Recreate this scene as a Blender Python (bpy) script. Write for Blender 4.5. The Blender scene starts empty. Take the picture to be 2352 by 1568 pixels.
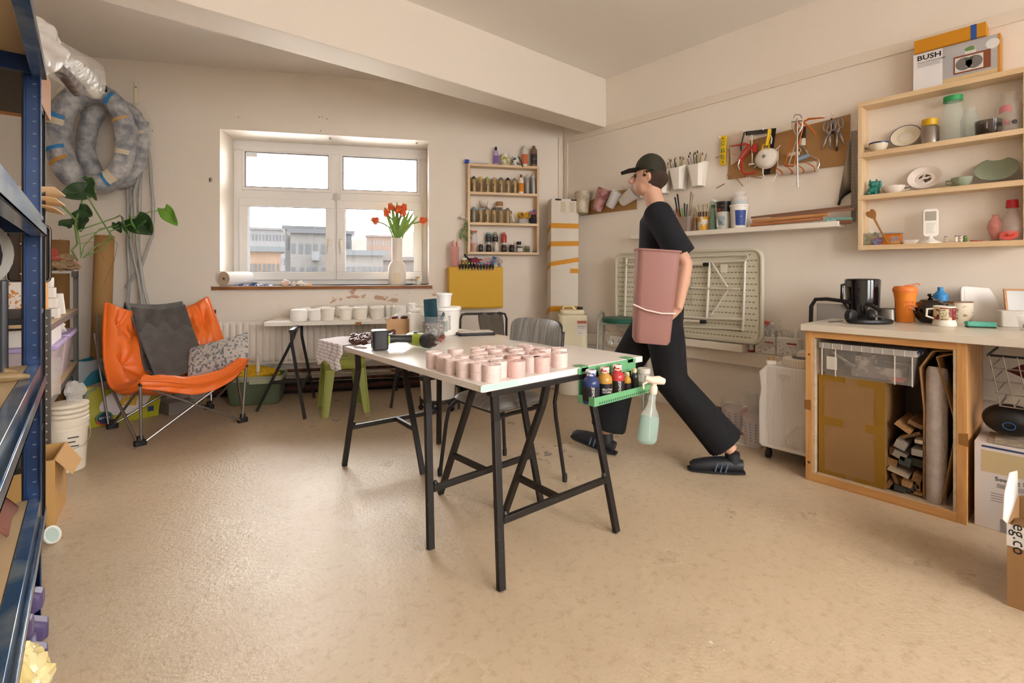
EXPO = 0.95
SKY = 11.5
SUNP = 2.0
NEARP = (45, 8)
import bpy, math, random
from mathutils import Vector, Matrix, Euler, noise
random.seed(7)
PI = math.pi
C = bpy.context.scene.collection
R = math.radians
MTr, MRo, RU, NZ, cos, sin, hypot = Matrix.Translation, Matrix.Rotation, random.uniform, noise.noise, math.cos, math.sin, math.hypot
# ------------------------------------------------------------------ camera geometry (2352 x 1568 frame)
FPX, HZ, H = 1145.0, 626.0, 1.155
YAW = math.atan(976.0 / FPX)
SA, CA = sin(YAW), cos(YAW)
def ray(x, y=HZ):
    u = (x - 1176.0) / FPX
    return Vector((SA + u * CA, CA - u * SA, (HZ - y) / FPX))
def FL(x, y, z=0.0):                      # point of a pixel ray at height z
    d = ray(x, y); return Vector((0, 0, H)) + d * ((z - H) / d.z)
def RX(x, y, X):                          # on a plane X = const
    d = ray(x, y); return Vector((0, 0, H)) + d * (X / d.x)
def RY(x, y, Y):
    d = ray(x, y); return Vector((0, 0, H)) + d * (Y / d.y)
B0 = Vector((3.9, 3.728, 0)); BA = Vector((1, -.53, 0)).normalized(); BN = Vector((-.53, -1, 0)).normalized()
BRZ = math.atan2(BA.y, BA.x)
def BW(x, y, d=0.0):                      # on a plane parallel to the back wall, d in front of it
    r = ray(x, y); p0 = B0 + BN * d
    t = p0.dot(BN) / r.dot(BN); return Vector((0, 0, H)) + r * t
def bs(x, d=0.0): return (BW(x, HZ, d) - B0).dot(BA)
def bz(x, y, d=0.0): return BW(x, y, d).z
def bp(s, d, z=0.0): return B0 + BA * s + BN * d + Vector((0, 0, z))
XW = 3.9
# ------------------------------------------------------------------ materials
_mc = {}
def lin(h):
    c = [int(h[i:i+2], 16) / 255 for i in (0, 2, 4)]
    return tuple([(v / 12.92 if v <= .04045 else ((v + .055) / 1.055) ** 2.4) for v in c] + [1])
def nm(name):
    mt = bpy.data.materials.new(name); mt.use_nodes = True
    nt = mt.node_tree; return mt, nt, nt.nodes['Principled BSDF']
def m(h, r=.5, metal=0.0, bump=0.0, bs_=60, var=0.0, vs=6, h2=None, alpha=1.0, trans=0.0, coat=0.0, sss=0.0, ior=1.45, thr=None, det=4, sheen=0.0):
    key = (h, r, metal, bump, bs_, var, vs, h2, alpha, trans, coat, sss, ior, thr, det, sheen)
    if key in _mc: return _mc[key]
    mt, nt, b = nm('m_' + h); L = nt.links.new
    b.inputs['Base Color'].default_value = lin(h); b.inputs['Roughness'].default_value = r
    b.inputs['Metallic'].default_value = metal; b.inputs['Alpha'].default_value = alpha
    b.inputs['Transmission Weight'].default_value = trans; b.inputs['IOR'].default_value = ior
    b.inputs['Coat Weight'].default_value = coat; b.inputs['Sheen Weight'].default_value = sheen
    if sss: b.inputs['Subsurface Weight'].default_value = sss; b.inputs['Subsurface Scale'].default_value = .02
    tc = nt.nodes.new('ShaderNodeTexCoord')
    if var or h2:
        n = nt.nodes.new('ShaderNodeTexNoise'); n.inputs['Scale'].default_value = vs; n.inputs['Detail'].default_value = det
        L(tc.outputs['Object'], n.inputs['Vector'])
        mx = nt.nodes.new('ShaderNodeMix'); mx.data_type = 'RGBA'
        rp = nt.nodes.new('ShaderNodeValToRGB')
        lo, hi = thr if thr else (.35, .65)
        rp.color_ramp.elements[0].position = lo; rp.color_ramp.elements[1].position = hi
        L(n.outputs['Fac'], rp.inputs['Fac']); L(rp.outputs['Color'], mx.inputs['Factor'])
        c = lin(h); mx.inputs['A'].default_value = c
        mx.inputs['B'].default_value = lin(h2) if h2 else tuple([v * (1 - var) for v in c[:3]] + [1])
        L(mx.outputs['Result'], b.inputs['Base Color'])
    if bump:
        n = nt.nodes.new('ShaderNodeTexNoise'); n.inputs['Scale'].default_value = bs_; n.inputs['Detail'].default_value = 5
        L(tc.outputs['Object'], n.inputs['Vector'])
        bm_ = nt.nodes.new('ShaderNodeBump'); bm_.inputs['Strength'].default_value = bump; bm_.inputs['Distance'].default_value = .01
        L(n.outputs['Fac'], bm_.inputs['Height']); L(bm_.outputs['Normal'], b.inputs['Normal'])
    _mc[key] = mt; return mt
def wood(h1, h2, axis='X', scale=1.0, r=.5, key=None):
    k = ('wood', h1, h2, axis, scale, r)
    if k in _mc: return _mc[k]
    mt, nt, b = nm('wood_' + h1); L = nt.links.new
    tc = nt.nodes.new('ShaderNodeTexCoord'); mp = nt.nodes.new('ShaderNodeMapping')
    s = {'X': (1.2, 16, 16), 'Y': (16, 1.2, 16), 'Z': (16, 16, 1.2)}[axis]
    mp.inputs['Scale'].default_value = tuple(v * scale for v in s)
    L(tc.outputs['Object'], mp.inputs['Vector'])
    n = nt.nodes.new('ShaderNodeTexNoise'); n.inputs['Scale'].default_value = 1.6; n.inputs['Detail'].default_value = 6; n.inputs['Distortion'].default_value = 1.2
    L(mp.outputs['Vector'], n.inputs['Vector'])
    rp = nt.nodes.new('ShaderNodeValToRGB'); rp.color_ramp.elements[0].color = lin(h1); rp.color_ramp.elements[1].color = lin(h2)
    rp.color_ramp.elements[0].position = .35; rp.color_ramp.elements[1].position = .68
    L(n.outputs['Fac'], rp.inputs['Fac']); L(rp.outputs['Color'], b.inputs['Base Color'])
    b.inputs['Roughness'].default_value = r
    _mc[k] = mt; return mt
def pane(h='ffffff', refl=.12, tint=1.0, key=None):
    """thin clear sheet: lets light straight through and mirrors a little"""
    k = ('pane', h, refl)
    if k in _mc: return _mc[k]
    mt = bpy.data.materials.new('pane_' + h); mt.use_nodes = True; nt = mt.node_tree; nt.nodes.clear(); L = nt.links.new
    o = nt.nodes.new('ShaderNodeOutputMaterial'); t = nt.nodes.new('ShaderNodeBsdfTransparent'); g = nt.nodes.new('ShaderNodeBsdfGlossy')
    t.inputs['Color'].default_value = lin(h); g.inputs['Roughness'].default_value = .03
    fr = nt.nodes.new('ShaderNodeFresnel'); fr.inputs['IOR'].default_value = 1.0 + refl * 4
    mx = nt.nodes.new('ShaderNodeMixShader'); L(fr.outputs[0], mx.inputs[0]); L(t.outputs[0], mx.inputs[1]); L(g.outputs[0], mx.inputs[2]); L(mx.outputs[0], o.inputs[0])
    _mc[k] = mt; return mt
def film(h='ffffff', dens=.35, r=.25, bump=.6, bsc=25):
    """translucent plastic: part milky diffuse with gloss, part see-through"""
    k = ('film', h, dens, r, bump, bsc)
    if k in _mc: return _mc[k]
    mt, nt, b = nm('film_' + h); L = nt.links.new
    b.inputs['Base Color'].default_value = lin(h); b.inputs['Roughness'].default_value = r
    t = nt.nodes.new('ShaderNodeBsdfTransparent'); mx = nt.nodes.new('ShaderNodeMixShader'); mx.inputs[0].default_value = dens
    o = nt.nodes['Material Output']; L(t.outputs[0], mx.inputs[1]); L(b.outputs[0], mx.inputs[2]); L(mx.outputs[0], o.inputs[0])
    if bump:
        tc = nt.nodes.new('ShaderNodeTexCoord'); n = nt.nodes.new('ShaderNodeTexNoise'); n.inputs['Scale'].default_value = bsc
        L(tc.outputs['Object'], n.inputs['Vector']); bb = nt.nodes.new('ShaderNodeBump'); bb.inputs['Strength'].default_value = bump; bb.inputs['Distance'].default_value = .02
        L(n.outputs['Fac'], bb.inputs['Height']); L(bb.outputs['Normal'], b.inputs['Normal'])
    _mc[k] = mt; return mt
# ------------------------------------------------------------------ mesh builder
class MB:
    def __init__(s): s.v = []; s.f = []; s.mi = []; s.cur = 0; s.M = Matrix.Identity(4)
    def add(s, vs, fs):
        o = len(s.v); s.v += [tuple(s.M @ Vector(p)) for p in vs]; s.f += [[i + o for i in f] for f in fs]; s.mi += [s.cur] * len(fs); return s
    def box(s, x0, x1, y0, y1, z0, z1, rot=None):
        vs = [(x, y, z) for x in (x0, x1) for y in (y0, y1) for z in (z0, z1)]
        if rot is not None:
            c = Vector(((x0+x1)/2, (y0+y1)/2, (z0+z1)/2)); e = Euler(rot).to_matrix()
            vs = [tuple(c + e @ (Vector(v) - c)) for v in vs]
        return s.add(vs, [(0,1,3,2),(4,6,7,5),(0,4,5,1),(2,3,7,6),(0,2,6,4),(1,5,7,3)])
    def cbox(s, c, d, rot=None): return s.box(c[0]-d[0]/2, c[0]+d[0]/2, c[1]-d[1]/2, c[1]+d[1]/2, c[2]-d[2]/2, c[2]+d[2]/2, rot)
    def lathe(s, prof, n=24, c=(0,0,0), cap=True, M=None):
        vs = []; fs = []
        for r, z in prof:
            for k in range(n):
                a = 2*PI*k/n; vs.append((c[0]+r*cos(a), c[1]+r*sin(a), c[2]+z))
        for i in range(len(prof)-1):
            for k in range(n):
                k2 = (k+1) % n; fs.append((i*n+k, i*n+k2, (i+1)*n+k2, (i+1)*n+k))
        if cap:
            if prof[0][0] > 1e-5: fs.append(tuple(range(n-1, -1, -1)))
            if prof[-1][0] > 1e-5: fs.append(tuple((len(prof)-1)*n + k for k in range(n)))
        if M is not None: vs = [tuple(M @ Vector(v)) for v in vs]
        return s.add(vs, fs)
    def tube(s, pts, r, n=8, closed=False, ell=1.0, cap=True, up=None):
        """swept tube; r a number or one radius per point; ell flattens the second axis"""
        P = [Vector(p) for p in pts]; k = len(P); rs = r if isinstance(r, (list, tuple)) else [r]*k
        vs = []; fs = []; nrm = None
        for i in range(k):
            if closed: t = (P[(i+1) % k] - P[i-1])
            else: t = P[min(i+1, k-1)] - P[max(i-1, 0)]
            t.normalize()
            if nrm is None:
                u = Vector(up) if up else (Vector((0,0,1)) if abs(t.z) < .9 else Vector((1,0,0)))
                nrm = (u - t*u.dot(t)).normalized()
            else:
                nrm = (nrm - t*nrm.dot(t))
                nrm = nrm.normalized() if nrm.length > 1e-6 else t.orthogonal().normalized()
            b = t.cross(nrm)
            for j in range(n):
                a = 2*PI*j/n + PI/n; vs.append(tuple(P[i] + nrm*(cos(a)*rs[i]*ell) + b*(sin(a)*rs[i])))
        q = k if closed else k-1
        for i in range(q):
            for j in range(n):
                a = i*n+j; b_ = i*n+(j+1) % n; c = ((i+1) % k)*n+(j+1) % n; d = ((i+1) % k)*n+j; fs.append((a, b_, c, d))
        if cap and not closed: fs += [tuple(range(n-1, -1, -1)), tuple((k-1)*n+j for j in range(n))]
        return s.add(vs, fs)
    def bar(s, a, b, w, h=None, up=None):
        """square-section bar from a to b"""
        h = h or w; a = Vector(a); b = Vector(b); t = (b-a).normalized()
        u = Vector(up) if up else (Vector((0,0,1)) if abs(t.z) < .9 else Vector((0,1,0)))
        u = (u - t*u.dot(t)).normalized(); v = t.cross(u); vs = []
        for p in (a, b):
            for i, j in ((-1,-1),(1,-1),(1,1),(-1,1)): vs.append(tuple(p + v*(i*w/2) + u*(j*h/2)))
        return s.add(vs, [(3,2,1,0),(4,5,6,7),(0,1,5,4),(1,2,6,5),(2,3,7,6),(3,0,4,7)])
    def prism(s, poly, z0, z1, M=None):
        n = len(poly); vs = [(p[0], p[1], z0) for p in poly] + [(p[0], p[1], z1) for p in poly]
        if M is not None: vs = [tuple(M @ Vector(v)) for v in vs]
        return s.add(vs, [tuple(range(n-1, -1, -1)), tuple(range(n, 2*n))] + [(i, (i+1) % n, n+(i+1) % n, n+i) for i in range(n)])
    def grid(s, fn, nu, nv, wrap=False):
        vs = [tuple(fn(i/(nu-1) if not wrap else i/nu, j/(nv-1))) for i in range(nu) for j in range(nv)]; fs = []
        for i in range(nu if wrap else nu-1):
            for j in range(nv-1):
                a = i*nv+j; b = ((i+1) % nu)*nv+j; fs.append((a, b, b+1, a+1))
        return s.add(vs, fs)
    def ball(s, c, r, n=12, sc=(1,1,1), wob=0, seed=0):
        vs = []; fs = []; k = max(4, n//2+1)
        for i in range(k+1):
            th = PI*i/k
            for j in range(n):
                a = 2*PI*j/n; d = Vector((sin(th)*cos(a), sin(th)*sin(a), cos(th)))
                q = 1 + (wob*NZ(d*1.7 + Vector((seed*3.1, seed, 0))) if wob else 0)
                vs.append((c[0]+d.x*r*sc[0]*q, c[1]+d.y*r*sc[1]*q, c[2]+d.z*r*sc[2]*q))
        for i in range(k):
            for j in range(n):
                j2 = (j+1) % n
                if i == 0: fs.append((j, n+j, n+j2))
                elif i == k-1: fs.append((i*n+j, (i+1)*n+j, i*n+j2))
                else: fs.append((i*n+j, (i+1)*n+j, (i+1)*n+j2, i*n+j2))
        return s.add(vs, fs)
    def rbox(s, x0, x1, y0, y1, z0, z1, r, n=4):
        """box with rounded vertical edges"""
        poly = rpoly(x0, x1, y0, y1, r, n); return s.prism(poly, z0, z1)
    def obj(s, name, mats, parent=None, loc=(0,0,0), rz=0.0, rot=None, bev=0.0, smooth=35, sub=0, solid=0.0, mods=None, bseg=2, noctr=False):
        me = bpy.data.meshes.new(name); me.from_pydata(s.v, [], s.f)
        mats = mats if isinstance(mats, (list, tuple)) else [mats]
        for q in mats: me.materials.append(q)
        if len(mats) > 1: me.polygons.foreach_set('material_index', s.mi)
        me.validate(); me.update()
        if smooth: me.shade_smooth(); me.set_sharp_from_angle(angle=R(smooth))
        o = bpy.data.objects.new(name, me); C.objects.link(o)
        o.location = loc; o.rotation_euler = rot if rot else (0, 0, rz)
        if parent: o.parent = parent
        if solid: q = o.modifiers.new('s', 'SOLIDIFY'); q.thickness = solid; q.offset = 0
        if bev: q = o.modifiers.new('b', 'BEVEL'); q.width = bev; q.segments = bseg; q.limit_method = 'ANGLE'; q.angle_limit = R(40)
        if sub: q = o.modifiers.new('u', 'SUBSURF'); q.levels = sub; q.render_levels = sub
        return o
def rpoly(x0, x1, y0, y1, r, n=4):
    p = []
    for cx, cy, a0 in ((x1-r, y1-r, 0), (x0+r, y1-r, 90), (x0+r, y0+r, 180), (x1-r, y0+r, 270)):
        for k in range(n+1): a = R(a0 + 90*k/n); p.append((cx+r*cos(a), cy+r*sin(a)))
    return p
def tag(o, label, cat, group=None, kind=None):
    o['label'] = label; o['category'] = cat
    if group: o['group'] = group
    if kind: o['kind'] = kind
    return o
def T(name, label, cat, loc=(0,0,0), rz=0.0, group=None, rot=None):
    o = bpy.data.objects.new(name, None); C.objects.link(o); o.empty_display_size = .05
    o.location = loc; o.rotation_euler = rot if rot else (0, 0, rz); return tag(o, label, cat, group)
def S(name, mb, mat, **k):
    o = mb.obj(name, mat, **k); o['kind'] = 'structure'; return o
def dup(root, loc, rz=None, label=None, group=None, rot=None, sc=None):
    r = root.copy(); C.objects.link(r); r.location = loc
    if rz is not None: r.rotation_euler = (0, 0, rz)
    if rot: r.rotation_euler = rot
    if sc: r.scale = sc
    if label: r['label'] = label
    if group: r['group'] = group
    for ch in list(root.children):
        c = ch.copy(); C.objects.link(c); c.parent = r
        for g in list(ch.children): d = g.copy(); C.objects.link(d); d.parent = c
    return r
def text(body, size, mat, parent, loc, rot, name='lettering', bold=0.0, ext=.0004, sx=1.0, align='CENTER', spacing=1.0):
    cu = bpy.data.curves.new(name, 'FONT'); cu.body = body; cu.size = size; cu.extrude = ext; cu.offset = bold; cu.align_x = align; cu.align_y = 'CENTER'; cu.space_line = spacing; cu.resolution_u = 2
    t = bpy.data.objects.new('tmp', cu); me = bpy.data.meshes.new_from_object(t); bpy.data.objects.remove(t)
    me.materials.clear(); me.materials.append(mat)
    o = bpy.data.objects.new(name, me); C.objects.link(o); o.location = loc; o.rotation_euler = rot; o.scale = (sx, 1, 1)
    if parent: o.parent = parent
    return o
FR = (R(90), 0, 0)      # text standing upright, facing local -y
# ------------------------------------------------------------------ camera
cam = bpy.data.cameras.new('camera'); cam.sensor_width = 36; cam.lens = 36*FPX/2352; cam.shift_y = -(784-HZ)/2352; cam.clip_start = .02; cam.clip_end = 900
co = bpy.data.objects.new('camera', cam); C.objects.link(co); co.location = (0, 0, H); co.rotation_euler = (R(90), 0, -YAW)
sc = bpy.context.scene; sc.camera = co
sc.view_settings.view_transform = 'Standard'; sc.view_settings.look = 'None'; sc.view_settings.gamma = 1; sc.view_settings.exposure = EXPO
# ------------------------------------------------------------------ setting
ZC = 3.065; XL = -.85; YN = -2.6
def wallmat():
    mt, nt, b = nm('wall_paint'); L = nt.links.new
    tc = nt.nodes.new('ShaderNodeTexCoord')
    n = nt.nodes.new('ShaderNodeTexNoise'); n.inputs['Scale'].default_value = .9; n.inputs['Detail'].default_value = 8; L(tc.outputs['Object'], n.inputs['Vector'])
    rp = nt.nodes.new('ShaderNodeValToRGB'); rp.color_ramp.elements[0].color = lin('ecdfd0'); rp.color_ramp.elements[1].color = lin('f3e9dc')
    L(n.outputs['Fac'], rp.inputs['Fac']); L(rp.outputs['Color'], b.inputs['Base Color'])
    b.inputs['Roughness'].default_value = .55
    n2 = nt.nodes.new('ShaderNodeTexNoise'); n2.inputs['Scale'].default_value = 14; n2.inputs['Detail'].default_value = 8; L(tc.outputs['Object'], n2.inputs['Vector'])
    bu = nt.nodes.new('ShaderNodeBump'); bu.inputs['Strength'].default_value = .12; bu.inputs['Distance'].default_value = .02
    L(n2.outputs['Fac'], bu.inputs['Height']); L(bu.outputs['Normal'], b.inputs['Normal']); return mt
WALL = wallmat()
def backwallmat():
    """painted plaster, worn down to brown undercoat in a band just below the sill"""
    mt, nt, b = nm('worn_plaster'); L = nt.links.new
    tc = nt.nodes.new('ShaderNodeTexCoord'); sp = nt.nodes.new('ShaderNodeSeparateXYZ'); L(tc.outputs['Object'], sp.inputs[0])
    mp = nt.nodes.new('ShaderNodeMapping'); mp.inputs['Scale'].default_value = (3.2, 3.2, 7); L(tc.outputs['Object'], mp.inputs[0])
    n = nt.nodes.new('ShaderNodeTexNoise'); n.inputs['Scale'].default_value = 1.5; n.inputs['Detail'].default_value = 9; n.inputs['Roughness'].default_value = .62; L(mp.outputs[0], n.inputs['Vector'])
    band = nt.nodes.new('ShaderNodeMapRange'); band.inputs['From Min'].default_value = .2; band.inputs['From Max'].default_value = 0.0
    ab = nt.nodes.new('ShaderNodeMath'); ab.operation = 'SUBTRACT'; ab.inputs[1].default_value = .92; L(sp.outputs['Z'], ab.inputs[0])
    a2 = nt.nodes.new('ShaderNodeMath'); a2.operation = 'ABSOLUTE'; L(ab.outputs[0], a2.inputs[0]); L(a2.outputs[0], band.inputs['Value'])
    bx = nt.nodes.new('ShaderNodeMapRange'); bx.inputs['From Min'].default_value = -2.9; bx.inputs['From Max'].default_value = -2.0; L(sp.outputs['X'], bx.inputs['Value'])
    bx2 = nt.nodes.new('ShaderNodeMapRange'); bx2.inputs['From Min'].default_value = -1.0; bx2.inputs['From Max'].default_value = -1.45; L(sp.outputs['X'], bx2.inputs['Value'])
    mm = nt.nodes.new('ShaderNodeMath'); mm.operation = 'MULTIPLY'; L(band.outputs[0], mm.inputs[0]); L(bx.outputs[0], mm.inputs[1])
    m3 = nt.nodes.new('ShaderNodeMath'); m3.operation = 'MULTIPLY'; L(mm.outputs[0], m3.inputs[0]); L(bx2.outputs[0], m3.inputs[1])
    th = nt.nodes.new('ShaderNodeMath'); th.operation = 'MULTIPLY_ADD'; th.inputs[1].default_value = .16; L(m3.outputs[0], th.inputs[0]); L(n.outputs['Fac'], th.inputs[2])
    rp = nt.nodes.new('ShaderNodeValToRGB'); rp.color_ramp.elements[0].position = .70; rp.color_ramp.elements[1].position = .72; L(th.outputs[0], rp.inputs['Fac'])
    mx = nt.nodes.new('ShaderNodeMix'); mx.data_type = 'RGBA'; mx.inputs['A'].default_value = lin('efe4d6'); mx.inputs['B'].default_value = lin('c8a184'); L(rp.outputs['Color'], mx.inputs['Factor'])
    L(mx.outputs['Result'], b.inputs['Base Color']); b.inputs['Roughness'].default_value = .55
    n2 = nt.nodes.new('ShaderNodeTexNoise'); n2.inputs['Scale'].default_value = 9; n2.inputs['Detail'].default_value = 8; L(tc.outputs['Object'], n2.inputs['Vector'])
    bu = nt.nodes.new('ShaderNodeBump'); bu.inputs['Strength'].default_value = .15; bu.inputs['Distance'].default_value = .02
    L(n2.outputs['Fac'], bu.inputs['Height']); L(bu.outputs['Normal'], b.inputs['Normal']); return mt
def floormat():
    mt, nt, b = nm('floor_screed'); L = nt.links.new
    tc = nt.nodes.new('ShaderNodeTexCoord')
    def N(sc, d, rr=.5, dist=0):
        n = nt.nodes.new('ShaderNodeTexNoise'); n.inputs['Scale'].default_value = sc; n.inputs['Detail'].default_value = d; n.inputs['Roughness'].default_value = rr; n.inputs['Distortion'].default_value = dist
        L(tc.outputs['Object'], n.inputs['Vector']); return n
    def RP(src, p0, c0, p1, c1):
        r = nt.nodes.new('ShaderNodeValToRGB'); r.color_ramp.elements[0].position = p0; r.color_ramp.elements[0].color = c0; r.color_ramp.elements[1].position = p1; r.color_ramp.elements[1].color = c1
        L(src, r.inputs['Fac']); return r
    def MX(f, a, bb, t='MIX'):
        x = nt.nodes.new('ShaderNodeMix'); x.data_type = 'RGBA'; x.blend_type = t
        if isinstance(f, float): x.inputs['Factor'].default_value = f
        else: L(f, x.inputs['Factor'])
        for s_, v in (('A', a), ('B', bb)):
            if isinstance(v, tuple): x.inputs[s_].default_value = v
            else: L(v, x.inputs[s_])
        return x.outputs['Result']
    base = RP(N(.8, 8).outputs['Fac'], .35, lin('c4ad8f'), .66, lin('d4c0a4'))
    speck = RP(N(26, 6, .7).outputs['Fac'], .52, (0,0,0,1), .72, (1,1,1,1))
    c1 = MX(speck.outputs['Color'], base.outputs['Color'], lin('b39a7a'))
    blot = RP(N(1.6, 10, .6).outputs['Fac'], .45, (0,0,0,1), .75, (.5,.5,.5,1))
    c2 = MX(blot.outputs['Color'], c1, lin('a78e6e'))
    dots = RP(N(95, 2).outputs['Fac'], .77, (0,0,0,1), .785, (1,1,1,1))
    c3 = MX(dots.outputs['Color'], c2, lin('6e5a48'))
    wd = RP(N(34, 2).outputs['Fac'], .755, (0,0,0,1), .765, (.8,.8,.8,1))
    c4 = MX(wd.outputs['Color'], c3, lin('f0e6da'))
    # spilled dark drips behind the chair
    mp = nt.nodes.new('ShaderNodeMapping'); mp.inputs['Location'].default_value = (-2.28, -2.28, 0); L(tc.outputs['Object'], mp.inputs[0])
    vl = nt.nodes.new('ShaderNodeVectorMath'); vl.operation = 'LENGTH'; L(mp.outputs[0], vl.inputs[0])
    mr = nt.nodes.new('ShaderNodeMapRange'); mr.inputs['From Min'].default_value = .38; mr.inputs['From Max'].default_value = .05; mr.inputs['To Max'].default_value = .24; L(vl.outputs['Value'], mr.inputs['Value'])
    ad = nt.nodes.new('ShaderNodeMath'); ad.operation = 'ADD'; L(mr.outputs[0], ad.inputs[0]); L(N(13, 3, .5, .3).outputs['Fac'], ad.inputs[1])
    dr = RP(ad.outputs[0], .78, (0,0,0,1), .79, (.75,.75,.75,1))
    c5 = MX(dr.outputs['Color'], c4, lin('6b6058'))
    L(c5, b.inputs['Base Color'])
    rr = RP(N(3, 5).outputs['Fac'], .3, (.26,)*3+(1,), .7, (.42,)*3+(1,)); L(rr.outputs['Color'], b.inputs['Roughness'])
    # trowel arcs: ring waves around scattered centres
    vo = nt.nodes.new('ShaderNodeTexVoronoi'); vo.inputs['Scale'].default_value = 1.25; L(tc.outputs['Object'], vo.inputs['Vector'])
    mu = nt.nodes.new('ShaderNodeMath'); mu.operation = 'MULTIPLY'; mu.inputs[1].default_value = 330; L(vo.outputs['Distance'], mu.inputs[0])
    si = nt.nodes.new('ShaderNodeMath'); si.operation = 'SINE'; L(mu.outputs[0], si.inputs[0])
    msk = RP(N(1.7, 3).outputs['Fac'], .45, (0,0,0,1), .62, (1,1,1,1))
    ar = nt.nodes.new('ShaderNodeMath'); ar.operation = 'MULTIPLY'; L(si.outputs[0], ar.inputs[0]); L(msk.outputs['Color'], ar.inputs[1])
    a3 = nt.nodes.new('ShaderNodeMath'); a3.operation = 'MULTIPLY_ADD'; a3.inputs[1].default_value = .05; L(ar.outputs[0], a3.inputs[0]); L(N(55, 6, .65).outputs['Fac'], a3.inputs[2])
    a4 = nt.nodes.new('ShaderNodeMath'); a4.operation = 'MULTIPLY_ADD'; a4.inputs[1].default_value = 1.6; L(N(5, 9, .7).outputs['Fac'], a4.inputs[0]); L(a3.outputs[0], a4.inputs[2])
    bu = nt.nodes.new('ShaderNodeBump'); bu.inputs['Strength'].default_value = .32; bu.inputs['Distance'].default_value = .010
    L(a4.outputs[0], bu.inputs['Height']); L(bu.outputs['Normal'], b.inputs['Normal']); return mt
BWL = bp(-6.2, 0)     # left end of the back wall line
S('floor', MB().box(XL-.1, XW+.1, YN-.1, 7.0, -.1, 0), floormat(), smooth=0)
S('ceiling', MB().box(XL-.1, XW+.1, YN-.1, 7.0, ZC, ZC+.1), m('f6efe6', .7, bump=.08, bs_=12), smooth=0)
S('wall_right', MB().box(XW, XW+.12, YN-.1, 3.9, 0, ZC), WALL, smooth=0)
S('wall_left', MB().box(XL-.12, XL, YN-.1, 6.6, 0, ZC), WALL, smooth=0)
# beam running across the room
BY0, BY1, BZ = 3.14, 3.40, 2.585
S('beam_ceiling', MB().box(XL, XW, BY0, BY1, BZ, ZC), m('ece1d3', .6, bump=.05, bs_=10), bev=.006)
# back wall with the window opening (local frame: x along the wall, y into the wall)
ws0, ws1 = bs(505), bs(985); wz0, wz1 = 1.03, 2.492; RD = .46
w = MB()
SL = -5.6
w.box(SL, ws0, 0, RD+.04, 0, ZC); w.box(ws1, .02, 0, RD+.04, 0, ZC); w.box(ws0, ws1, 0, RD+.04, 0, wz0); w.box(ws0, ws1, 0, RD+.04, wz1, ZC)
S('wall_back', w, backwallmat(), loc=B0, rz=BRZ, smooth=0)
# near wall behind the camera with two openings added to hold the rear fill lamps
nw = [(-.2, 1.7), (2.1, 3.3)]; w = MB(); z0n, z1n = .9, 2.75
xs = [XL-.1] + [v for p in nw for v in p] + [XW+.1]
for i in range(0, len(xs), 2): w.box(xs[i], xs[i+1], YN-.2, YN, 0, ZC)
for a, b_ in nw: w.box(a, b_, YN-.2, YN, 0, z0n); w.box(a, b_, YN-.2, YN, z1n, ZC)
S('wall_near', w, WALL, smooth=0)
UPVC = m('f2eeea', .28)
for i, (a, b_) in enumerate(nw):
    f = MB(); f.box(a, b_, YN-.12, YN-.06, z0n, z0n+.07); f.box(a, b_, YN-.12, YN-.06, z1n-.07, z1n); f.box(a, a+.07, YN-.12, YN-.06, z0n, z1n); f.box(b_-.07, b_, YN-.12, YN-.06, z0n, z1n); f.box((a+b_)/2-.04, (a+b_)/2+.04, YN-.12, YN-.06, z0n, z1n)
    o = S('window_%d' % (i+2), f, UPVC, bev=.005)  # unseen window frame, added around a fill lamp
    MB().box(a+.06, b_-.06, YN-.095, YN-.09, z0n+.06, z1n-.06).obj('pane', pane(), o)
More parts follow.
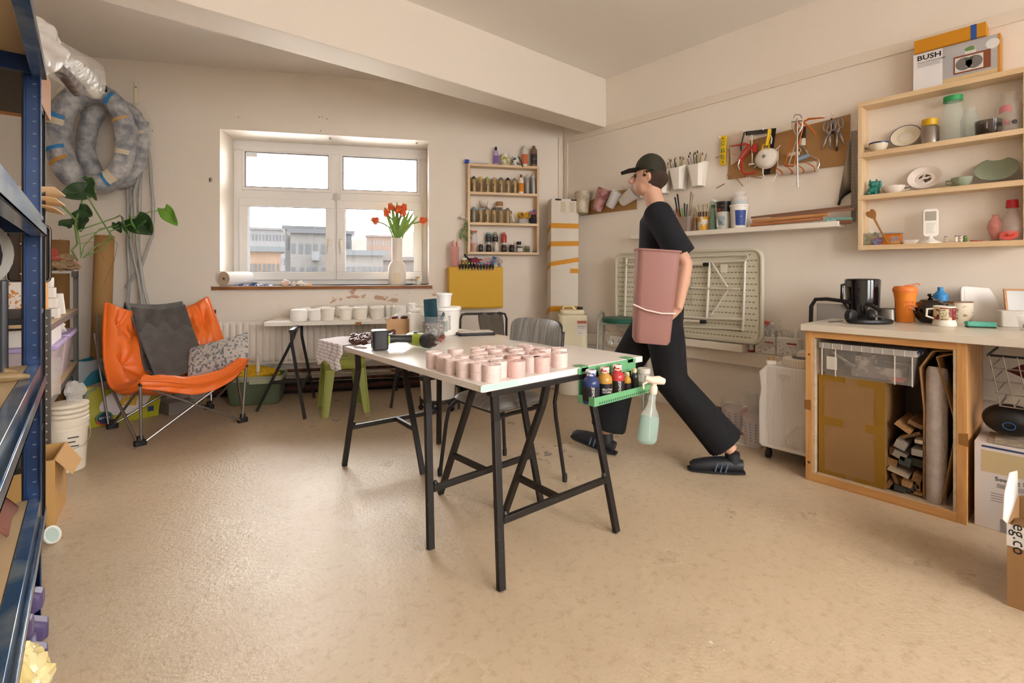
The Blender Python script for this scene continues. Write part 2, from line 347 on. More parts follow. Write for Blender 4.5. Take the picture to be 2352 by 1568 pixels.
# window 1
def wpx(x, d=-RD+.05): return bs(x, d)
D1 = RD - .07
f = MB()
def ring(mb, s0, s1, z0, z1, t, y0, y1, tb=None):
    tb = tb or t
    mb.box(s0, s1, y0, y1, z0, z0+tb); mb.box(s0, s1, y0, y1, z1-tb, z1); mb.box(s0, s0+t, y0, y1, z0+tb, z1-tb); mb.box(s1-t, s1, y0, y1, z0+tb, z1-tb)
ring(f, ws0, ws1, wz0, wz1, .075, D1, D1+.07)
sm = bs(771, -D1); zt = bz(660, 450, -D1)
f.box(sm-.05, sm+.05, D1+.002, D1+.068, wz0+.07, wz1-.07); f.box(ws0+.07, ws1-.07, D1+.002, D1+.068, zt-.05, zt+.05)
f.box(ws0, ws1, D1-.012, D1, wz1-.10, wz1)
win = S('window_1', f, UPVC, loc=B0, rz=BRZ, bev=.004)
for nm_, s0, s1, z0, z1, sash in (('u', ws0+.075, sm-.04, zt+.05, wz1-.08, 0), ('u', sm+.04, ws1-.075, zt+.05, wz1-.08, 0), ('l', ws0+.055, sm-.012, wz0+.05, zt-.03, 1), ('l', sm+.012, ws1-.055, wz0+.05, zt-.03, 1)):
    g = MB(); t = .085 if sash else .035
    ring(g, s0, s1, z0, z1, t, D1-.022 if sash else D1-.006, D1+.03)
    sa = g.obj('sash', UPVC, win, bev=.004)
    k = MB(); ring(k, s0+t-.004, s1-t+.004, z0+t-.004, z1-t+.004, .007, D1-.006, D1+.03); k.obj('gasket', m('3c3a3c', .6), sa)
    MB().box(s0+t-.01, s1-t+.01, D1+.028, D1+.034, z0+t-.01, z1-t+.01).obj('pane', pane(), sa)
    if sash:
        hx = s1-.045 if s0 < sm-.1 else s0+.045; hz = bz(750, 557, -D1)
        h = MB(); h.rbox(hx-.014, hx+.014, D1-.036, D1-.02, hz-.03, hz+.04, .01); h.tube([(hx, D1-.03, hz+.015), (hx, D1-.062, hz+.015), (hx+(-.008 if s0 < sm-.1 else .004), D1-.066, hz-.05), (hx+(-.014 if s0 < sm-.1 else .006), D1-.064, hz-.115)], [.010, .011, .009, .008], 8)
        h.obj('window_handle', m('efe6da', .25), sa)
# sill board
sl0, sl1 = bs(487, .04), bs(993, .04)
sb = MB(); sb.cur = 0; sb.box(sl0, sl1, -.045, 0, wz0-.034, wz0-.004); sb.box(ws0, ws1, 0, D1, wz0-.02, wz0-.004); sb.cur = 1; sb.box(sl0+.01, sl1-.005, -.043, -.001, wz0-.004, wz0); sb.box(ws0+.001, ws1-.001, -.001, D1, wz0-.004, wz0)
o = S('trim_1', sb, [wood('a0642c', '6b3c14', 'X', 1.6), m('efe8e0', .45, var=.1)], loc=B0, rz=BRZ)
# dado ledge, picture rail and corner strips on the right wall
LZ = .55
lb = MB(); lb.box(XW-.07, XW, .2, 3.45, LZ-.107, LZ); S('trim_2', lb, m('e7dac8', .5), bev=.003)
tr = MB(); tr.box(XW-.014, XW, YN, 3.70, 2.535, 2.60); tr.box(XW-.012, XW, 3.655, 3.70, 0, 2.535); S('trim_3', tr, m('e9dccb', .5), bev=.002)
S('trim_4', MB().box(-.055, -.012, -.012, 0, 0, 2.60), m('e9dccb', .5), loc=B0, rz=BRZ, bev=.002)
tb_ = MB(); tb_.box(XW-.012, XW, YN, 3.45, 0, .07); S('baseboard_right', tb_, m('dccdb9', .5), bev=.002)
# ------------------------------------------------------------------ light
wd = bpy.data.worlds.new('world'); sc.world = wd; wd.use_nodes = True
bg = wd.node_tree.nodes['Background']
tcw = wd.node_tree.nodes.new('ShaderNodeTexCoord'); sx = wd.node_tree.nodes.new('ShaderNodeSeparateXYZ'); rw = wd.node_tree.nodes.new('ShaderNodeValToRGB')
wd.node_tree.links.new(tcw.outputs['Generated'], sx.inputs[0]); wd.node_tree.links.new(sx.outputs['Z'], rw.inputs['Fac']); wd.node_tree.links.new(rw.outputs['Color'], bg.inputs['Color'])
e = rw.color_ramp.elements; e[0].position = 0; e[0].color = (.45, .44, .43, 1); e[1].position = .5; e[1].color = (1.0, .985, .965, 1)
q = e.new(.12); q.color = (.8, .79, .785, 1)
bg.inputs['Strength'].default_value = SKY
def area(name, loc, rot, sx_, sy_, power, col=(1, .95, .88), portal=False, spread=PI):
    l = bpy.data.lights.new(name, 'AREA'); l.shape = 'RECTANGLE'; l.size = sx_; l.size_y = sy_; l.energy = power; l.color = col; l.spread = spread
    if portal: l.cycles.is_portal = True
    o = bpy.data.objects.new(name, l); C.objects.link(o); o.location = loc; o.rotation_euler = rot; return o
wc = bp((ws0+ws1)/2, -RD-.06, (wz0+wz1)/2)
area('portal_light', wc, (R(90), 0, BRZ+PI if False else BRZ), ws1-ws0, wz1-wz0, 1, portal=True)
for i, (a, b_) in enumerate(nw):
    area('rear_fill', ((a+b_)/2, YN-.04, (z0n+z1n)/2), (R(90), 0, PI), b_-a-.1, z1n-z0n-.1, NEARP[i], (1, .96, .90))  # fill lamps added behind the camera to brighten the room
su = bpy.data.lights.new('sun', 'SUN'); su.energy = SUNP; su.angle = R(35); su.color = (1, .97, .92)
so = bpy.data.objects.new('sun', su); C.objects.link(so); dv = Vector((-.18, -1, -.52)).normalized(); so.rotation_euler = dv.to_track_quat('-Z', 'Y').to_euler()
BLK = m('262220', .42, .3, bump=.15, bs_=40, h2='4a443e', vs=70, thr=(.66, .72)); GREYTUBE = m('8f8a84', .3, .8); CHROME = m('d8d4ce', .18, 1.0)
WTOP = m('ebe4da', .34, var=.06, vs=3); RUBB = m('1b1a1a', .6)
def trestle_root(label, A, B, E, grp, top=.706):
    A, B, E = [Vector((q[0], q[1], 0)) for q in (A, B, E)]
    mid = (A+B)/2; dx = (B-A).normalized(); dy = (E-mid); dy = (dy - dx*dy.dot(dx)); s = dy.normalized(); ly = dy.length
    # local frame: x along A->B, y towards the third foot
    if dx.cross(s).z < 0: A, B = B, A; dx = -dx
    rz = math.atan2(dx.y, dx.x); hw = (B-A).length/2
    t = T('trestle', label, 'trestle', mid, rz, grp)
    ty = .25*ly
    MB().box(-hw+.02, hw-.02, ty-.016, ty+.016, top-.022, top).obj('top_bar', BLK, t, bev=.002)
    for sg in (-1, 1):
        g = MB(); g.bar((sg*(hw-.045), ty, top-.02), (sg*(hw-.05), ty-.002, top-.12), .030, .022, up=(0,1,0)); g.bar((sg*(hw-.05), ty-.002, top-.12), (sg*hw, 0, 0.004), .030, .022, up=(0,1,0)); g.obj('leg', BLK, t, bev=.002)
    ex = 0
    g = MB(); g.bar((ex, ty+.004, top-.02), (ex, ty+.03, top-.11), .030, .022, up=(0,1,0)); g.bar((ex, ty+.03, top-.11), (ex, ly, .004), .030, .022, up=(0,1,0)); g.obj('leg', BLK, t, bev=.002)
    zb = .235; k = (top-zb)/top; fx = hw - .05*k; yb = ty*(zb/top); ye = ly - (ly-ty-.03)*(zb/(top-.11))
    c = MB(); c.bar((-fx, yb, zb), (fx, yb, zb), .020, .026); c.bar((0, yb, zb), (0, ye, zb), .020, .026); c.obj('crossbar', BLK, t, bev=.002)
    for sg in (-1, 1):
        MB().lathe([(.010, 0), (.012, .01), (.006, .02)], 8, (sg*(fx-.012), yb, zb+.012)).obj('wing_nut', BLK, t)
    return t
GT = 'black trestles under the worktable'
trestle_root('black metal trestle nearest the camera, under the short end of the worktable', (1.143,1.401), (1.790,1.384), (1.50,1.80), GT)
trestle_root('black metal trestle just behind the nearest one under the pot end of the worktable', (1.089,1.800), (1.738,1.816), (1.437,2.223), GT)
trestle_root('black metal trestle at the far cloth-covered end of the worktable', (1.168,2.912), (1.803,2.874), (1.47,2.50), GT)
trestle_root('black metal trestle beside the green mop bucket, under the window table', (1.305,4.045), (1.591,4.668), (1.074,4.531), 'black trestles under the window table')
trestle_root('black metal trestle behind the white dolly bucket, under the window table', (1.973,3.907), (2.30,4.44), (2.44,4.0), 'black trestles under the window table')
TX0, TX1, TY0, TY1, TZ = 1.121, 2.131, 1.485, 3.15, .735
def stained():
    mt, nt, b = nm('worktop_stained'); L = nt.links.new
    tc = nt.nodes.new('ShaderNodeTexCoord'); mp = nt.nodes.new('ShaderNodeMapping'); mp.inputs['Location'].default_value = (-1.85, -1.75, 0); L(tc.outputs['Object'], mp.inputs[0])
    vl = nt.nodes.new('ShaderNodeVectorMath'); vl.operation = 'LENGTH'; L(mp.outputs[0], vl.inputs[0])
    mr = nt.nodes.new('ShaderNodeMapRange'); mr.inputs['From Min'].default_value = .75; mr.inputs['From Max'].default_value = .1; mr.inputs['To Max'].default_value = .15; L(vl.outputs['Value'], mr.inputs['Value'])
    n = nt.nodes.new('ShaderNodeTexNoise'); n.inputs['Scale'].default_value = 22; n.inputs['Detail'].default_value = 7; L(tc.outputs['Object'], n.inputs['Vector'])
    ad = nt.nodes.new('ShaderNodeMath'); L(mr.outputs[0], ad.inputs[0]); L(n.outputs['Fac'], ad.inputs[1])
    rp = nt.nodes.new('ShaderNodeValToRGB'); rp.color_ramp.elements[0].position = .66; rp.color_ramp.elements[1].position = .76; L(ad.outputs[0], rp.inputs['Fac'])
    mx = nt.nodes.new('ShaderNodeMix'); mx.data_type = 'RGBA'; mx.inputs['A'].default_value = lin('ebe3da'); mx.inputs['B'].default_value = lin('d2a9a0'); L(rp.outputs['Color'], mx.inputs['Factor'])
    L(mx.outputs['Result'], b.inputs['Base Color']); b.inputs['Roughness'].default_value = .3; return mt
tt = MB().box(TX0, TX1, TY0, TY1, TZ-.029, TZ)
o = tt.obj('worktable', stained(), bev=.003); tag(o, 'white worktable top on trestles in the middle of the room, covered in pink pots', 'table top')
MB().prism([(1.112, TY0-.0015), (1.30, TY0-.0015), (1.26, TY0-.0005), (1.121, TY0-.0005)], TZ-.024, TZ-.002).obj('green_paint_stain', m('b9d6cc', .5), o)
# window table
wt0 = Vector((1.128, 4.545, 0)); WTL, WTD = 1.5, .57
o = MB().box(0, WTL, .012, WTD, TZ-.034, TZ).obj('window_table', WTOP, loc=wt0, rz=BRZ, bev=.003); tag(o, 'white narrow table top under the window holding white plaster moulds', 'table top')
MB().box(.74, .79, .0105, .0122, TZ-.036, TZ-.012).obj('brown_tape', m('a9743c', .4), o)
# ---------------------------------------------------------------- grey vinyl chair
def vinyl():
    mt, nt, b = nm('vinyl_grey'); L = nt.links.new
    tc = nt.nodes.new('ShaderNodeTexCoord'); mp = nt.nodes.new('ShaderNodeMapping'); mp.inputs['Scale'].default_value = (60, 3, 3); L(tc.outputs['Object'], mp.inputs[0])
    n = nt.nodes.new('ShaderNodeTexNoise'); n.inputs['Scale'].default_value = 2; n.inputs['Detail'].default_value = 4; L(mp.outputs[0], n.inputs['Vector'])
    rp = nt.nodes.new('ShaderNodeValToRGB'); rp.color_ramp.elements[0].color = lin('6e6b68'); rp.color_ramp.elements[1].color = lin('a29e98'); rp.color_ramp.elements[0].position = .35; rp.color_ramp.elements[1].position = .65
    L(n.outputs['Fac'], rp.inputs['Fac']); L(rp.outputs['Color'], b.inputs['Base Color']); b.inputs['Roughness'].default_value = .32; return mt
ch = T('chair', 'grey vinyl chair with black tube legs pushed up to the far side of the worktable', 'chair', (1.765, 2.17, 0), R(-90))
def pad(mb, w, d, t, zc, crown=.012, n=14):
    def fn(sgn):
        def f(u, v):
            a = (u-.5)*2; b = (v-.5)*2; r = (abs(a)**5+abs(b)**5)**.2; k = max(0, 1-r**3)
            sc_ = 1 if r < 1e-6 else min(1, 1/max(abs(a), abs(b))*max(abs(a), abs(b)))
            rr = 1.0 / max(1.0, ((abs(a)**6+abs(b)**6)**(1/6)))
            return (a*w/2*rr, b*d/2*rr, zc + sgn*(t/2)*(k**.35) + (crown*k if sgn > 0 else 0))
        return f
    mb.grid(fn(1), n, n); mb.grid(fn(-1), n, n)
    return mb
sp_ = MB(); pad(sp_, .43, .41, .05, .455, .015, 18); sp_.obj('seat', vinyl(), ch)
bk = MB()
def bf(sgn):
    def f(u, v):
        a = (u-.5)*2; b = (v-.5)*2; rr = 1.0 / max(1.0, ((abs(a)**5+abs(b)**5)**.2)); a2, b2 = a*rr, b*rr
        k = max(0, 1-max(abs(a2), abs(b2))**6)**.5
        return (a2*.222, .285 - .035*(1-a2*a2)*-1 - .03 + sgn*.016*k + .02*b2, .745 + b2*.135)
    return f
bk.grid(bf(-1), 18, 12); bk.grid(bf(1), 18, 12); bk.obj('backrest', vinyl(), ch)
for sg in (-1, 1):
    g = MB(); g.tube([(sg*.255, -.235, .02), (sg*.225, -.215, .30), (sg*.21, -.205, .385), (sg*.20, -.17, .418), (sg*.20, -.10, .425), (sg*.20, .12, .425)], .011, 10); g.obj('leg', BLK, ch)
    MB().lathe([(.013, 0), (.015, .03), (.012, .045)], 10, (sg*.256, -.236, 0)).obj('rubber_foot', RUBB, ch)
    g = MB(); g.tube([(sg*.26, .245, .02), (sg*.232, .205, .36), (sg*.228, .20, .44), (sg*.225, .245, .62), (sg*.205, .29, .82)], .011, 10); g.obj('leg', BLK, ch)
    MB().lathe([(.013, 0), (.015, .03), (.012, .045)], 10, (sg*.261, .246, 0)).obj('rubber_foot', RUBB, ch)
for y in (.12, -.15): MB().tube([(-.20, y, .425), (.20, y, .425)], .010, 8).obj('seat_rail', BLK, ch)
# chair with the towel
c2 = T('metal_chair', 'black metal chair frame with a grey towel over its back, near the yellow cabinet', 'chair', (2.68, 3.59, 0), BRZ)
for sg in (-1, 1):
    g = MB(); g.tube([(sg*.21, -.20, 0), (sg*.2, -.2, .45), (sg*.2, -.215, .76), (sg*.185, -.215, .80), (sg*.15, -.215, .805)], .010, 8); g.obj('leg', BLK, c2)
    g = MB(); g.tube([(sg*.21, .2, 0), (sg*.19, .17, .43)], .010, 8); g.obj('leg', BLK, c2)
g = MB(); g.tube([(-.16, -.215, .805), (.16, -.215, .805)], .011, 8); g.obj('back_rail', BLK, c2)
g = MB(); pad(g, .40, .38, .035, .45); g.obj('seat', m('2b2a2b', .5), c2)
tw = MB()
def tf(u, v):
    a = u*.205 - .035; z = .82 - abs(v-.46)*.62*(1 - .35*abs(u-.5)); y = -.215 + (v-.46)*.05*-1 + (.014 if v > .46 else -.014)*min(1, abs(v-.46)*12)
    return (a + .01*sin(v*9), y + .008*sin(u*14+v*3), z + .006*sin(u*9))
tw.grid(tf, 22, 26); o = tw.obj('towel', m('6f675f', .95, bump=.5, bs_=200), loc=(2.68, 3.59, 0), rz=BRZ, solid=.006); tag(o, 'grey-brown towel folded over the back of the black metal chair', 'towel')
# ---------------------------------------------------------------- green plastic stool
GP = m('a9b45a', .38)
st = T('plastic_stool', 'lime green square plastic stool under the cloth end of the worktable', 'stool', (1.64, 4.12, 0), R(-13))
g = MB(); g.prism(rpoly(-.145, .145, -.145, .145, .03), .435, .452); g.cur = 0
ap = [(-.15, -.15), (.15, -.15), (.15, .15), (-.15, .15)]
for i in range(4):
    a, b_ = Vector(ap[i]), Vector(ap[(i+1) % 4]); g.add([(a.x, a.y, .445), (b_.x, b_.y, .445), (b_.x*1.05, b_.y*1.05, .37), (a.x*1.05, a.y*1.05, .37)], [(0,1,2,3)])
g.obj('seat', GP, st, solid=.004)
g = MB(); g.prism([(-.045+.001, -.011), (.045, -.011), (.045, .011), (-.045, .011)], .4525, .4535); g.obj('hand_slot', m('4d5330', .8), st)
for i, (a, b_) in enumerate(((-1,-1), (1,-1), (1,1), (-1,1))):
    g = MB(); vs = []
    for z, hw, ww in ((.0, .188, .05), (.37, .158, .075), (.44, .150, .085)):
        vs += [(a*hw, b_*hw, z), (a*(hw-ww), b_*hw, z), (a*(hw-ww), b_*(hw-.012), z), (a*(hw-.012), b_*(hw-.012), z), (a*(hw-.012), b_*(hw-ww), z), (a*hw, b_*(hw-ww), z)]
    fs = [tuple(range(5, -1, -1))]
    for k in range(2):
        for j in range(6): j2 = (j+1) % 6; fs.append((k*6+j, k*6+j2, (k+1)*6+j2, (k+1)*6+j))
    g.add(vs, fs); g.tube([(a*.176, b_*.19, .01), (a*.15, b_*.162, .36)], .006, 6); g.obj('leg', GP, st, bev=.002)
# ---------------------------------------------------------------- orange folding armchair
oc = T('camping_chair', 'puffy orange folding chair with grey steel legs by the radiator', 'chair', (.528, 4.518, 0), R(12))
ROWS = [  # v, then 5 points across
    (0.0, [(-.34,-.34,.44), (-.20,-.37,.415), (.0,-.38,.365), (.20,-.37,.40), (.35,-.34,.485)]),
    (.16, [(-.37,-.25,.39), (-.20,-.25,.35), (.0,-.24,.325), (.20,-.25,.355), (.38,-.25,.44)]),
    (.36, [(-.415,-.06,.365), (-.22,-.04,.31), (.0,-.03,.285), (.22,-.04,.315), (.40,-.08,.40)]),
    (.56, [(-.41,.13,.50), (-.24,.19,.38), (.0,.22,.345), (.24,.19,.38), (.40,.13,.50)]),
    (.78, [(-.385,.27,.71), (-.23,.30,.62), (.0,.33,.60), (.23,.30,.62), (.385,.27,.71)]),
    (1.0, [(-.345,.40,.925), (-.22,.44,.86), (.0,.45,.83), (.22,.44,.86), (.355,.40,.94)])]
def cr(p0, p1, p2, p3, t): return .5*((2*p1) + (-p0+p2)*t + (2*p0-5*p1+4*p2-p3)*t*t + (-p0+3*p1-3*p2+p3)*t**3)
def interp(arr, x):
    n = len(arr)-1; i = min(int(x*n), n-1); t = x*n - i
    g = lambda k: arr[k] if 0 <= k <= n else (arr[0]*2-arr[1] if k < 0 else arr[n]*2-arr[n-1])
    return cr(g(i-1), g(i), g(i+1), g(i+2), t)
def chairS(u, v):
    pts = [interp([Vector(p) for p in row[1]], u) for row in ROWS]; vs_ = [r_[0] for r_ in ROWS]
    i = max(k for k in range(len(vs_)-1) if vs_[k] <= v + 1e-9); i = min(i, len(vs_)-2); t = (v-vs_[i])/(vs_[i+1]-vs_[i])
    g = lambda k: pts[max(0, min(k, len(pts)-1))]
    return cr(g(i-1), g(i), g(i+1), g(i+2), t)
TUFT = [(.18,.30), (.5,.30), (.82,.30), (.16,.62), (.5,.62), (.84,.62), (.3,.84), (.7,.84), (.14,.86), (.87,.86)]
def chairN(u, v):
    e = .01; a = chairS(min(u+e,1), v)-chairS(max(u-e,0), v); b = chairS(u, min(v+e,1))-chairS(u, max(v-e,0)); return a.cross(b).normalized()
def cush(u, v):
    p = chairS(u, v); n = chairN(u, v)
    d = min(hypot((u-a)*.8, (v-b)*1.1) for a, b in TUFT); puff = .048*(1-math.exp(-d*d/.004)) + .011
    best = min(TUFT, key=lambda q: hypot(u-q[0], v-q[1])); ang = math.atan2(v-best[1], u-best[0])
    puff += .013*sin(ang*5+best[0]*9)*math.exp(-d/.10) + .009*NZ(Vector((u*11, v*9, 0)))
    edge = min(u, 1-u, v*1.2, (1-v)*1.2); puff *= min(1, (edge/.05))**.5 if edge > 0 else 0
    return p + n*puff
def under(u, v):
    p = chairS(u, v); n = chairN(u, v); edge = min(u, 1-u, v*1.2, (1-v)*1.2); k = min(1, edge/.05)**.5 if edge > 0 else 0
    return p - n*(.03*k)
ORG = m('f3762c', .42, bump=.10, bs_=25)
g = MB(); g.grid(cush, 72, 90); g.grid(under, 40, 50); g.obj('cushion', ORG, oc, smooth=60)
# front band and side hem that hang below the seat edge
def hem(u, v):
    q = u*1.0
    if q < .16: p = chairS(0, .36*(1-q/.16)); 
    elif q > .84: p = chairS(1, .36*((q-.84)/.16))
    else: p = chairS((q-.16)/.68, 0)
    drop = .075*sin(PI*min(1, max(0, q)))**.35
    return p + Vector((0, .012*sin(v*3), -v*drop*(.75+.25*sin(q*PI)))) + Vector((0, .004*sin(q*50), 0))
g = MB(); g.grid(hem, 60, 8); g.obj('front_band', ORG, oc, solid=.006)
g = MB(); g.tube([tuple(chairS(i/30, 0)+Vector((0, -.003, .004))) for i in range(31)], .011, 8); g.tube([tuple(chairS(i/30, 1)) for i in range(31)], .013, 8); g.tube([tuple(chairS(0, i/30)) for i in range(31)], .011, 8); g.tube([tuple(chairS(1, i/30)) for i in range(31)], .011, 8); g.obj('piping', ORG, oc)
MB().box(.385, .405, .355, .36, .80, .835).obj('leather_tag', m('4a2a1c', .6), oc)
STL = m('8d8680', .33, .75)
F = {'fl': (-.33,-.31,.03), 'fr': (.33,-.31,.03), 'bl': (-.33,.30,.03), 'br': (.33,.30,.03)}
def leg(a, b_, r=.0095, nm2='leg'): MB().tube([a, b_], r, 10).obj(nm2, STL, oc)
leg((-.325,-.315,.03), (-.335,-.335,.405)); leg((.325,-.315,.03), (.345,-.335,.43))
[MB().tube([(sx_*.345,-.30,.03), (sx_*.405,-.03,.33), (sx_*.41,.32,.53), (sx_*.385,.45,.84)], .0095, 10).obj('leg', STL, oc) for sx_ in (-1, 1)]
leg((-.33,.29,.03), (-.33,-.28,.37)); leg((.33,.29,.03), (.33,-.28,.39))
leg((-.35,.31,.03), (-.40,.46,.70), .008); leg((.35,.31,.03), (.40,.46,.70), .008)
leg((-.30,-.33,.03), (.30,-.34,.41), .008, 'cross_brace'); leg((.30,-.33,.03), (-.30,-.34,.385), .008, 'cross_brace')
leg((-.30,.32,.03), (.31,.27,.36), .008, 'cross_brace'); leg((.30,.32,.03), (-.31,.27,.36), .008, 'cross_brace')
for k in F.values():
    g = MB(); g.rbox(k[0]-.035, k[0]+.035, k[1]-.02, k[1]+.02, 0, .035, .01); g.rbox(k[0]-.018, k[0]+.018, k[1]-.014, k[1]+.014, .03, .065, .008); g.obj('foot', RUBB, oc, bev=.003)
for sx_ in (-.335, .345): MB().ball((sx_, -.335, .41 if sx_ < 0 else .435), .014, 10).obj('joint_cap', RUBB, oc)
# throw over the chair
def throw(u, v):
    uu = .27 + .44*u - .02*v
    if v < .72:
        vv = 1.0 - (v/.72)*.60; uu2 = uu + .07*(v/.72); n = chairN(uu2, vv); d = .068 + .006*sin(u*20+v*4) + (.018 if v > .52 else 0)*min(1, (v-.52)*20) + .004*sin(u*7+v*15)
        return cush(uu2, vv)*0 + chairS(uu2, vv) + n*d
    k = (v-.72)/.28; p = chairS(uu, 1.0)
    return p + Vector((0, .03+.02*sin(k*3), .055-.24*k)) if k > .12 else p + Vector((0, -.01+.04*k/.12, .05+.015*sin(k/.12*PI)))
g = MB(); g.grid(throw, 36, 60); o = g.obj('blanket', m('5a5450', .95, bump=.6, bs_=90, var=.3, vs=14, sheen=.4), loc=(.528, 4.518, 0), rz=R(12), solid=.014, smooth=60); tag(o, 'dark grey wool blanket draped over the back of the orange chair', 'blanket')
def check():
    mt, nt, b = nm('woven_check'); L = nt.links.new
    tc = nt.nodes.new('ShaderNodeTexCoord'); mp = nt.nodes.new('ShaderNodeMapping'); mp.inputs['Scale'].default_value = (70, 60, 1); L(tc.outputs['Object'], mp.inputs[0])
    vo = nt.nodes.new('ShaderNodeTexVoronoi'); vo.distance = 'CHEBYCHEV'; vo.inputs['Randomness'].default_value = .45; vo.inputs['Scale'].default_value = 1; L(mp.outputs[0], vo.inputs['Vector'])
    rp = nt.nodes.new('ShaderNodeValToRGB'); rp.color_ramp.elements[0].color = lin('7d8588'); rp.color_ramp.elements[0].position = .12; rp.color_ramp.elements[1].color = lin('d8cfc6'); rp.color_ramp.elements[1].position = .5
    sp = nt.nodes.new('ShaderNodeSeparateColor'); L(vo.outputs['Color'], sp.inputs[0]); L(sp.outputs[0], rp.inputs['Fac'])
    wv = nt.nodes.new('ShaderNodeTexWave'); wv.bands_direction = 'Y'; wv.inputs['Scale'].default_value = 45; L(tc.outputs['Object'], wv.inputs['Vector'])
    mx = nt.nodes.new('ShaderNodeMix'); mx.data_type = 'RGBA'; mx.blend_type = 'MULTIPLY'; mx.inputs['Factor'].default_value = .35; L(rp.outputs['Color'], mx.inputs['A']); L(wv.outputs['Color'], mx.inputs['B'])
    L(mx.outputs['Result'], b.inputs['Base Color']); b.inputs['Roughness'].default_value = .9; return mt
def pillowf(sg):
    def f(u, v):
        a = (u-.5)*2; b = (v-.5)*2; k = max(0, (1-abs(a)**2.6)*(1-abs(b)**2.6))**.5
        return (a*.225*(1-.06*(1-a*a)*0-.05*(1-b*b)*abs(a)*0), b*.148*(1-.07*(1-abs(a)))*1.0, sg*.055*k + .006*sin(a*5)*(1-abs(b)))
    return f
g = MB(); g.grid(pillowf(1), 30, 22); g.grid(pillowf(-1), 30, 22)
camR = Vector((CA, -SA, 0)); camF = Vector((SA, CA, 0)); Z = Vector((0, 0, 1))
ax = (camR*cos(R(15)) + Z*sin(R(16)) + camF*.18).normalized(); nn = (-camF*.80 + Z*.55 - camR*.15); nn = (nn - ax*nn.dot(ax)).normalized(); ay = nn.cross(ax)
o = g.obj('cushion', check(), loc=(.79, 4.50, .50), rot=Matrix((ax, ay, nn)).transposed().to_euler()); tag(o, 'oblong woven cushion in pale grey checks lying on the orange chair', 'cushion')
# ---------------------------------------------------------------- radiator and pipes
rs0, rs1 = bs(478, .12), bs(900, .12)
ra = T('radiator', 'long white ribbed radiator below the window', 'radiator', bp(rs0, .02, 0), BRZ)
Lr = rs1-rs0; g = MB(); n_ = int(Lr/.055); pts = []
for i in range(n_):
    x = i*Lr/n_; w_ = Lr/n_
    pts += [(x, -.085), (x+w_*.28, -.10), (x+w_*.62, -.10), (x+w_*.9, -.085)]
pts.append((Lr, -.085))
vs = [(x, y, z) for z, k in ((.325, 0), (.345, 1), (.675, 1), (.695, 0)) for x, y in [(p[0], p[1] if k else -.085) for p in pts]]; nP = len(pts)
fs = [(r_*nP+i, r_*nP+i+1, (r_+1)*nP+i+1, (r_+1)*nP+i) for r_ in range(3) for i in range(nP-1)]
g.add(vs, fs); RADM = m('efe6da', .35)
g.box(0, Lr, -.085, -.03, .305, .326); g.box(0, Lr, -.085, -.03, .694, .705); g.box(0, .01, -.085, -.02, .305, .70); g.box(Lr-.01, Lr, -.085, -.02, .305, .70)
g.obj('panel', RADM, ra, smooth=20)
g = MB(); 
for i in range(int(Lr/.03)): g.box(i*.03, i*.03+.02, -.08, -.03, .705, .708)
g.obj('top_grille', RADM, ra)
RUST = m('7a4630', .6, .2, bump=.4, bs_=60, h2='3c2a20', vs=12, thr=(.4,.6))
ps0, ps1 = bs(470, .05), bs(1080, .05)
for i, (z, r_, d_, mt_) in enumerate(((.06, .024, .05, m('2e2320', .7, bump=.5, h2='5a3422', vs=9)), (.135, .014, .05, RUST), (.185, .011, .045, m('d2c3b0', .6, h2='8a5a40', vs=14, thr=(.55,.62))), (.225, .014, .04, RUST))):
    a, b_ = bp(ps0, d_, z), bp(ps1, d_, z); o = MB().tube([a, b_], r_, 10).obj('heating_pipe', mt_); tag(o, ['dark thick pipe lying lowest along the floor under the radiator', 'rusty pipe second from the floor under the radiator', 'paint-flecked pale pipe under the radiator between two rusty ones', 'rusty pipe topmost under the radiator'][i], 'pipe', 'pipes along the back wall')
S('baseboard_back', MB().box(ps0, bs(1180), -.012, 0, 0, .105), m('2c221d', .8, bump=.5, h2='1a1512', vs=8), loc=B0, rz=BRZ)
S('baseboard_back', MB().box(ps0-1.6, ps0, -.012, 0, 0, .105), m('6b5a4a', .7, bump=.3), loc=B0, rz=BRZ)
def TP(x, y, z=TZ): return FL(x, y, z)
def ordn(i): return ['first','second','third','fourth','fifth','sixth','seventh','eighth','ninth','tenth'][i]
PINK = m('e9d0c8', .38, bump=.05, bs_=30, var=.04, vs=20); PINK2 = m('e2bbb2', .38, var=.06, vs=20)
pots = [(1052,405),(1240,382),(1143,435),(1287,442),(1213,462),(1437,375),(1448,405),(1320,485),(1460,440),(1472,464),(1448,505),(1550,359),(1577,380),(1640,422),(1665,361),(1735,370),(1620,484),(1600,528),(1775,402),(1800,440),(1878,446),(1780,488),(1848,347),(1905,362),(1995,374),(1953,410),(2003,458),(2128,374),(2142,414),(1530,446)]
def pot(lbl, loc, mat, r, h, lean):
    p = T('pot', lbl, 'pot', loc, RU(0, 6), 'pink cast pots on the worktable')
    g = MB(); g.lathe([(r*.93, 0), (r*.97, .004), (r*.985, h*.48), (r*.965, h*.492), (r*.99, h*.505), (r*1.0, h*.8), (r, h-.004), (r*.985, h), (r*.93, h), (r*.92, h-.001), (.0001, h-.001)], 32)
    g.obj('body', mat, p)
    g = MB(); g.lathe([(r*.20, h-.003), (r*.20, h+.001), (r*.12, h+.001), (r*.12, h-.002), (.0001, h-.002)], 20); g.obj('top_knob', mat, p)
    return p
rows = {}
for i, (cx, cy) in enumerate(pots):
    k = 0 if cy >= 470 else 1 if cy >= 432 else 2 if cy >= 398 else 3 if cy >= 368 else 4
    rows.setdefault(k, []).append((cx, cy, i))
RN = ['front row on the worktable', 'second row on the worktable', 'third row on the worktable', 'fourth row on the worktable', 'hindmost row on the worktable']
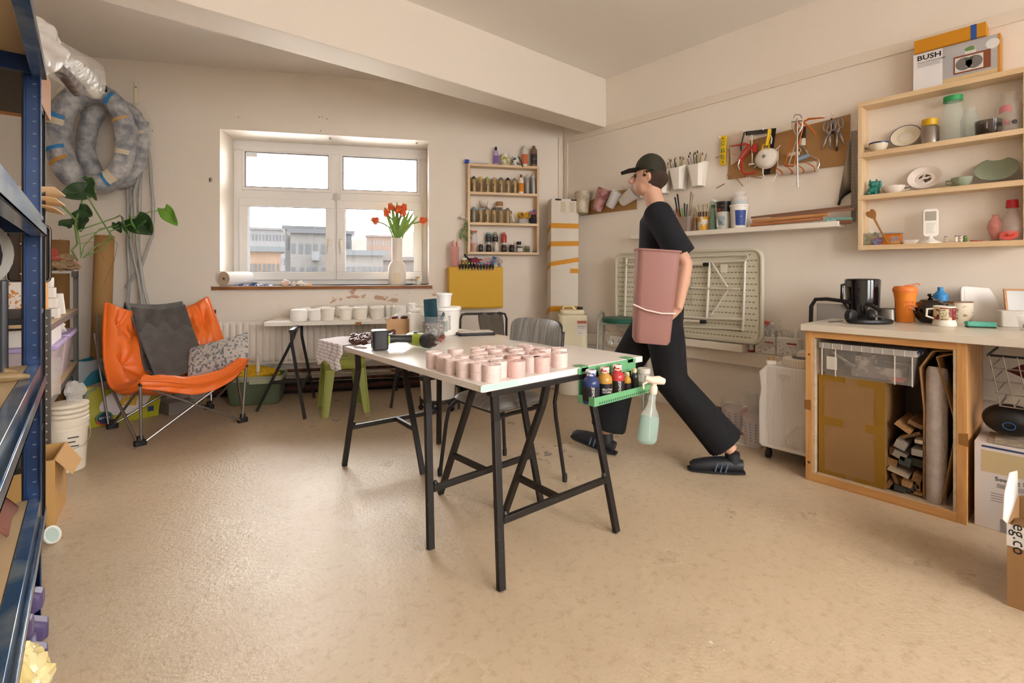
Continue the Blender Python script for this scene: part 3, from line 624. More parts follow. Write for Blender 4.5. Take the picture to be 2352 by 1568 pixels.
PP = []
for k in rows:
    for j, (cx, cy, i) in enumerate(sorted(rows[k])):
        h = .064 if i != 0 else .07; r_ = .0375
        q = FL(720+cx/3.794, 700+cy/3.794, TZ+h); PP.append([q.x, q.y, r_, h, i, k, j, len(rows[k])])
for it in range(60):        # settle: no two pots share space
    for a in PP:
        for b_ in PP:
            if a is b_: continue
            dx, dy = b_[0]-a[0], b_[1]-a[1]; d = hypot(dx, dy); mn = a[2]+b_[2]+.0015
            if d < mn: s_ = (mn-d)/2/max(d, 1e-4); a[0] -= dx*s_; a[1] -= dy*s_; b_[0] += dx*s_; b_[1] += dy*s_
PP.sort(key=lambda a: a[4])
for x, y, r_, h, i, k, j, n_ in PP:
    x = max(TX0+r_+.003, x); y = max(TY0+r_+.003, y)
    pot('%s pot, %s from the left in the %s' % ('rosier pink' if i in (21, 25, 26, 19) else 'pale pink', ordn(j), RN[k]), (x, y, TZ), PINK2 if i in (21, 25, 26, 19) else PINK, r_, h, 0)
# cloth on the far left corner
def clothf(u, v):
    y = 2.80 + .36*u; wv_ = .012*sin(v*16)+.008*sin(v*31)
    if v < .62: x = 1.50 - (1.50-1.115)*(v/.62) - .05*(1-v)*sin(u*5); return (x, y + wv_*.7, TZ + .003 + .007*abs(sin(u*13+v*9))*max(0, (1-v)))
    k = (v-.62)/.38
    return (1.113 - .012*sin(k*2) - .010*abs(sin(u*15)) , y + .02*k*sin(u*3)+wv_, TZ+.003 - k*(.135+.02*sin(u*8)))
def stripes():
    mt, nt, b = nm('striped_cotton'); L = nt.links.new
    tc = nt.nodes.new('ShaderNodeTexCoord'); wv = nt.nodes.new('ShaderNodeTexWave'); wv.bands_direction = 'Z'; wv.inputs['Scale'].default_value = 14; wv.inputs['Distortion'].default_value = .4
    ad = nt.nodes.new('ShaderNodeSeparateXYZ'); L(tc.outputs['Object'], ad.inputs[0]); su_ = nt.nodes.new('ShaderNodeMath'); L(ad.outputs['Z'], su_.inputs[0]); L(ad.outputs['X'], su_.inputs[1])
    cb = nt.nodes.new('ShaderNodeCombineXYZ'); L(su_.outputs[0], cb.inputs['Z']); L(cb.outputs[0], wv.inputs['Vector'])
    rp = nt.nodes.new('ShaderNodeValToRGB'); rp.color_ramp.elements[0].position = .82; rp.color_ramp.elements[0].color = lin('f2eaea'); rp.color_ramp.elements[1].position = .95; rp.color_ramp.elements[1].color = lin('b9b4cc')
    L(wv.outputs['Fac'], rp.inputs['Fac']); L(rp.outputs['Color'], b.inputs['Base Color']); b.inputs['Roughness'].default_value = .9; return mt
g = MB(); g.grid(clothf, 60, 70); o = g.obj('cloth', stripes(), solid=.0015, smooth=60); tag(o, 'thin white striped cloth draped over the far left corner of the worktable', 'cloth')
# dark pebbles
PEB = m('4a2a25', .22, var=.3, vs=40, h2='6e443c')
pb0 = None; k = 0
def pebble(px_, py_, sc_, lbl, grp, mat=PEB, z=0):
    global pb0
    q = TP(px_, py_); o = MB().ball((0, 0, 0), .017*sc_, 14, (1.15, .85, .72), wob=.25, seed=random.randint(0, 99)).obj('pebble', mat, loc=(q.x, q.y, TZ+.006+.0115*sc_+z), rz=RU(0, 6)); tag(o, lbl, 'pebble', grp); return o
occ = []
def free(q, r_):
    for a in occ:
        if (a[0]-q.x)**2+(a[1]-q.y)**2 < (a[2]+r_)**2: return False
    occ.append((q.x, q.y, r_)); return True
tries = 0
while k < 44 and tries < 3000:
    tries += 1; px_ = RU(806, 906); py_ = RU(770, 792) - (px_-806)*.10
    if px_ < 838 and py_ > 788: continue
    q = TP(px_, py_)
    if not (TX0+.02 < q.x < 2.1 and q.y < 3.12 ) or not free(q, .0165): continue
    pebble(px_, py_, RU(.85, 1.1), 'glossy dark brown pebble in the heap behind the drill battery', 'dark pebbles behind the drill'); k += 1
for i, (px_, py_, s_) in enumerate(((836, 795, 1.4), (812, 790, 1.3), (822, 794, 1.35))): pebble(px_, py_, s_, ['large dark brown pebble touching the drill battery', 'dark brown pebble farthest left on the striped cloth', 'dark brown pebble in front of the leftmost one on the cloth'][i], 'large pebbles on the cloth')
BALL = m('6f3a30', .3, h2='8b4a3e', vs=30)
for i, (px_, py_, s_) in enumerate(((990, 776, .7), (998, 783, .9), (1009, 787, 1.0), (1017, 779, .95), (1004, 777, .85), (990, 786, .6))):
    q = TP(px_, py_); r_ = .017*s_; o = MB().ball((0,0,0), r_, 18).obj('clay_ball', BALL, loc=(q.x, q.y, TZ+r_)); tag(o, 'small reddish-brown clay ball, %s from the left beside the drill chuck' % ordn([1, 2, 4, 5, 3, 0][i]), 'ball', 'clay balls by the speckled cup')
# drill
DG = m('a7b93c', .4); DK = m('2d2c2d', .45)
a, b_ = TP(872, 803), TP(975, 797); dv2 = (b_-a); ang = math.atan2(dv2.y, dv2.x)
dr = T('cordless_drill', 'lime and black cordless drill lying on the worktable', 'drill', (a.x, a.y, TZ), ang); dr.scale = (1.18,)*3
g = MB(); g.rbox(-.035, .035, -.045, .045, .003, .092, .012); g.obj('battery', DK, dr, bev=.006)
g = MB(); 
for z in (.03, .045, .06): g.box(-.0375, -.0345, -.03, .01, z, z+.004)
g.box(.0345, .039, -.02, .02, .02, .07); g.obj('battery_ribs', m('4a4a4a', .5), dr)
g = MB(); g.box(-.036, -.0352, -.03, -.005, .008, .02); g.box(.034, .042, -.035, .005, .03, .065); g.obj('release_clip', DG, dr, bev=.002)
g = MB(); g.tube([(.03, 0, .048), (.08, -.002, .048), (.13, -.004, .045), (.16, -.01, .042)], [.028, .020, .021, .026], 16, ell=.85); g.obj('handle', DK, dr)
g = MB(); g.tube([(.145, .045, .042), (.155, .02, .042), (.175, -.02, .042), (.195, -.055, .042), (.20, -.075, .042)], [.026, .032, .034, .033, .030], 18, ell=.95)
g.obj('motor_housing', DG, dr)
g = MB(); g.tube([(.198, -.07, .042), (.21, -.10, .042), (.215, -.112, .042)], [.0345, .034, .026], 20); g.obj('torque_collar', DK, dr)
g = MB(); g.tube([(.213, -.108, .042), (.222, -.135, .042), (.229, -.155, .042)], [.024, .023, .012], 18); g.obj('chuck', m('4b4845', .35, .6), dr)
g = MB(); g.tube([(.229, -.155, .042), (.236, -.176, .042)], [.009, .005], 10); g.obj('drill_bit', CHROME, dr)
g = MB(); g.box(.155, .185, -.02, .02, .070, .0775); g.obj('label_plate', m('1c1c1c', .4), dr, bev=.002)
# cardboard box with pebbles
CARD = m('c79f73', .75, var=.05, vs=8); CARDD = m('a9825a', .8, var=.08, vs=8)
bx = T('gift_box', 'small open brown card box of pebbles and tissue beyond the drill', 'box', TP(922, 763), R(-38))
g = MB(); ring_ = lambda mb, x0, x1, y0, y1, z0, z1, t: (mb.box(x0, x1, y0, y0+t, z0, z1), mb.box(x0, x1, y1-t, y1, z0, z1), mb.box(x0, x0+t, y0+t, y1-t, z0, z1), mb.box(x1-t, x1, y0+t, y1-t, z0, z1))
ring_(g, -.09, .09, -.062, .062, .001, .10, .003); g.box(-.087, .087, -.06, .06, .001, .005); g.obj('box_body', CARD, bx)
g = MB(); ring_(g, -.096, .096, -.068, .068, 0, .032, .003); g.obj('lid_tray', CARD, bx)
tis = MB(); tis.ball((0,0,0), .05, 20, (1.25, .85, .55), wob=.9, seed=3); tis.ball((.04,.01,.018), .03, 14, (1.2, 1, .6), wob=1.0, seed=8); tis.ball((-.03, .02, .02), .028, 14, (1,1,.6), wob=1.0, seed=5)
bc = TP(922, 763); o = tis.obj('tissue_paper', m('f4f1ee', .8, bump=.6, bs_=50), loc=(bc.x, bc.y, TZ+.095), rz=R(-38)); tag(o, 'crumpled white tissue paper filling the small card box', 'tissue')
for i, (x, y) in enumerate(((-.045, -.04), (-.028, -.045), (.02, -.045), (.036, -.04))):
    q = bc + MRo(R(-38), 3, 'Z') @ Vector((x, y, 0)); o = MB().ball((0,0,0), .014, 12, (1.2, .9, .8), wob=.3, seed=i).obj('pebble', PEB, loc=(q.x, q.y, TZ+.108)); tag(o, 'dark pebble in the small card box, %s from the left' % ordn(i), 'pebble', 'pebbles in the card box')
# white plastic bottle, speckled cup, tub with lid
wb = TP(968, 772); MILK = m('eee8de', .35, trans=.0, sss=.0)
w1 = T('plastic_jug', 'white plastic jug with grip standing behind the speckled cup', 'jug', (wb.x+.03, wb.y+.10, TZ), R(-40))
g = MB(); g.prism(rpoly(-.055, .055, -.04, .04, .02), 0, .15); g.prism(rpoly(-.05, .02, -.036, .036, .018), .15, .175); g.obj('jug_body', MILK, w1, bev=.008)
g = MB(); g.tube([(.045, 0, .145), (.05, 0, .19), (.01, 0, .205), (-.02, 0, .195)], .011, 8); g.obj('grip', MILK, w1)
g = MB(); g.lathe([(.017, .175), (.017, .20), (.014, .205)], 14, (-.03, 0, 0)); g.box(-.06, -.015, -.008, .008, .205, .213); g.obj('pump_cap', m('f5f2ee', .3), w1)
cp = TP(996, 775)
SPK = m('5f5a56', .5, h2='c4bcb2', vs=70, thr=(.5, .66), det=8)
cu = T('speckled_cup', 'clear tub caked inside with grey speckled plaster, holding a blue sanding sheet', 'cup', (cp.x, cp.y+.0, TZ))
g = MB(); g.lathe([(.058, .0), (.066, .004), (.072, .10)], 28); g.obj('plaster_residue', SPK, cu)
g = MB(); g.lathe([(.062, 0), (.068, .004), (.078, .138), (.080, .14), (.078, .136)], 28, cap=False); g.obj('cup_wall', film('e9e6e2', .18, .2, .2), cu)
g = MB(); g.grid(lambda u, v: ((u-.5)*.085+.004*v, .006*sin(u*6+v), v*.19), 10, 10)
o = g.obj('sanding_sheet', m('1e4450', .85, bump=.5, bs_=300), loc=(cp.x-.012, cp.y+.005, TZ+.06), rot=(R(-4), R(-5), R(-38)), solid=.0015); tag(o, 'dark teal sanding sheet sticking up from the speckled cup', 'sandpaper')
g = MB(); g.prism([(0,0), (.03,0), (.028,.05), (.012,.06)], 0, .004); o = g.obj('scraper', m('2b3a4c', .5), loc=(cp.x+.03, cp.y-.01, TZ+.115), rot=(R(80), R(20), R(-30))); tag(o, 'small dark scraper beside the teal sheet in the speckled cup', 'scraper')
tp_ = TP(1030, 770); tb = T('tub', 'large white tub with lid standing behind the speckled cup, a small tub on top', 'tub', (tp_.x+.02, tp_.y+.06, TZ))
g = MB(); g.lathe([(.080, 0), (.085, .004), (.095, .17), (.0965, .172)], 32); g.obj('tub_body', m('f0ebe2', .35), tb)
g = MB(); g.lathe([(.098, .165), (.103, .168), (.103, .186), (.099, .189), (.085, .189), (.083, .185), (.0001, .185)], 32); g.obj('lid', m('f4f0ea', .3), tb)
lab = MB(); lab.grid(lambda u, v: (.0905*cos(-2.75+u*.72) , .0905*sin(-2.75+u*.72), .03+v*.115), 8, 2); lab.obj('label', m('aeb4a6', .6), tb, rz=0)
text('JESMONITE', .019, m('1d1d1d', .6), tb, (-.036, -.0965, .088), (R(90), R(90), R(-22)), 'label_lettering')
t2 = T('small_tub', 'small clear-white tub standing on the lid of the large white tub', 'tub', (tp_.x+.005, tp_.y+.06, TZ+.189))
g = MB(); g.lathe([(.040, 0), (.043, .003), (.050, .085)], 26); g.obj('tub_body', m('f1efec', .35, var=.06, vs=30), t2)
g = MB(); g.lathe([(.052, .078), (.055, .080), (.055, .092), (.051, .094), (.0001, .094)], 26); g.obj('rim', m('f7f5f2', .3), t2)
# black scale tray
sc_ = TP(1091, 768); s3 = T('kitchen_scale', 'flat black tray-like scale with a pale dusty top on the far end of the worktable', 'scale', (sc_.x, sc_.y, TZ), R(-24))
MB().prism(rpoly(-.125, .125, -.075, .075, .015), .003, .020).obj('base', m('221f1f', .4), s3, bev=.004)
MB().prism(rpoly(-.115, .115, -.066, .066, .01), .020, .023).obj('platform', m('cfc6bb', .5, h2='5a544e', vs=30, thr=(.6,.7)), s3)
# green wire rack with its bottles
GR = m('6fae7c', .4, .1); rx0, rx1, ry = 1.645, 2.065, TY0
gr = T('hanging_rack', 'mint green metal rack hooked on the near right edge of the worktable', 'rack', (0, 0, 0))
g = MB(); zt_ = TZ-.002; zb_ = .585
g.box(rx0, rx1, ry-.006, ry-.003, .675, zt_); g.box(rx0, rx0+.03, ry-.006, ry-.003, zb_, .68); g.box(rx1-.03, rx1, ry-.006, ry-.003, zb_, .68); g.box(rx0, rx1, ry-.006, ry-.003, zb_, .60)
for x in range(9):
    xx = rx0+.05+x*.042; g.box(xx, xx+.003, ry-.006, ry-.003, .60, .68)
g.box(rx0, rx1, ry-.0055, ry-.0035, .635, .639); g.obj('back_plate', GR, gr, bev=.001)
g = MB(); g.box(rx0, rx1, ry-.095, ry-.003, zb_-.002, zb_); g.box(rx0, rx1, ry-.098, ry-.095, zb_-.002, zb_+.036); g.box(rx0-.002, rx0, ry-.098, ry-.003, zb_-.002, zb_+.036); g.box(rx1, rx1+.002, ry-.098, ry-.003, zb_-.002, zb_+.036); g.obj('tray', GR, gr, bev=.0015)
g = MB()
for i in range(24): g.box(rx0+.03+i*.0155, rx0+.038+i*.0155, ry-.0985, ry-.098, zb_+.003, zb_+.013)
g.obj('tray_slots', m('3f5e45', .6), gr)
for x in (rx0+.02, rx1-.065):
    g = MB(); g.box(x, x+.045, ry-.006, ry+.045, TZ+.0005, TZ+.0035); g.box(x, x+.045, ry-.006, ry-.003, TZ-.02, TZ+.003); g.obj('hook', GR, gr, bev=.001)
def paint_bottle(name, lbl, loc, r_, h, col, capcol, rz=0, txt=None, grp=None, labcol='1d1b1d', drip=None, tsz=.014, vert=True, fillc=None):
    p = T(name, lbl, 'bottle', loc, rz, grp)
    g = MB(); g.lathe([(r_*.9, 0), (r_, .006), (r_, h*.60), (r_*.93, h*.70), (r_*.55, h*.80), (r_*.5, h*.84)], 26); g.obj('bottle_body', m(col, .22), p)
    g = MB(); g.lathe([(r_*.58, h*.83), (r_*.60, h*.84), (r_*.60, h*.97), (r_*.54, h), (.0001, h)], 22); g.obj('cap', m(capcol, .45, h2=drip, vs=60, thr=(.48,.56)) if drip else m(capcol, .4), p)
    g = MB(); g.grid(lambda u, v: ((r_+.0006)*cos(-PI*.95+u*PI*.75), (r_+.0006)*sin(-PI*.95+u*PI*.75), h*.1+v*h*.42), 14, 2); g.obj('label', m(labcol, .45), p)
    if txt: text(txt, tsz, m('e9e4de', .5), p, (.0, -(r_+.0015), h*.31), (R(90), R(90) if vert else 0, 0), 'label_lettering')
    return p
yb_ = ry-.049
bots = [(1357, .041, .145, '2b3a6a', 'ece4e0', 'JESMON', '3c4a8c', 'blue paint bottle at the left end of the green rack'), (1389, .036, .145, 'b98a3e', 'efe6de', 'YELLOW\nOCHRE', 'c83a34', 'ochre yellow paint bottle second in the green rack'), (1418, .036, .145, 'b5383a', 'efe2dc', 'JESMON', 'c02a2a', 'red paint bottle third in the green rack')]
for x, r_, h, c_, cc, tx, dr_, lbl in bots:
    q = RY(x, HZ, yb_); paint_bottle('paint_bottle', lbl, (q.x, yb_, zb_+.001), r_*.93, h, c_, cc, R(-35), tx, 'paint bottles in the green rack', drip=dr_, tsz=.012 if 'Y' in tx[:2] else .017, vert='YEL' not in tx)
for x, r_, h, c_, lbl in ((1440, .020, .10, 'b98a2e', 'small ochre paint bottle beside the red one in the green rack'), (1457, .020, .11, '2a2728', 'small black paint bottle towards the right of the green rack')):
    q = RY(x, HZ, yb_); paint_bottle('paint_bottle', lbl, (q.x, yb_, zb_+.001), r_, h, c_, 'efe8df', R(-35), None, 'paint bottles in the green rack', drip='b8a060')
q = RY(1479, HZ, yb_); j = T('glass_jar', 'clear jar with screw lid at the right end of the green rack', 'jar', (q.x, yb_, zb_+.001))
g = MB(); g.lathe([(.027, 0), (.030, .004), (.030, .07), (.026, .08)], 24, cap=False); g.obj('jar_body', film('dcd8d0', .4, .1, 0), j)
g = MB(); g.lathe([(.029, .078), (.031, .08), (.031, .10), (.028, .103), (.0001, .103)], 24); g.obj('lid', m('c8c0b4', .35), j)
# spray bottle hanging on the tray lip
q = Vector((1.955, ry-.142, 0)); sb_ = T('spray_bottle', 'clear spray bottle of pale green liquid hanging from the green rack', 'spray bottle', (q.x, q.y, .372), rot=(R(2), R(7), R(-38)))
prof = [(.0, .030), (.006, .040), (.02, .047), (.10, .047), (.135, .040), (.165, .024), (.19, .017), (.215, .0165), (.235, .014)]
g = MB(); vs = []; fs = []; n_ = 24
for z, r_ in prof:
    for kk in range(n_): a_ = 2*PI*kk/n_; vs.append((r_*cos(a_), r_*.62*sin(a_), z))
for i in range(len(prof)-1):
    for kk in range(n_): k2 = (kk+1) % n_; fs.append((i*n_+kk, i*n_+k2, (i+1)*n_+k2, (i+1)*n_+kk))
fs.append(tuple(range(n_-1, -1, -1))); g.add(vs, fs); g.obj('bottle_body', film('dfe8e2', .28, .06, 0), sb_)
g = MB(); vs = []; fs = []
for z, r_ in [(.002, .028), (.007, .038), (.02, .045), (.10, .045), (.123, .0415)]:
    for kk in range(n_): a_ = 2*PI*kk/n_; vs.append((r_*cos(a_), r_*.60*sin(a_), z))
for i in range(4):
    for kk in range(n_): k2 = (kk+1) % n_; fs.append((i*n_+kk, i*n_+k2, (i+1)*n_+k2, (i+1)*n_+kk))
fs += [tuple(range(n_-1, -1, -1)), tuple(4*n_+kk for kk in range(n_))]; g.add(vs, fs); g.obj('liquid', film('7fb9a4', .5, .1, 0), sb_)
NOZ = m('e6d6c0', .4)
g = MB(); g.lathe([(.017, .232), (.018, .235), (.018, .262), (.014, .268)], 18); g.obj('collar', NOZ, sb_)
g = MB(); g.tube([(.045, 0, .292), (.02, 0, .296), (-.01, 0, .292), (-.045, 0, .30)], [.016, .022, .020, .012], 14, ell=.9); g.tube([(0,0,.262), (0,0,.29)], .012, 10); g.obj('spray_head', NOZ, sb_)
g = MB(); g.tube([(-.03, 0, .288), (-.05, 0, .27), (-.046, 0, .248)], [.007, .006, .005], 8); g.obj('trigger', NOZ, sb_)
g = MB(); g.tube([(0,0,.24), (.005,0,.1), (.012,0,.01)], .0025, 6); g.obj('dip_tube', m('e8ece8', .4), sb_)
# ---------------------------------------------------------------- white moulds on the window table
PL = m('f3efe8', .6, bump=.15, bs_=20); PLT = m('efe7da', .55, h2='8c7d6a', vs=26, thr=(.70,.73), det=3)
def wt(x, d): q = BW(x, HZ, d); return Vector((q.x, q.y, TZ))
for i, x in enumerate((753, 794, 828, 866)):
    c_ = T('plaster_pot', 'flecked plaster beaker, %s from the left in the front row under the window' % ordn(i), 'pot', wt(x, .47), 0, 'plaster beakers on the window table')
    MB().lathe([(.047, 0), (.050, .003), (.057, .095)], 28).obj('pot_body', PLT, c_)
    MB().lathe([(.058, .092), (.061, .094), (.061, .106), (.058, .109), (.052, .109), (.05, .10), (.0001, .098)], 28).obj('rim', PLT, c_)
mds = [(687, .46, .072, .100, 'lumpy white mould at the front left corner of the window table'), (726, .43, .064, .098, 'white mould half hidden by the leftmost flecked beaker'), (697, .26, .072, .105, 'white mould at the left end of the back row under the window'), (741, .20, .080, .112, 'wide white mould second in the back row under the window'), (787, .20, .065, .112, 'white mould third in the back row under the window'), (826, .20, .078, .112, 'wide white mould fourth in the back row under the window'), (867, .20, .072, .112, 'white mould fifth in the back row under the window'), (898, .24, .05, .11, 'narrow white mould sixth in the back row under the window'), (917, .34, .066, .115, 'lumpy white mould behind the small card box'), (947, .30, .055, .115, 'white mould at the right end of the window table')]
for x, d_, r_, h, lbl in mds:
    g = MB(); N_ = 28; prof = [(r_*.90, 0), (r_*.99, .012), (r_, .03), (r_, h*.82), (r_*.93, h*.93), (r_*.78, h), (.0001, h*.97)]
    vs = []; fs = []
    for pi_, (rr, z) in enumerate(prof):
        for kk in range(N_):
            a_ = 2*PI*kk/N_; q = 1 + .03*NZ(Vector((cos(a_)*2+x, sin(a_)*2, z*20))); vs.append((rr*q*cos(a_), rr*q*sin(a_), z*(1+.05*NZ(Vector((cos(a_)*2, sin(a_)*2+x, 5))) if pi_ > 2 else 1)))
    for i in range(len(prof)-1):
        for kk in range(N_): k2 = (kk+1) % N_; fs.append((i*N_+kk, i*N_+k2, (i+1)*N_+k2, (i+1)*N_+kk))
    fs.append(tuple(range(N_-1, -1, -1))); g.add(vs, fs); o = g.obj('plaster_mould', PL, loc=wt(x, d_), smooth=60); tag(o, lbl, 'mould', 'plaster moulds on the window table')
o = MB().cbox((0,0,.005), (.17,.14,.01)).obj('board', m('b9b2a8', .6), loc=wt(906, .50), rz=BRZ+.1); tag(o, 'thin grey board at the right front of the window table', 'board')
# ---------------------------------------------------------------- window sill things
def sill(x, d=-.1): q = BW(x, HZ, d); return Vector((q.x, q.y, wz0))
PAPR = m('f7f3ee', .7)
pr = T('paper_roll', 'thick roll of white paper lying at the left end of the window sill', 'paper roll', sill(526, .02) + Vector((0,0,.001)), BRZ+R(62))
g = MB(); M_ = MTr((0,0,.068)) @ MRo(R(90), 4, 'Y'); g.lathe([(.012, -.06), (.066, -.06), (.066, .24), (.012, .24)], 36, M=M_, cap=False); g.obj('roll', m('fbf8f4', .7), pr, smooth=50)
MB().lathe([(.012, -.0605), (.065, -.0605)], 36, M=M_, cap=False).obj('roll_end', m('cdb79c', .8), pr)
MB().lathe([(.0125, -.061), (.0125, .241), (.009, .241), (.009, -.061)], 16, M=M_, cap=False).obj('core', m('7b6754', .8), pr)
g = MB(); g.grid(lambda u, v: (-.055+.28*v, .068*sin(-(u*2.2+.4))*-1*(1+.35*u)*1, .068-.067*cos(u*2.2+.4)*(1+.18*u) if True else 0), 20, 4); g.obj('loose_sheet', m('f7f1e6', .7), pr, smooth=60)
# tulips in a tall vase
vq = sill(912, -.12); va = T('ceramic_vase', 'tall cream ceramic vase with brown patches on the window sill, holding tulips', 'vase', vq); va.scale = (1.18,)*3
VM = m('efe4d6', .4, h2='a9663e', vs=9, thr=(.735,.745), det=2)
g = MB(); g.lathe([(.070, 0), (.074, .01), (.076, .13), (.072, .165), (.058, .19), (.047, .205), (.045, .215), (.045, .40), (.047, .405), (.041, .405), (.040, .35)], 36); g.obj('vase_body', VM, va)
g = MB(); g.grid(lambda u, v: (.0768*cos(-PI*.78+u*.75), .0768*sin(-PI*.78+u*.75), .01+v*.095), 12, 8); g.obj('handle_plate', m('e9d6b8', .45), va)
STEM = m('7da04a', .5); LEAFT = m('93b558', .5, var=.25, vs=20); TUL = m('e8522e', .4, h2='f5843c', vs=14)
th = [(-.105, -.02, .115, 'leftmost tulip, drooping over the side'), (-.048, 0, .165, 'tulip second from the left, half behind a leaf'), (-.028, .01, .205, 'tulip at the upper left of the bunch'), (.004, -.02, .185, 'tulip in the middle of the bunch'), (.03, .01, .205, 'tulip at the upper right of the bunch'), (.028, -.03, .165, 'tulip just below the upper right one'), (.132, .0, .125, 'rightmost tulip, leaning out to the right')]
for i, (dx, dy, dz, lbl) in enumerate(th):
    dx *= 1.5; dz *= 1.18; e_ = vq + BA*dx + BN*(-dy) + Vector((0,0,.405+dz)); off = e_ - vq
    tl = T('tulip', 'orange-red ' + lbl, 'tulip', vq, 0, 'tulips in the tall vase'); tl.scale = (1.18,)*3
    mid = Vector((off.x*.42, off.y*.42, .40+dz*.72)); P_ = [Vector((dx*.12, 0, .20)), Vector((dx*.2, dy*.3, .39)), mid, off]
    cv = [P_[0], P_[1], (P_[1]+mid)/2, mid, (mid+off)/2 + Vector((0,0,.008)), off]
    MB().tube(cv, .0062, 7).obj('stem', STEM, tl)
    dirv = (off-mid).normalized(); rot = dirv.to_track_quat('Z', 'Y').to_euler()
    g = MB()
    for kk in range(6):
        a_ = kk*PI/3; rr = .85 if kk % 2 else 1.0
        def pet(u, v, a_=a_, rr=rr):
            w_ = (u-.5)*1.15*sin(min(1, v*1.25+.12)*PI*.62)**.8; r_ = (.0185*sin(min(v*1.15+.18, 1)*PI*.80+.1)+.002)*rr; return (r_*cos(a_+w_), r_*sin(a_+w_), -.004+v*.045*(1-.25*abs(u-.5)*2*v))
        g.grid(pet, 6, 8)
    g.obj('petals', TUL, tl, loc=off, rot=rot, solid=.0008, smooth=70).scale = (1.7,)*3
for i, (dx, dz, bend) in enumerate(((-.085, .20, -.5), (-.055, .13, .3), (-.035, .21, .2), (.0, .225, 0), (.012, .12, -.3), (.055, .16, .4), (.085, .185, .3), (.115, .18, .5), (.14, .155, .6), (.075, .10, .6))):
    g = MB()
    def lf(u, v, dx=dx, dz=dz, bend=bend, i=i):
        dx_ = dx*1.25; c_ = Vector((dx_*v**.9, .02*sin(i*2.1)*v, .38+dz*1.5*v)); w_ = .02*sin(PI*min(1, v*.92+.06))**.8*(u-.5)*2
        return c_ + Vector((w_*.8, w_*.5, abs(u-.5)*.010 - .03*abs(bend)*v**4))
    g.grid(lf, 5, 14); g.obj('tulip_leaf', LEAFT, va, rz=BRZ, solid=.0008, smooth=70)
cq = sill(961, -.12); c_ = T('floral_cup', 'white cup with yellow flower pattern at the right of the window sill', 'cup', cq); MB().lathe([(.026, 0), (.030, .003), (.040, .085), (.038, .085), (.028, .006)], 26).obj('cup_body', m('f6f1e8', .3, h2='e0a93c', vs=26, thr=(.56,.58), det=1), c_)
o = MB().lathe([(.025, 0), (.030, .002), (.042, .014), (.040, .014), (.028, .004)], 26).obj('blue_dish', m('5f7396', .3), loc=sill(940, -.03)); tag(o, 'small blue-grey dish on the sill beside the vase', 'dish')
g = MB(); g.tube([(0,0,.004), (.03,0,.012), (.045,.0,.018)], [.004,.005,.002], 6); o = g.obj('dead_flower', m('5b4636', .8), loc=sill(976, -.03), rz=BRZ); tag(o, 'dried twig at the far right end of the sill', 'twig')
BLU = m('4e5f96', .8, h2='e6e4ee', vs=40, thr=(.5,.6))
for i, (x, w_, h, cc, lbl) in enumerate(((560, .15, .020, 'a', 'flat blue-and-white lace piece beside the paper roll'), (587, .10, .035, 'a', 'blue lace heap with a greenish top on the sill'), (614, .10, .020, 'a', 'pale blue lace strip on the sill left of the shell bowl'))):
    g = MB(); g.grid(lambda u, v, i=i, w_=w_, h=h: ((u-.5)*w_, (v-.5)*.07*(1+.3*sin(u*20)), h*(.3+.7*(1-(2*u-1)**2)*(.6+.4*sin(u*40+v*20+i)))*(1-(2*v-1)**4)), 40, 12)
    o = g.obj('lace_piece', BLU, loc=sill(x, -.02), rz=BRZ, smooth=60); tag(o, lbl, 'lace', 'lace on the sill')
sh = T('shell_bowl', 'small pinkish bowl heaped with white shells on the window sill', 'bowl', sill(655, -.01)); MB().lathe([(.022, 0), (.036, .012), (.042, .026), (.036, .026)], 22).obj('bowl', m('e0b79e', .5), sh)
g = MB()
for i in range(14): g.ball((RU(-.026, .026), RU(-.02, .02), RU(.026, .05)), .013, 8, (1.3, .8, .7), wob=.5, seed=i)
g.obj('shells', m('f3ddd4', .5, var=.2, vs=30), sh)
for i, (x, s_, lbl) in enumerate(((675, .020, 'white shell right beside the bowl of shells on the sill'), (688, .026, 'tall pale coral piece in the middle of the sill'), (700, .016, 'small pale shell lying right of the coral piece'))):
    g = MB(); g.ball((0,0,s_*.8), s_, 12, (1.4,.8,.8), wob=.8, seed=i+4)
    if i == 1: g.tube([(-.02,0,.01), (0,0,.03), (.01,0,.05), (.02,0,.03), (.035,0,.01)], .007, 7)
    o = g.obj('shell', m('f2e6da', .5), loc=sill(x, -.01), rz=BRZ); tag(o, lbl, 'shell', 'shells on the sill')
o = MB().rbox(-.022, .022, -.012, .012, 0, .014, .004).obj('soap', m('f0b45c', .5), loc=sill(711, .01), rz=BRZ, bev=.003); tag(o, 'small orange bar on the sill right of the shells', 'soap')
class WF:
    """local frame on a wall: x to the viewer's right, -y into the room, z up"""
    def __init__(s, side, x, y, d=0.0):
        s.side, s.d = side, d; s.rz = BRZ if side == 'b' else R(-90); s.o = s.w(x, y, 0)
    def w(s, x, y, off=0.0): return BW(x, y, s.d+off) if s.side == 'b' else RX(x, y, XW-s.d-off)
    def p(s, x, y, off=0.0):
        q = s.w(x, y, off) - s.o; lx = q.dot(BA) if s.side == 'b' else -q.y
        return Vector((lx, -off, q.z))
    def T(s, name, label, cat, group=None): return T(name, label, cat, s.o, s.rz, group)
def lines(name, par, x0, x1, z0, z1, n, y, col, t):
    g = MB()
    for i in range(n): z = z0+(z1-z0)*i/max(1, n-1); g.box(x0, x0+(x1-x0)*RU(.6, 1), y-.0002, y, z, z+t)
    return g.obj(name, m(col, .6), par)
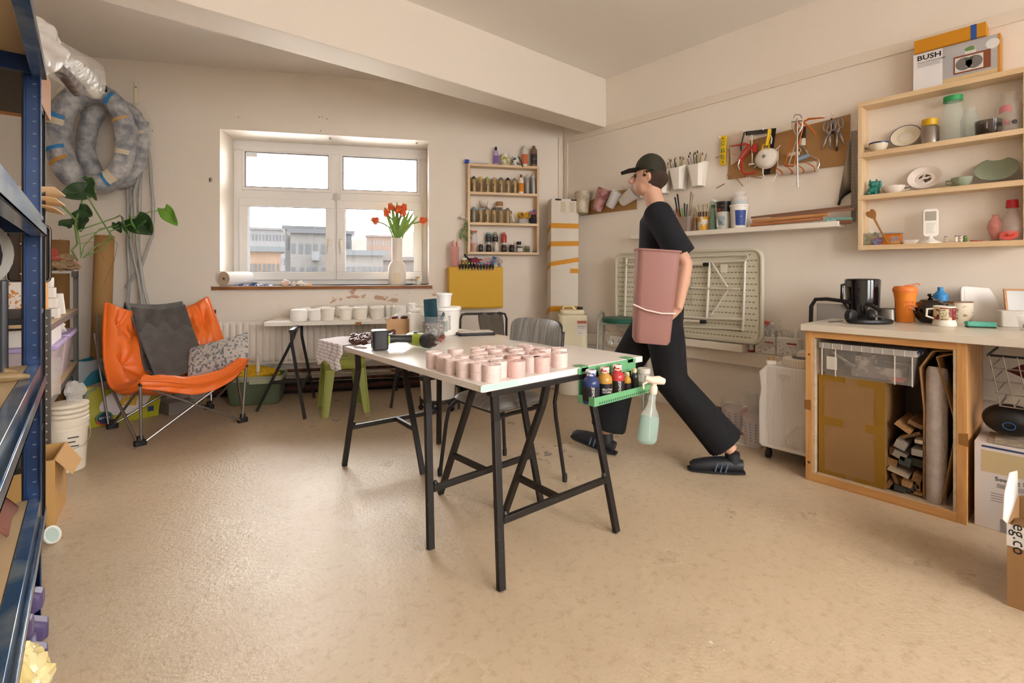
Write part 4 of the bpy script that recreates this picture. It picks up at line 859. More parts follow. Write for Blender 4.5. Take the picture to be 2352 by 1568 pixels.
def can(lbl, loc, r_, h, col, capc, grp=None, txt=None, rz=0, name='spray_can', metal=.5):
    p = T(name, lbl, 'spray can', loc, rz, grp)
    MB().lathe([(r_*.92, 0), (r_, .004), (r_, h*.80), (r_*.95, h*.82)], 20).obj('can_body', m(col, .38, metal*.6), p)
    MB().lathe([(r_*.95, h*.82), (r_*.93, h*.84), (r_*.8, h*.91), (r_*.45, h*.955), (r_*.4, h*.96), (r_*.4, h), (.0001, h)], 20).obj('cap', m(capc, .4), p)
    if txt: text(txt, .026, m('1e1a16', .6), p, (-r_*.25, -(r_+.001), h*.34), (R(90), R(-90), 0), 'label_lettering', bold=.0008)
    return p
def jar(name, lbl, cat, loc, r_, h, col, capc, grp=None, capr=.8, caph=.22, labc=None, rz=0, txt=None, tsz=.01, shoulder=.75, bodym=None, capn='cap'):
    p = T(name, lbl, cat, loc, rz, grp); hb = h*(1-caph)
    MB().lathe([(r_*.9, 0), (r_, .004), (r_, hb*shoulder), (r_*.9, hb*(shoulder+.5*(1-shoulder))), (r_*capr*.95, hb)], 22).obj('body', bodym or m(col, .25), p)
    if capc: MB().lathe([(r_*capr, hb-.001), (r_*capr*1.04, hb+.002), (r_*capr*1.04, h-.002), (r_*capr*.95, h), (.0001, h)], 20).obj(capn, m(capc, .4), p)
    if labc:
        MB().grid(lambda u, v: ((r_+.0006)*cos(-PI*.9+u*PI*.8), (r_+.0006)*sin(-PI*.9+u*PI*.8), hb*.12+v*hb*.52), 12, 2).obj('label', m(labc, .5), p)
        if txt: text(txt, tsz, m('e8e4de' if labc < '7' else '26221f', .5), p, (0, -(r_+.0012), hb*.38), FR, 'label_lettering')
    return p
def roll(name, lbl, loc, r_, ri, w_, col, rot=None, rz=0, inner='b89468'):
    p = T(name, lbl, 'tape', loc, rz, 'tape rolls on the wall shelf', rot=rot)
    MB().lathe([(ri, 0), (r_, 0), (r_, w_), (ri, w_)], 26, cap=False).obj('tape', m(col, .4), p, bev=.001); MB().lathe([(ri, .0005), (ri, w_-.0005), (ri-.002, w_-.0005), (ri-.002, .0005), (ri, .0005)], 20, cap=False).obj('core', m(inner, .7), p); return p
PLY = wood('d9b88c', 'e6cba4', 'X', 1.2, .45); PLYZ = wood('d9b88c', 'e6cba4', 'Z', 1.2, .45)
UD = .115; u0, u1 = bs(1075, UD), bs(1238.5, UD)
uz = [bz(1155, y, UD) for y in (581.5, 514.5, 445, 381)]   # centre line of the four front edges
bt = .026
un = T('wall_shelf', 'pale plywood wall shelf of three tiers in the corner right of the window', 'shelf', bp(u0, 0, uz[0]-bt/2), BRZ)
W_ = u1-u0; zz = [z-uz[0]+bt/2 for z in uz]
for i, z in enumerate(zz): MB().box(0, W_, -UD, -.001, z-bt/2, z+bt/2 if i < 3 else z+bt/2).obj('shelf_board', PLY, un, bev=.0012)
for x in (0, W_-.022): MB().box(x, x+.022, -UD+.004, -.001, zz[0]+bt/2, zz[3]-bt/2).obj('side_panel', PLYZ, un, bev=.0012)
for x in (.022, W_-.034): MB().box(x, x+.012, -.03, -.001, zz[0]+bt/2, zz[3]-bt/2).obj('back_batten', PLYZ, un)
SZ = [z + bt/2 + .0005 for z in uz]   # standing heights: bottom, middle, top tier, roof
def bq(x, tier, d=.062): q = BW(x, HZ, d); return Vector((q.x, q.y, SZ[tier]))
GC = 'b39a6e'
capn = ['black', 'yellow', 'green', 'pale pink', 'grey', 'black-nozzled', 'dark grey']
for i, (x, cc) in enumerate(zip((1088, 1103.5, 1119, 1135, 1150.5, 1166.5, 1182), ('4a443c', 'd8b84a', '9cb878', 'd8b4a0', '6c665c', '2a2622', '7c766c'))):
    can('gold spray can with %s top, %s from the left on the top tier' % (capn[i], ordn(i)), bq(x, 2), .0265, .163, GC, cc, 'spray cans on the top tier of the corner shelf', 'GOLD', BRZ + R((i*37) % 20-20))
gb = jar('glue_bottle', 'white and orange glue bottle with brown cap on the top tier of the corner shelf', 'bottle', bq(1197, 2), .029, .20, 'efe4d2', '7a4526', None, .42, .14, 'e08a1c', BRZ, None, shoulder=.62)
can('tall black and silver aerosol beside the glue bottle', bq(1211, 2), .024, .205, '9c9a98', 'c8c6c2', 'tall aerosols on the top tier', None, BRZ)
can('tall silver aerosol at the right end of the top tier', bq(1225, 2), .0245, .208, 'a8a6a2', 'cfccc8', 'tall aerosols on the top tier', None, BRZ)
for i, (x, cc) in enumerate(zip((1088, 1103.5, 1118.5, 1134.5, 1150, 1166), ('7fa0b0', '88a8c0', '8a8478', '5a544c', '6c665c', '7a746a'))):
    can('gold spray can, %s from the left on the middle tier' % ordn(i) + (' with a blue top' if i < 2 else ''), bq(x, 1), .0265, .16, GC if i else '8f8672', cc, 'spray cans on the middle tier of the corner shelf', 'GOLD' if i not in (0, 5) else None, BRZ + R((i*53) % 24-20))
q = bq(1111, 1) + Vector((0,0,.1605)); t_ = T('deli_tub', 'clear round tub with orange powder lying across two cans on the middle tier', 'tub', q, 0); MB().lathe([(.037, 0), (.048, .062), (.050, .064)], 24, cap=False).obj('tub_body', film('ece6dc', .4, .1, 0), t_); MB().lathe([(.0001, .001), (.036, .001), (.039, .018), (.0001, .02)], 20).obj('powder', m('dba45c', .8), t_)
q = bq(1147, 1) + Vector((0,0,.1605)); t_ = T('wooden_cup', 'brown cup upside down on the cans of the middle tier', 'cup', q, 0); MB().lathe([(.040, 0), (.040, .012)], 24).obj('cream_rim', m('e8dcc8', .5), t_); MB().lathe([(.039, .012), (.037, .055), (.034, .060), (.0001, .06)], 24).obj('cup_body', m('a87a4c', .5), t_)
roll('tape_roll', 'cream masking tape roll leaning on the last can of the middle tier', bq(1178, 1)+Vector((0,0,.045)), .045, .034, .022, 'e6dcc6', rot=(R(80), R(18), BRZ+R(65)))
roll('tape_roll', 'white round tape roll behind the last can of the middle tier', bq(1171, 1, .03)+Vector((0,0,.115)), .030, .02, .02, 'ece4d4', rot=(R(90), 0, BRZ+R(10)))
roll('tape_roll', 'silver tape roll lying flat on the middle tier', bq(1199, 1), .042, .030, .048, 'b9b6b0', rz=0)
roll('tape_roll', 'yellow tape roll tilted on top of the silver roll', bq(1192, 1)+Vector((0,0,.085)), .034, .026, .042, 'e0a818', rot=(R(90), R(25), BRZ+R(40)))
roll('tape_roll', 'yellow tape roll standing right of the other yellow one', bq(1208, 1)+Vector((0,0,.085)), .034, .026, .042, 'e0a818', rot=(R(80), R(-10), BRZ+R(50)))
q = T('accessory_bag', 'black bag with a colourful card at the right end of the middle tier', 'bag', bq(1226, 1, .055), BRZ)
g = MB(); g.ball((0,0,.05), .05, 16, (.85, .5, 1.0), wob=.7, seed=9); g.obj('black_bag', m('2a2a2e', .35, bump=.5), q)
g = MB(); g.box(-.04, .03, .012, .016, .08, .145, (0, R(-20), 0)); g.obj('card', m('3a6aa8', .5, h2='c84838', vs=30, thr=(.48,.5)), q)
# bottom tier
p_ = T('candy_jar', 'clear tube with red lid and orange foam chips at the left of the bottom tier', 'jar', bq(1088, 0))
MB().lathe([(.029, 0), (.032, .004), (.032, .20)], 24, cap=False).obj('jar_wall', film('f0dcd8', .28, .08, 0), p_); MB().lathe([(.035, .20), (.035, .215), (.0001, .217)], 24).obj('lid', m('c8423c', .35), p_)
g = MB()
for i in range(60): a_ = RU(0, 6.28); r_ = RU(0, .022); g.cbox((r_*cos(a_), r_*sin(a_), RU(.01, .085)), (.012, .012, .010), (random.random()*3, random.random()*3, 0))
g.obj('foam_chips', m('f39a54', .6), p_)['kind'] = 'stuff'
for i, (x, c_, cc, lc, lbl) in enumerate(((1104.5, '2c2c30', 'd8d4ce', '222', 'small black paint bottle left in the lower row of the bottom tier'), (1122.5, '2e3238', 'e8e4de', '1a1a1c', 'black paint bottle under the teal one on the bottom tier'), (1140, 'ddd5c4', 'f0ece4', None, 'cream paint bottle under the grey one on the bottom tier'), (1157.5, '43282e', 'ece8e2', '1a1a1c', 'dark red paint bottle under the red one on the bottom tier'), (1175.5, '2e3038', 'ece8e2', '1a1a1c', 'black paint bottle right of the dark red one on the bottom tier'))):
    jar('paint_bottle', lbl, 'bottle', bq(x, 0, .075), .0265 if i else .023, .098, c_, cc, 'paint bottles on the bottom tier', .5, .2, '1a1a1c' if lc else None, BRZ, 'JESMONITE' if lc else None, .006, .8)
for i, (x, c_, cc, lbl) in enumerate(((1122, '4f7480', '9fc0c4', 'teal paint bottle stacked in the upper row of the bottom tier'), (1137.5, '85827c', 'b8b8b4', 'grey paint bottle stacked in the upper row of the bottom tier'), (1157.5, 'b84a48', 'd88078', 'red paint bottle stacked in the upper row of the bottom tier'))):
    q = bq(x, 0, .062); q.z += .099; jar('paint_bottle', lbl, 'bottle', q, .0285, .108, c_, cc, 'paint bottles on the bottom tier', .55, .18, '1e1c1e' if i < 2 else None, BRZ, 'JESMONITE' if i < 2 else None, .006, .78)
jar('plaster_jar', 'jar with a white handwritten label on the bottom tier', 'jar', bq(1193.5, 0), .030, .078, '6f6a64', 'd8d4cc', None, .98, .16, 'efece6', BRZ, 'flakes', .014)
q = bq(1192, 0); q.z += .0785; jar('small_pot', 'small black pot on the jar with the handwritten label', 'jar', q, .024, .034, '2a2224', '3a2628', None, 1.0, .4, None)
jar('herb_jar', 'squat glass jar with olive label on the bottom tier', 'jar', bq(1211, 0), .0265, .068, '8f9070', 'a8a49a', None, .95, .18, '5c6448', BRZ)
g = MB()
for i in range(5): g.ball(((i-2)*.008, RU(-.01, .01), .006), .0065, 8)
o = g.obj('trinkets', m('5f5a52', .4, .5), loc=bq(1227, 0), rz=BRZ); tag(o, 'few tiny metal trinkets at the right end of the bottom tier', 'trinkets', kind='stuff')
# on the roof of the unit
tu = T('paste_tube', 'white squeeze tube with blue cap lying on top of the corner shelf', 'tube', bq(1078, 3)+Vector((0,0,.012)), BRZ)
MB().tube([(-.005,0,.012), (.05,0,.010), (.14,0,.004), (.19,0,.0)], [.016, .015, .013, .011], 14, ell=.8).obj('tube_body', m('dbe2ea', .3), tu); MB().tube([(-.045,0,.017), (-.004,0,.014)], .020, 16).obj('cap', m('2a50c0', .35), tu)
o = MB().cbox((0,0,.005), (.16, .05, .010)).obj('red_ruler', m('b8342c', .5), loc=bq(1104, 3), rz=BRZ, bev=.001); tag(o, 'flat red strip under the squeeze tube on the corner shelf', 'ruler')
jar('purple_bottle', 'purple bottle with navy cap on top of the corner shelf', 'bottle', bq(1139, 3), .0235, .19, 'cdb8e0', '2a2450', None, .52, .2, '7d66b8', BRZ, shoulder=.82)
def tin(lbl, x, r_, h, band, tier=3):
    p = T('paint_tin', lbl, 'tin', bq(x, tier), BRZ, 'paint tins on the corner shelf')
    MB().lathe([(r_*.98, 0), (r_*1.02, .003), (r_*1.0, .006), (r_, h-.006), (r_*1.03, h-.003), (r_*1.03, h), (r_*.9, h), (r_*.88, h-.004), (.0001, h-.004)], 28).obj('tin_body', m('dcd4c6', .35, .3), p)
    MB().grid(lambda u, v: ((r_+.0008)*cos(-PI*.95+u*PI*.9), (r_+.0008)*sin(-PI*.95+u*PI*.9), h*.12+v*h*.75), 16, 2).obj('label', m('ece6da', .5, h2=band, vs=28, thr=(.52,.56), det=1), p); return p
tin('larger paint tin with yellowish label on top of the corner shelf', 1160, .047, .118, 'b8b040'); tin('smaller paint tin with dark label on top of the corner shelf', 1184.5, .036, .096, '3a5664')
q = bq(1196, 3, .10); o = MB().tube([(-.03,0,.10), (0,-.008,.05), (.02,-.014,-.018)], [.006,.010,.012], 8, ell=.4).obj('foam_brush', m('2a2826', .6), loc=q, rz=BRZ); tag(o, 'black brush hanging over the shelf edge by the smaller tin', 'brush')
jar('squeeze_bottle', 'white bottle with orange label on top of the corner shelf', 'bottle', bq(1205, 3), .032, .225, 'e8e2d8', 'f0ece6', None, .45, .12, 'e0744c', BRZ, shoulder=.85)
jar('resin_bottle', 'brown bottle with black label at the top right of the corner shelf', 'bottle', bq(1226, 3), .035, .222, '8c6c60', '7a5238', None, .45, .08, '2a2624', BRZ, 'JESMONITE', .008, .85)
# ---------------------------------------------------------------- yellow cabinet
yd = .20; y0_, y1_ = bs(1031, yd), bs(1156, yd); zb0, zb1 = bz(1100, 708, yd), bz(1100, 613, yd)
yc = T('wall_cabinet', 'bright yellow metal wall cabinet under the corner shelf', 'cabinet', bp(y0_, 0, zb0), BRZ)
YEL = m('dcaa00', .5); g = MB(); g.box(0, y1_-y0_, -yd+.012, -.001, 0, zb1-zb0); g.obj('cabinet_body', YEL, yc, bev=.006)
MB().box(.004, y1_-y0_-.002, -yd, -yd+.011, .012, zb1-zb0-.002).obj('door', YEL, yc, bev=.003)
def yq(x, d=.12): q = BW(x, HZ, d); return Vector((q.x, q.y, zb1+.001))
cu_ = T('straw_cup', 'pink plastic cup of pink straws on the yellow cabinet', 'cup', yq(1044, .14), BRZ)
MB().lathe([(.034, 0), (.036, .004), (.050, .20), (.048, .20)], 24, cap=False).obj('cup_wall', film('f0b0a8', .5, .15, 0), cu_)
for i in range(12):
    a_ = i*.55; MB().tube([(.018*cos(a_), .018*sin(a_), .01), (.05*cos(a_)*(.6+.4*random.random()), .03*sin(a_), .24+random.random()*.035)], .0042, 7).obj('straw', m('efa59c', .4), cu_)
fb = T('flower_stem', 'white ranunculus on a leafy stem in a glass behind the pink straws', 'flower', yq(1066, .08), BRZ)
MB().lathe([(.018, 0), (.02, .003), (.017, .09), (.012, .12)], 16, cap=False).obj('glass', film('e8ece8', .25, .05, 0), fb)
MB().tube([(0,0,.01), (.002,0,.2), (.012,0,.30), (.004,0,.40), (-.004,-.01,.50)], .0035, 7).obj('stem', m('8a9a5a', .5), fb)
g = MB(); g.tube([(.012,0,.30), (.03,0,.40), (.034,0,.47)], .0025, 6); g.obj('side_stem', m('8a9a5a', .5), fb)
for (x, z, r_) in ((-.012, .505, .028), (.034, .49, .020)):
    g = MB(); [g.ball((x+.006*cos(k*1.3), -.006*sin(k*1.3), z+.004*sin(k*2)), r_*.72, 10, (1,1,.8), wob=.3, seed=k) for k in range(6)]; g.obj('blossom', m('f1ead8', .6), fb)
g = MB()
for k in range(14):
    a_ = RU(-2.4, .8); zc_ = RU(.30, .46); xc_ = RU(-.05, .055)
    g.grid(lambda u, v: (xc_+cos(a_)*v*.045+(u-.5)*.028*sin(PI*(v*.9+.05))*sin(a_), -.012+(u-.5)*.01, zc_+sin(a_)*v*.045+(u-.5)*.028*sin(PI*(v*.9+.05))), 4, 6)
g.obj('leaves', m('7f9a62', .55, var=.3, vs=40), fb, solid=.0008)['kind'] = 'stuff'
jar('honey_jar', 'small jar with white lid and amber label on the yellow cabinet', 'jar', yq(1066, .15), .030, .09, 'b07a3c', 'f0ece6', None, .95, .22, 'a86a30', BRZ)
o = MB().tube([(-.05,0,.13), (-.03,0,.10), (.03,0,.05), (.05,0,.012)], [.014,.018,.012,.010], 10, ell=.6).obj('paint_brush', m('1c1c1e', .4), loc=yq(1078, .13), rz=BRZ); tag(o, 'black brush handle sticking up from the yellow cabinet', 'brush')
for i, (x, w_, c_, lbl) in enumerate(((1090, .10, '8c3a48', 'crumpled dark red cloth on the yellow cabinet'), (1112, .11, 'cfa6a0', 'crumpled dusty pink cloth on the yellow cabinet'), (1135, .12, '4f6f98', 'crumpled blue and cream cloth at the right of the yellow cabinet'))):
    g = MB(); g.ball((0,0,.04), .055, 26, (w_/.1, .7, .75+.1*i), wob=1.1, seed=i*7+3); o = g.obj('cloth', m(c_, .9, bump=.5, bs_=60, h2='d8c8b0' if i == 2 else None, vs=14), loc=yq(x, .10), rz=BRZ, smooth=60); tag(o, lbl, 'cloth', 'cloths on the yellow cabinet')
PC = ['d86a9c', '8cb85a', '9cc05a', '8cc864', '7cb45a', 'd8689c', '4a9ac4', '4a9cc0', '4aa0c8', 'c85a94', 'd0609a', '4a98c8']; CN = ['pink','green','light green','green','dark green','pink','blue','blue','sky blue','magenta','pink','blue']
for i in range(12):
    x = 1056 + i*6.9; f_ = WF('b', x, 612, yd+.004); p = T('marker_pen', '%s-ended black marker clipped to the cabinet edge, number %d from the left of twelve' % (CN[i], i+1), 'marker', f_.o, BRZ, 'marker pens along the yellow cabinet')
    MB().tube([(0,-.011,-.022), (0,-.013,.0), (0,-.011,.022)], [.0075,.0105,.0075], 10).obj('barrel', m('1d1c1f', .4), p); MB().ball((0,-.012,.030), .0095, 10, (1,.8,1.4)).obj('cap', m(PC[i], .35), p); MB().ball((0,-.012,-.028), .0075, 10, (1,.8,1.2)).obj('end_plug', m(PC[i], .35), p)
# ---------------------------------------------------------------- tall white box with yellow tape
WB = m('ded4c6', .75, var=.06, vs=7, bump=.15, bs_=30); TAPE = m('cf8c00', .6)
q = FL(1287, 888); tbx = T('tall_carton', 'tall white carton banded with yellow tape standing in the corner', 'carton', (q.x+.02, q.y+.0, 0), rot=(R(-1.5), R(.8), R(-33)))
BWd, BDp, BH = .285, .17, 1.90
MB().box(-BWd/2, BWd/2, -BDp/2, BDp/2, 0, BH).obj('carton_body', WB, tbx, bev=.006)
for z, sl, pw, x0, x1 in ((1.60, .0, .05, -.5, .5), (1.415, .01, .05, -.5, .5), (1.215, .05, .045, -.5, .5), (1.15, .0, .045, .2, .5), (.765, .0, .055, -.5, .5)):
    g = MB(); e_ = .0015; a = x0*BWd*(1.0)-(e_ if x0 < -.4 else 0); b_ = x1*BWd+e_
    g.add([(a, -BDp/2-e_, z), (b_, -BDp/2-e_, z+sl), (b_, -BDp/2-e_, z+sl+pw), (a, -BDp/2-e_, z+pw)], [(0,1,2,3)])
    if x0 < -.4: g.add([(a, -BDp/2-e_, z), (a, BDp/2, z-.05), (a, BDp/2, z-.05+pw), (a, -BDp/2-e_, z+pw)], [(3,2,1,0)])
    g.obj('tape_band', TAPE, tbx)
g = MB()
for x in (-.07, .09): g.box(x-.03, x+.03, -BDp/2-.001, -BDp/2, BH-.02, BH-.004)
g.obj('hand_hole', m('2a2420', .9), tbx)
g = MB()
for x in (-.02, .07): g.box(x-.025, x+.025, -BDp/2-.001, -BDp/2, BH-.14, BH-.03)
g.obj('old_tape', m('cbbba4', .5), tbx)
# jerrycan on a white bucket
q = FL(1316, 903); bk2 = T('bucket', 'white plastic bucket on the floor underneath the cream jerrycan', 'bucket', (q.x+.02, q.y+.03, 0))
MB().lathe([(.125, 0), (.13, .004), (.15, .33), (.155, .332), (.155, .345), (.0001, .345)], 32).obj('bucket_body', m('ede4d4', .4), bk2)
MB().grid(lambda u, v: (.151*cos(-2.3+u*.7), .151*sin(-2.3+u*.7), .22+v*.07), 8, 2).obj('label', m('d8d2c6', .6, h2='55504a', vs=60, thr=(.55,.57)), bk2)
jc = T('jerrycan', 'cream semi-clear plastic jerrycan with a red-topped label standing in the corner', 'jerrycan', (q.x+.02, q.y+.03, .3455), R(-42))
JM = m('e9dfbf', .35, trans=0)
g = MB(); g.prism(rpoly(-.14, .14, -.115, .115, .05, 6), 0, .41); g.prism(rpoly(-.115, .115, -.09, .09, .045, 6), .405, .455); g.obj('can_body', JM, jc, bev=.02, bseg=3)
MB().tube([(-.09,0,.44), (-.08,0,.485), (.0,0,.49), (.03,0,.45)], .014, 10).obj('grip', JM, jc); MB().lathe([(.028, .45), (.028, .48), (.0001, .482)], 18, (.075, 0, 0)).obj('cap', m('26221e', .5), jc)
g = MB(); g.box(.035, .125, -.1165, -.1155, .22, .36); lb_ = g.obj('label', m('efe9e0', .5), jc); MB().box(.037, .123, -.1175, -.1165, .33, .357).obj('hazard_strip', m('c86a5c', .5), lb_)
text('JESMONITE', .014, m('26221e', .5), jc, (.08, -.1175, .305), FR, 'label_lettering'); text('BASE LIQUID', .009, m('26221e', .5), jc, (.08, -.1175, .288), FR, 'label_lettering'); text('25kg', .013, m('26221e', .5), jc, (.062, -.1175, .24), FR, 'label_lettering')
# green lab stool
ls = T('stool', 'round green seated metal stool standing against the right wall beside the jerrycan', 'stool', (3.62, 2.74, 0), R(-60))
SG = m('9aa19a', .4, .5); MB().lathe([(.16, .715), (.175, .722), (.178, .742), (.168, .755), (.10, .760), (.0001, .757)], 36).obj('seat', m('1f5a45', .4), ls)
for sg in (-1, 1):
    MB().tube([(sg*.20, -.19, 0), (sg*.185, -.17, .70), (sg*.182, -.13, .775), (sg*.182, -.05, .80), (sg*.182, .05, .80), (sg*.182, .13, .775), (sg*.185, .17, .70), (sg*.20, .19, 0)], .011, 10).obj('frame_loop', SG, ls)
    MB().tube([(sg*.193, -.18, .25), (sg*.193, .18, .25)], .009, 8).obj('rung', SG, ls)
for y_ in (-.12, .12): MB().tube([(-.184, y_, .707), (.184, y_, .707)], .010, 8).obj('seat_rail', SG, ls)
# double socket with plug
sk = WF('r', 1416, 781, .071); s_ = sk.T('wall_socket', 'white double socket on the ledge board behind the green stool', 'socket')
MB().rbox(-.075, .075, -.012, 0, -.043, .043, .004).obj('socket_plate', m('efe9df', .35), s_, bev=.003)
for x in (-.035, .035): 
    g = MB(); [g.cbox((x+a, -.0125, b_), (.007, .001, .012)) for a, b_ in ((-.012, -.016), (.012, -.016), (0, .002))]; g.obj('pin_holes', m('2a2622', .8), s_)
pl = T('plug', 'white plug in the left side of the double socket with a cable', 'plug', sk.w(1404, 786, .014), sk.rz); MB().rbox(-.025, .025, -.03, -.002, -.02, .02, .006).obj('plug_body', m('f2ede4', .35), pl, bev=.003)
MB().tube([(-.02,-.02,-.01), (-.06,-.05,.02), (-.05,-.06,.09), (.0,-.06,.13), (.03,-.05,.10)], .0028, 6).obj('cable', m('8a8276', .5), pl)
# bucket on a dolly with casters, black bag behind
bd = T('dolly_bucket', 'tall white bucket strapped on a black round dolly behind the worktable', 'bucket', (2.26, 3.62, 0))
MB().lathe([(.135, .10), (.14, .104), (.158, .38), (.163, .382), (.163, .42), (.158, .424), (.0001, .424)], 36).obj('bucket_body', m('eee4d6', .4), bd); MB().lathe([(.15, .075), (.155, .08), (.155, .105), (.145, .107), (.0001, .107)], 36).obj('dolly', m('2c2624', .4), bd)
for k in range(5):
    a_ = k*2*PI/5 + 2.6; x, y = .14*cos(a_), .14*sin(a_); g = MB(); g.lathe([(.022, -.008), (.022, .008)], 16, M=MTr((x, y, .022)) @ MRo(a_, 4, 'Z') @ MRo(R(90), 4, 'X')); g.box(x-.008, x+.008, y-.008, y+.008, .035, .08); g.obj('caster', RUBB, bd)
bb = MB(); bb.ball((0,0,.14), .17, 24, (1.0, .6, .82), wob=.5, seed=3); o = bb.obj('black_sack', m('1d1b1c', .6, bump=.4), loc=(2.72, 3.72, -.0), rz=BRZ); tag(o, 'slumped black sack under the black metal chair', 'sack')
# mop bucket
MG = m('5d6a52', .45); MG2 = m('b4b89c', .4); q1, q2 = BW(523, HZ, .27), BW(655, HZ, .27)
mb_ = T('mop_bucket', 'dark green oblong mop bucket with pale rim on the floor under the radiator', 'bucket', ((q1.x+q2.x)/2, (q1.y+q2.y)/2, 0), BRZ)
hl = (q2-q1).length/2
def loft(mb, secs, close=True):
    n = len(secs[0][1]); vs = []; fs = []
    for z, poly in secs: vs += [(p[0], p[1], z) for p in poly]
    for i in range(len(secs)-1):
        for j in range(n): j2 = (j+1) % n; fs.append((i*n+j, i*n+j2, (i+1)*n+j2, (i+1)*n+j))
    if close: fs.append(tuple(range(n-1, -1, -1)))
    return mb.add(vs, fs)
g = MB(); loft(g, [(0, rpoly(-hl*.84, hl*.84, -.11, .11, .05)), (.01, rpoly(-hl*.86, hl*.86, -.12, .12, .05)), (.24, rpoly(-hl*.97, hl*.97, -.15, .15, .06)), (.245, rpoly(-hl*.94, hl*.94, -.14, .14, .055)), (.03, rpoly(-hl*.82, hl*.82, -.11, .11, .05))]); g.obj('bucket_body', MG, mb_)
g = MB(); loft(g, [(.21, rpoly(-hl*.975, hl*.975, -.153, .153, .06)), (.245, rpoly(-hl*1.0, hl*1.0, -.165, .165, .06)), (.255, rpoly(-hl*.99, hl*.99, -.16, .16, .06)), (.25, rpoly(-hl*.93, hl*.93, -.135, .135, .05))], False); g.obj('rim', MG2, mb_)
g = MB(); g.rbox(-.02, hl*.80, -.166, -.150, .19, .235, .004); g.obj('handle', MG2, mb_, bev=.004)
mo = T('mop', 'shaggy yellow mop head with a white handle resting in the green bucket', 'mop', mb_.location + Vector((0, 0, .23)), BRZ)
g = MB(); g.ball((-.05,0,.02), .11, 44, (2.0, 1.0, .62), wob=.3, seed=3)
for i in range(420):
    a_ = RU(0, 6.28); b_ = RU(0, 1.2); x = -.05+.21*cos(a_)*sin(b_); y = .105*sin(a_)*sin(b_); z = .02+.068*cos(b_); g.ball((x, y, z), .011, 6, (1,1,1.2))
g.obj('mop_head', m('e2b323', .95, var=.2, vs=60), mo)['kind'] = 'stuff'
MB().tube([(.03,-.08,.0), (.03,-.08,.20)], .016, 12).obj('handle', m('e6ddcc', .4), mo); g = MB(); g.rbox(.06, .23, -.02, .02, .05, .066, .01); g.tube([(.04,-.05,.11), (.09,-.02,.09), (.14,0,.075)], .010, 8, ell=.6); g.obj('clamp', MG2, mo)
MDF = m('a97f4e', .7, var=.08, vs=5)
def board(lbl, pts, d=.004, th=.006):
    P = [RX(x, y, XW-d-th) for x, y in pts]; g = MB(); n = len(P)
    g.add([(XW-d-th, p.y, p.z) for p in P] + [(XW-d, p.y, p.z) for p in P], [tuple(range(n)), tuple(range(2*n-1, n-1, -1))] + [(i, n+i, n+(i+1) % n, (i+1) % n) for i in range(n)])
    o = g.obj('hardboard', MDF); tag(o, lbl, 'board', 'brown hardboard backers'); return o
board('large brown hardboard sheet behind the hanging tools', [(1672, 412), (1950, 378), (1953, 262), (1845, 290), (1725, 322), (1675, 333)])
board('small brown hardboard sheet behind the hanging measuring cups', [(1335, 495), (1462, 480), (1462, 432), (1400, 440), (1336, 470)])
def hookat(x, y, d=.05):
    f = WF('r', x, y, .0); a = f.p(x, y, .004); o = MB().tube([(0, -.006, 0), (0, -d, -.004), (0, -d-.004, .018)], .0022, 6).obj('wall_hook', CHROME, loc=f.o, rz=f.rz); return o
hk = [(1400, 441, 'over the leftmost cups'), (1660, 318, 'above the yellow level'), (1728, 338, 'holding the red clamp'), (1759, 300, 'above the dust mask'), (1826, 272, 'holding the caulking gun'), (1898, 270, 'holding the left scissors'), (1916, 266, 'holding the right scissors'), (1437, 432, 'above the rightmost clear cup')]
for x, y, w_ in hk: tag(hookat(x, y), 'steel wall hook %s' % w_, 'hook', 'steel hooks on the right wall')
# measuring cups
def mcup(lbl, x, y, rpx, hpx, col, tilt, yaw=0, dens=.75, n=1, dirt=None):
    f = WF('r', x, y, .075); k = ray(x).length*0 + (XW/ray(x).x)/FPX; r_ = rpx*k; h = hpx*k
    p = T('measuring_cup', lbl, 'cup', f.o, rot=(R(tilt[0]), R(tilt[1]), R(-90)), group='plastic cups hanging on the right wall')
    mt = film(col, dens, .35, .3, 30) if not dirt else m(col, .6, h2=dirt, vs=16, bump=.3, thr=(.45,.62))
    for i in range(n):
        g = MB(); z = -i*.0; g.lathe([(r_*.68*(1-.04*i), -h/2-i*.012), (r_*.7, -h/2+.003-i*.012), (r_, h/2-i*.018), (r_*1.06, h/2+.003-i*.018), (r_*.97, h/2-i*.018), (r_*.66, -h/2+.008-i*.012), (.0001, -h/2+.007-i*.012)], 28, cap=False); g.tube([(r_*.9, 0, h/2-i*.018), (r_*1.18, 0, h/2+.004-i*.018)], .006, 6); g.obj('cup_shell' , mt, p)
    return p
mcup('cream stained measuring cup stack, leftmost of the hanging cups', 1339, 466, 17, 46, 'd6cbb4', (-10, -8), n=2, dirt='b5a68c')
mcup('pink stained measuring cup stack, second of the hanging cups', 1380, 458, 15.5, 48, 'b98a86', (-8, 22), n=2, dirt='8a4c50')
mcup('clear clean measuring cup, third of the hanging cups', 1409, 458, 14, 38, 'f2eeea', (-6, 32), dens=.5)
mcup('clear measuring cup lying sideways, rightmost of the hanging cups', 1444, 452, 16, 42, 'f4ece4', (0, 62), dens=.5)
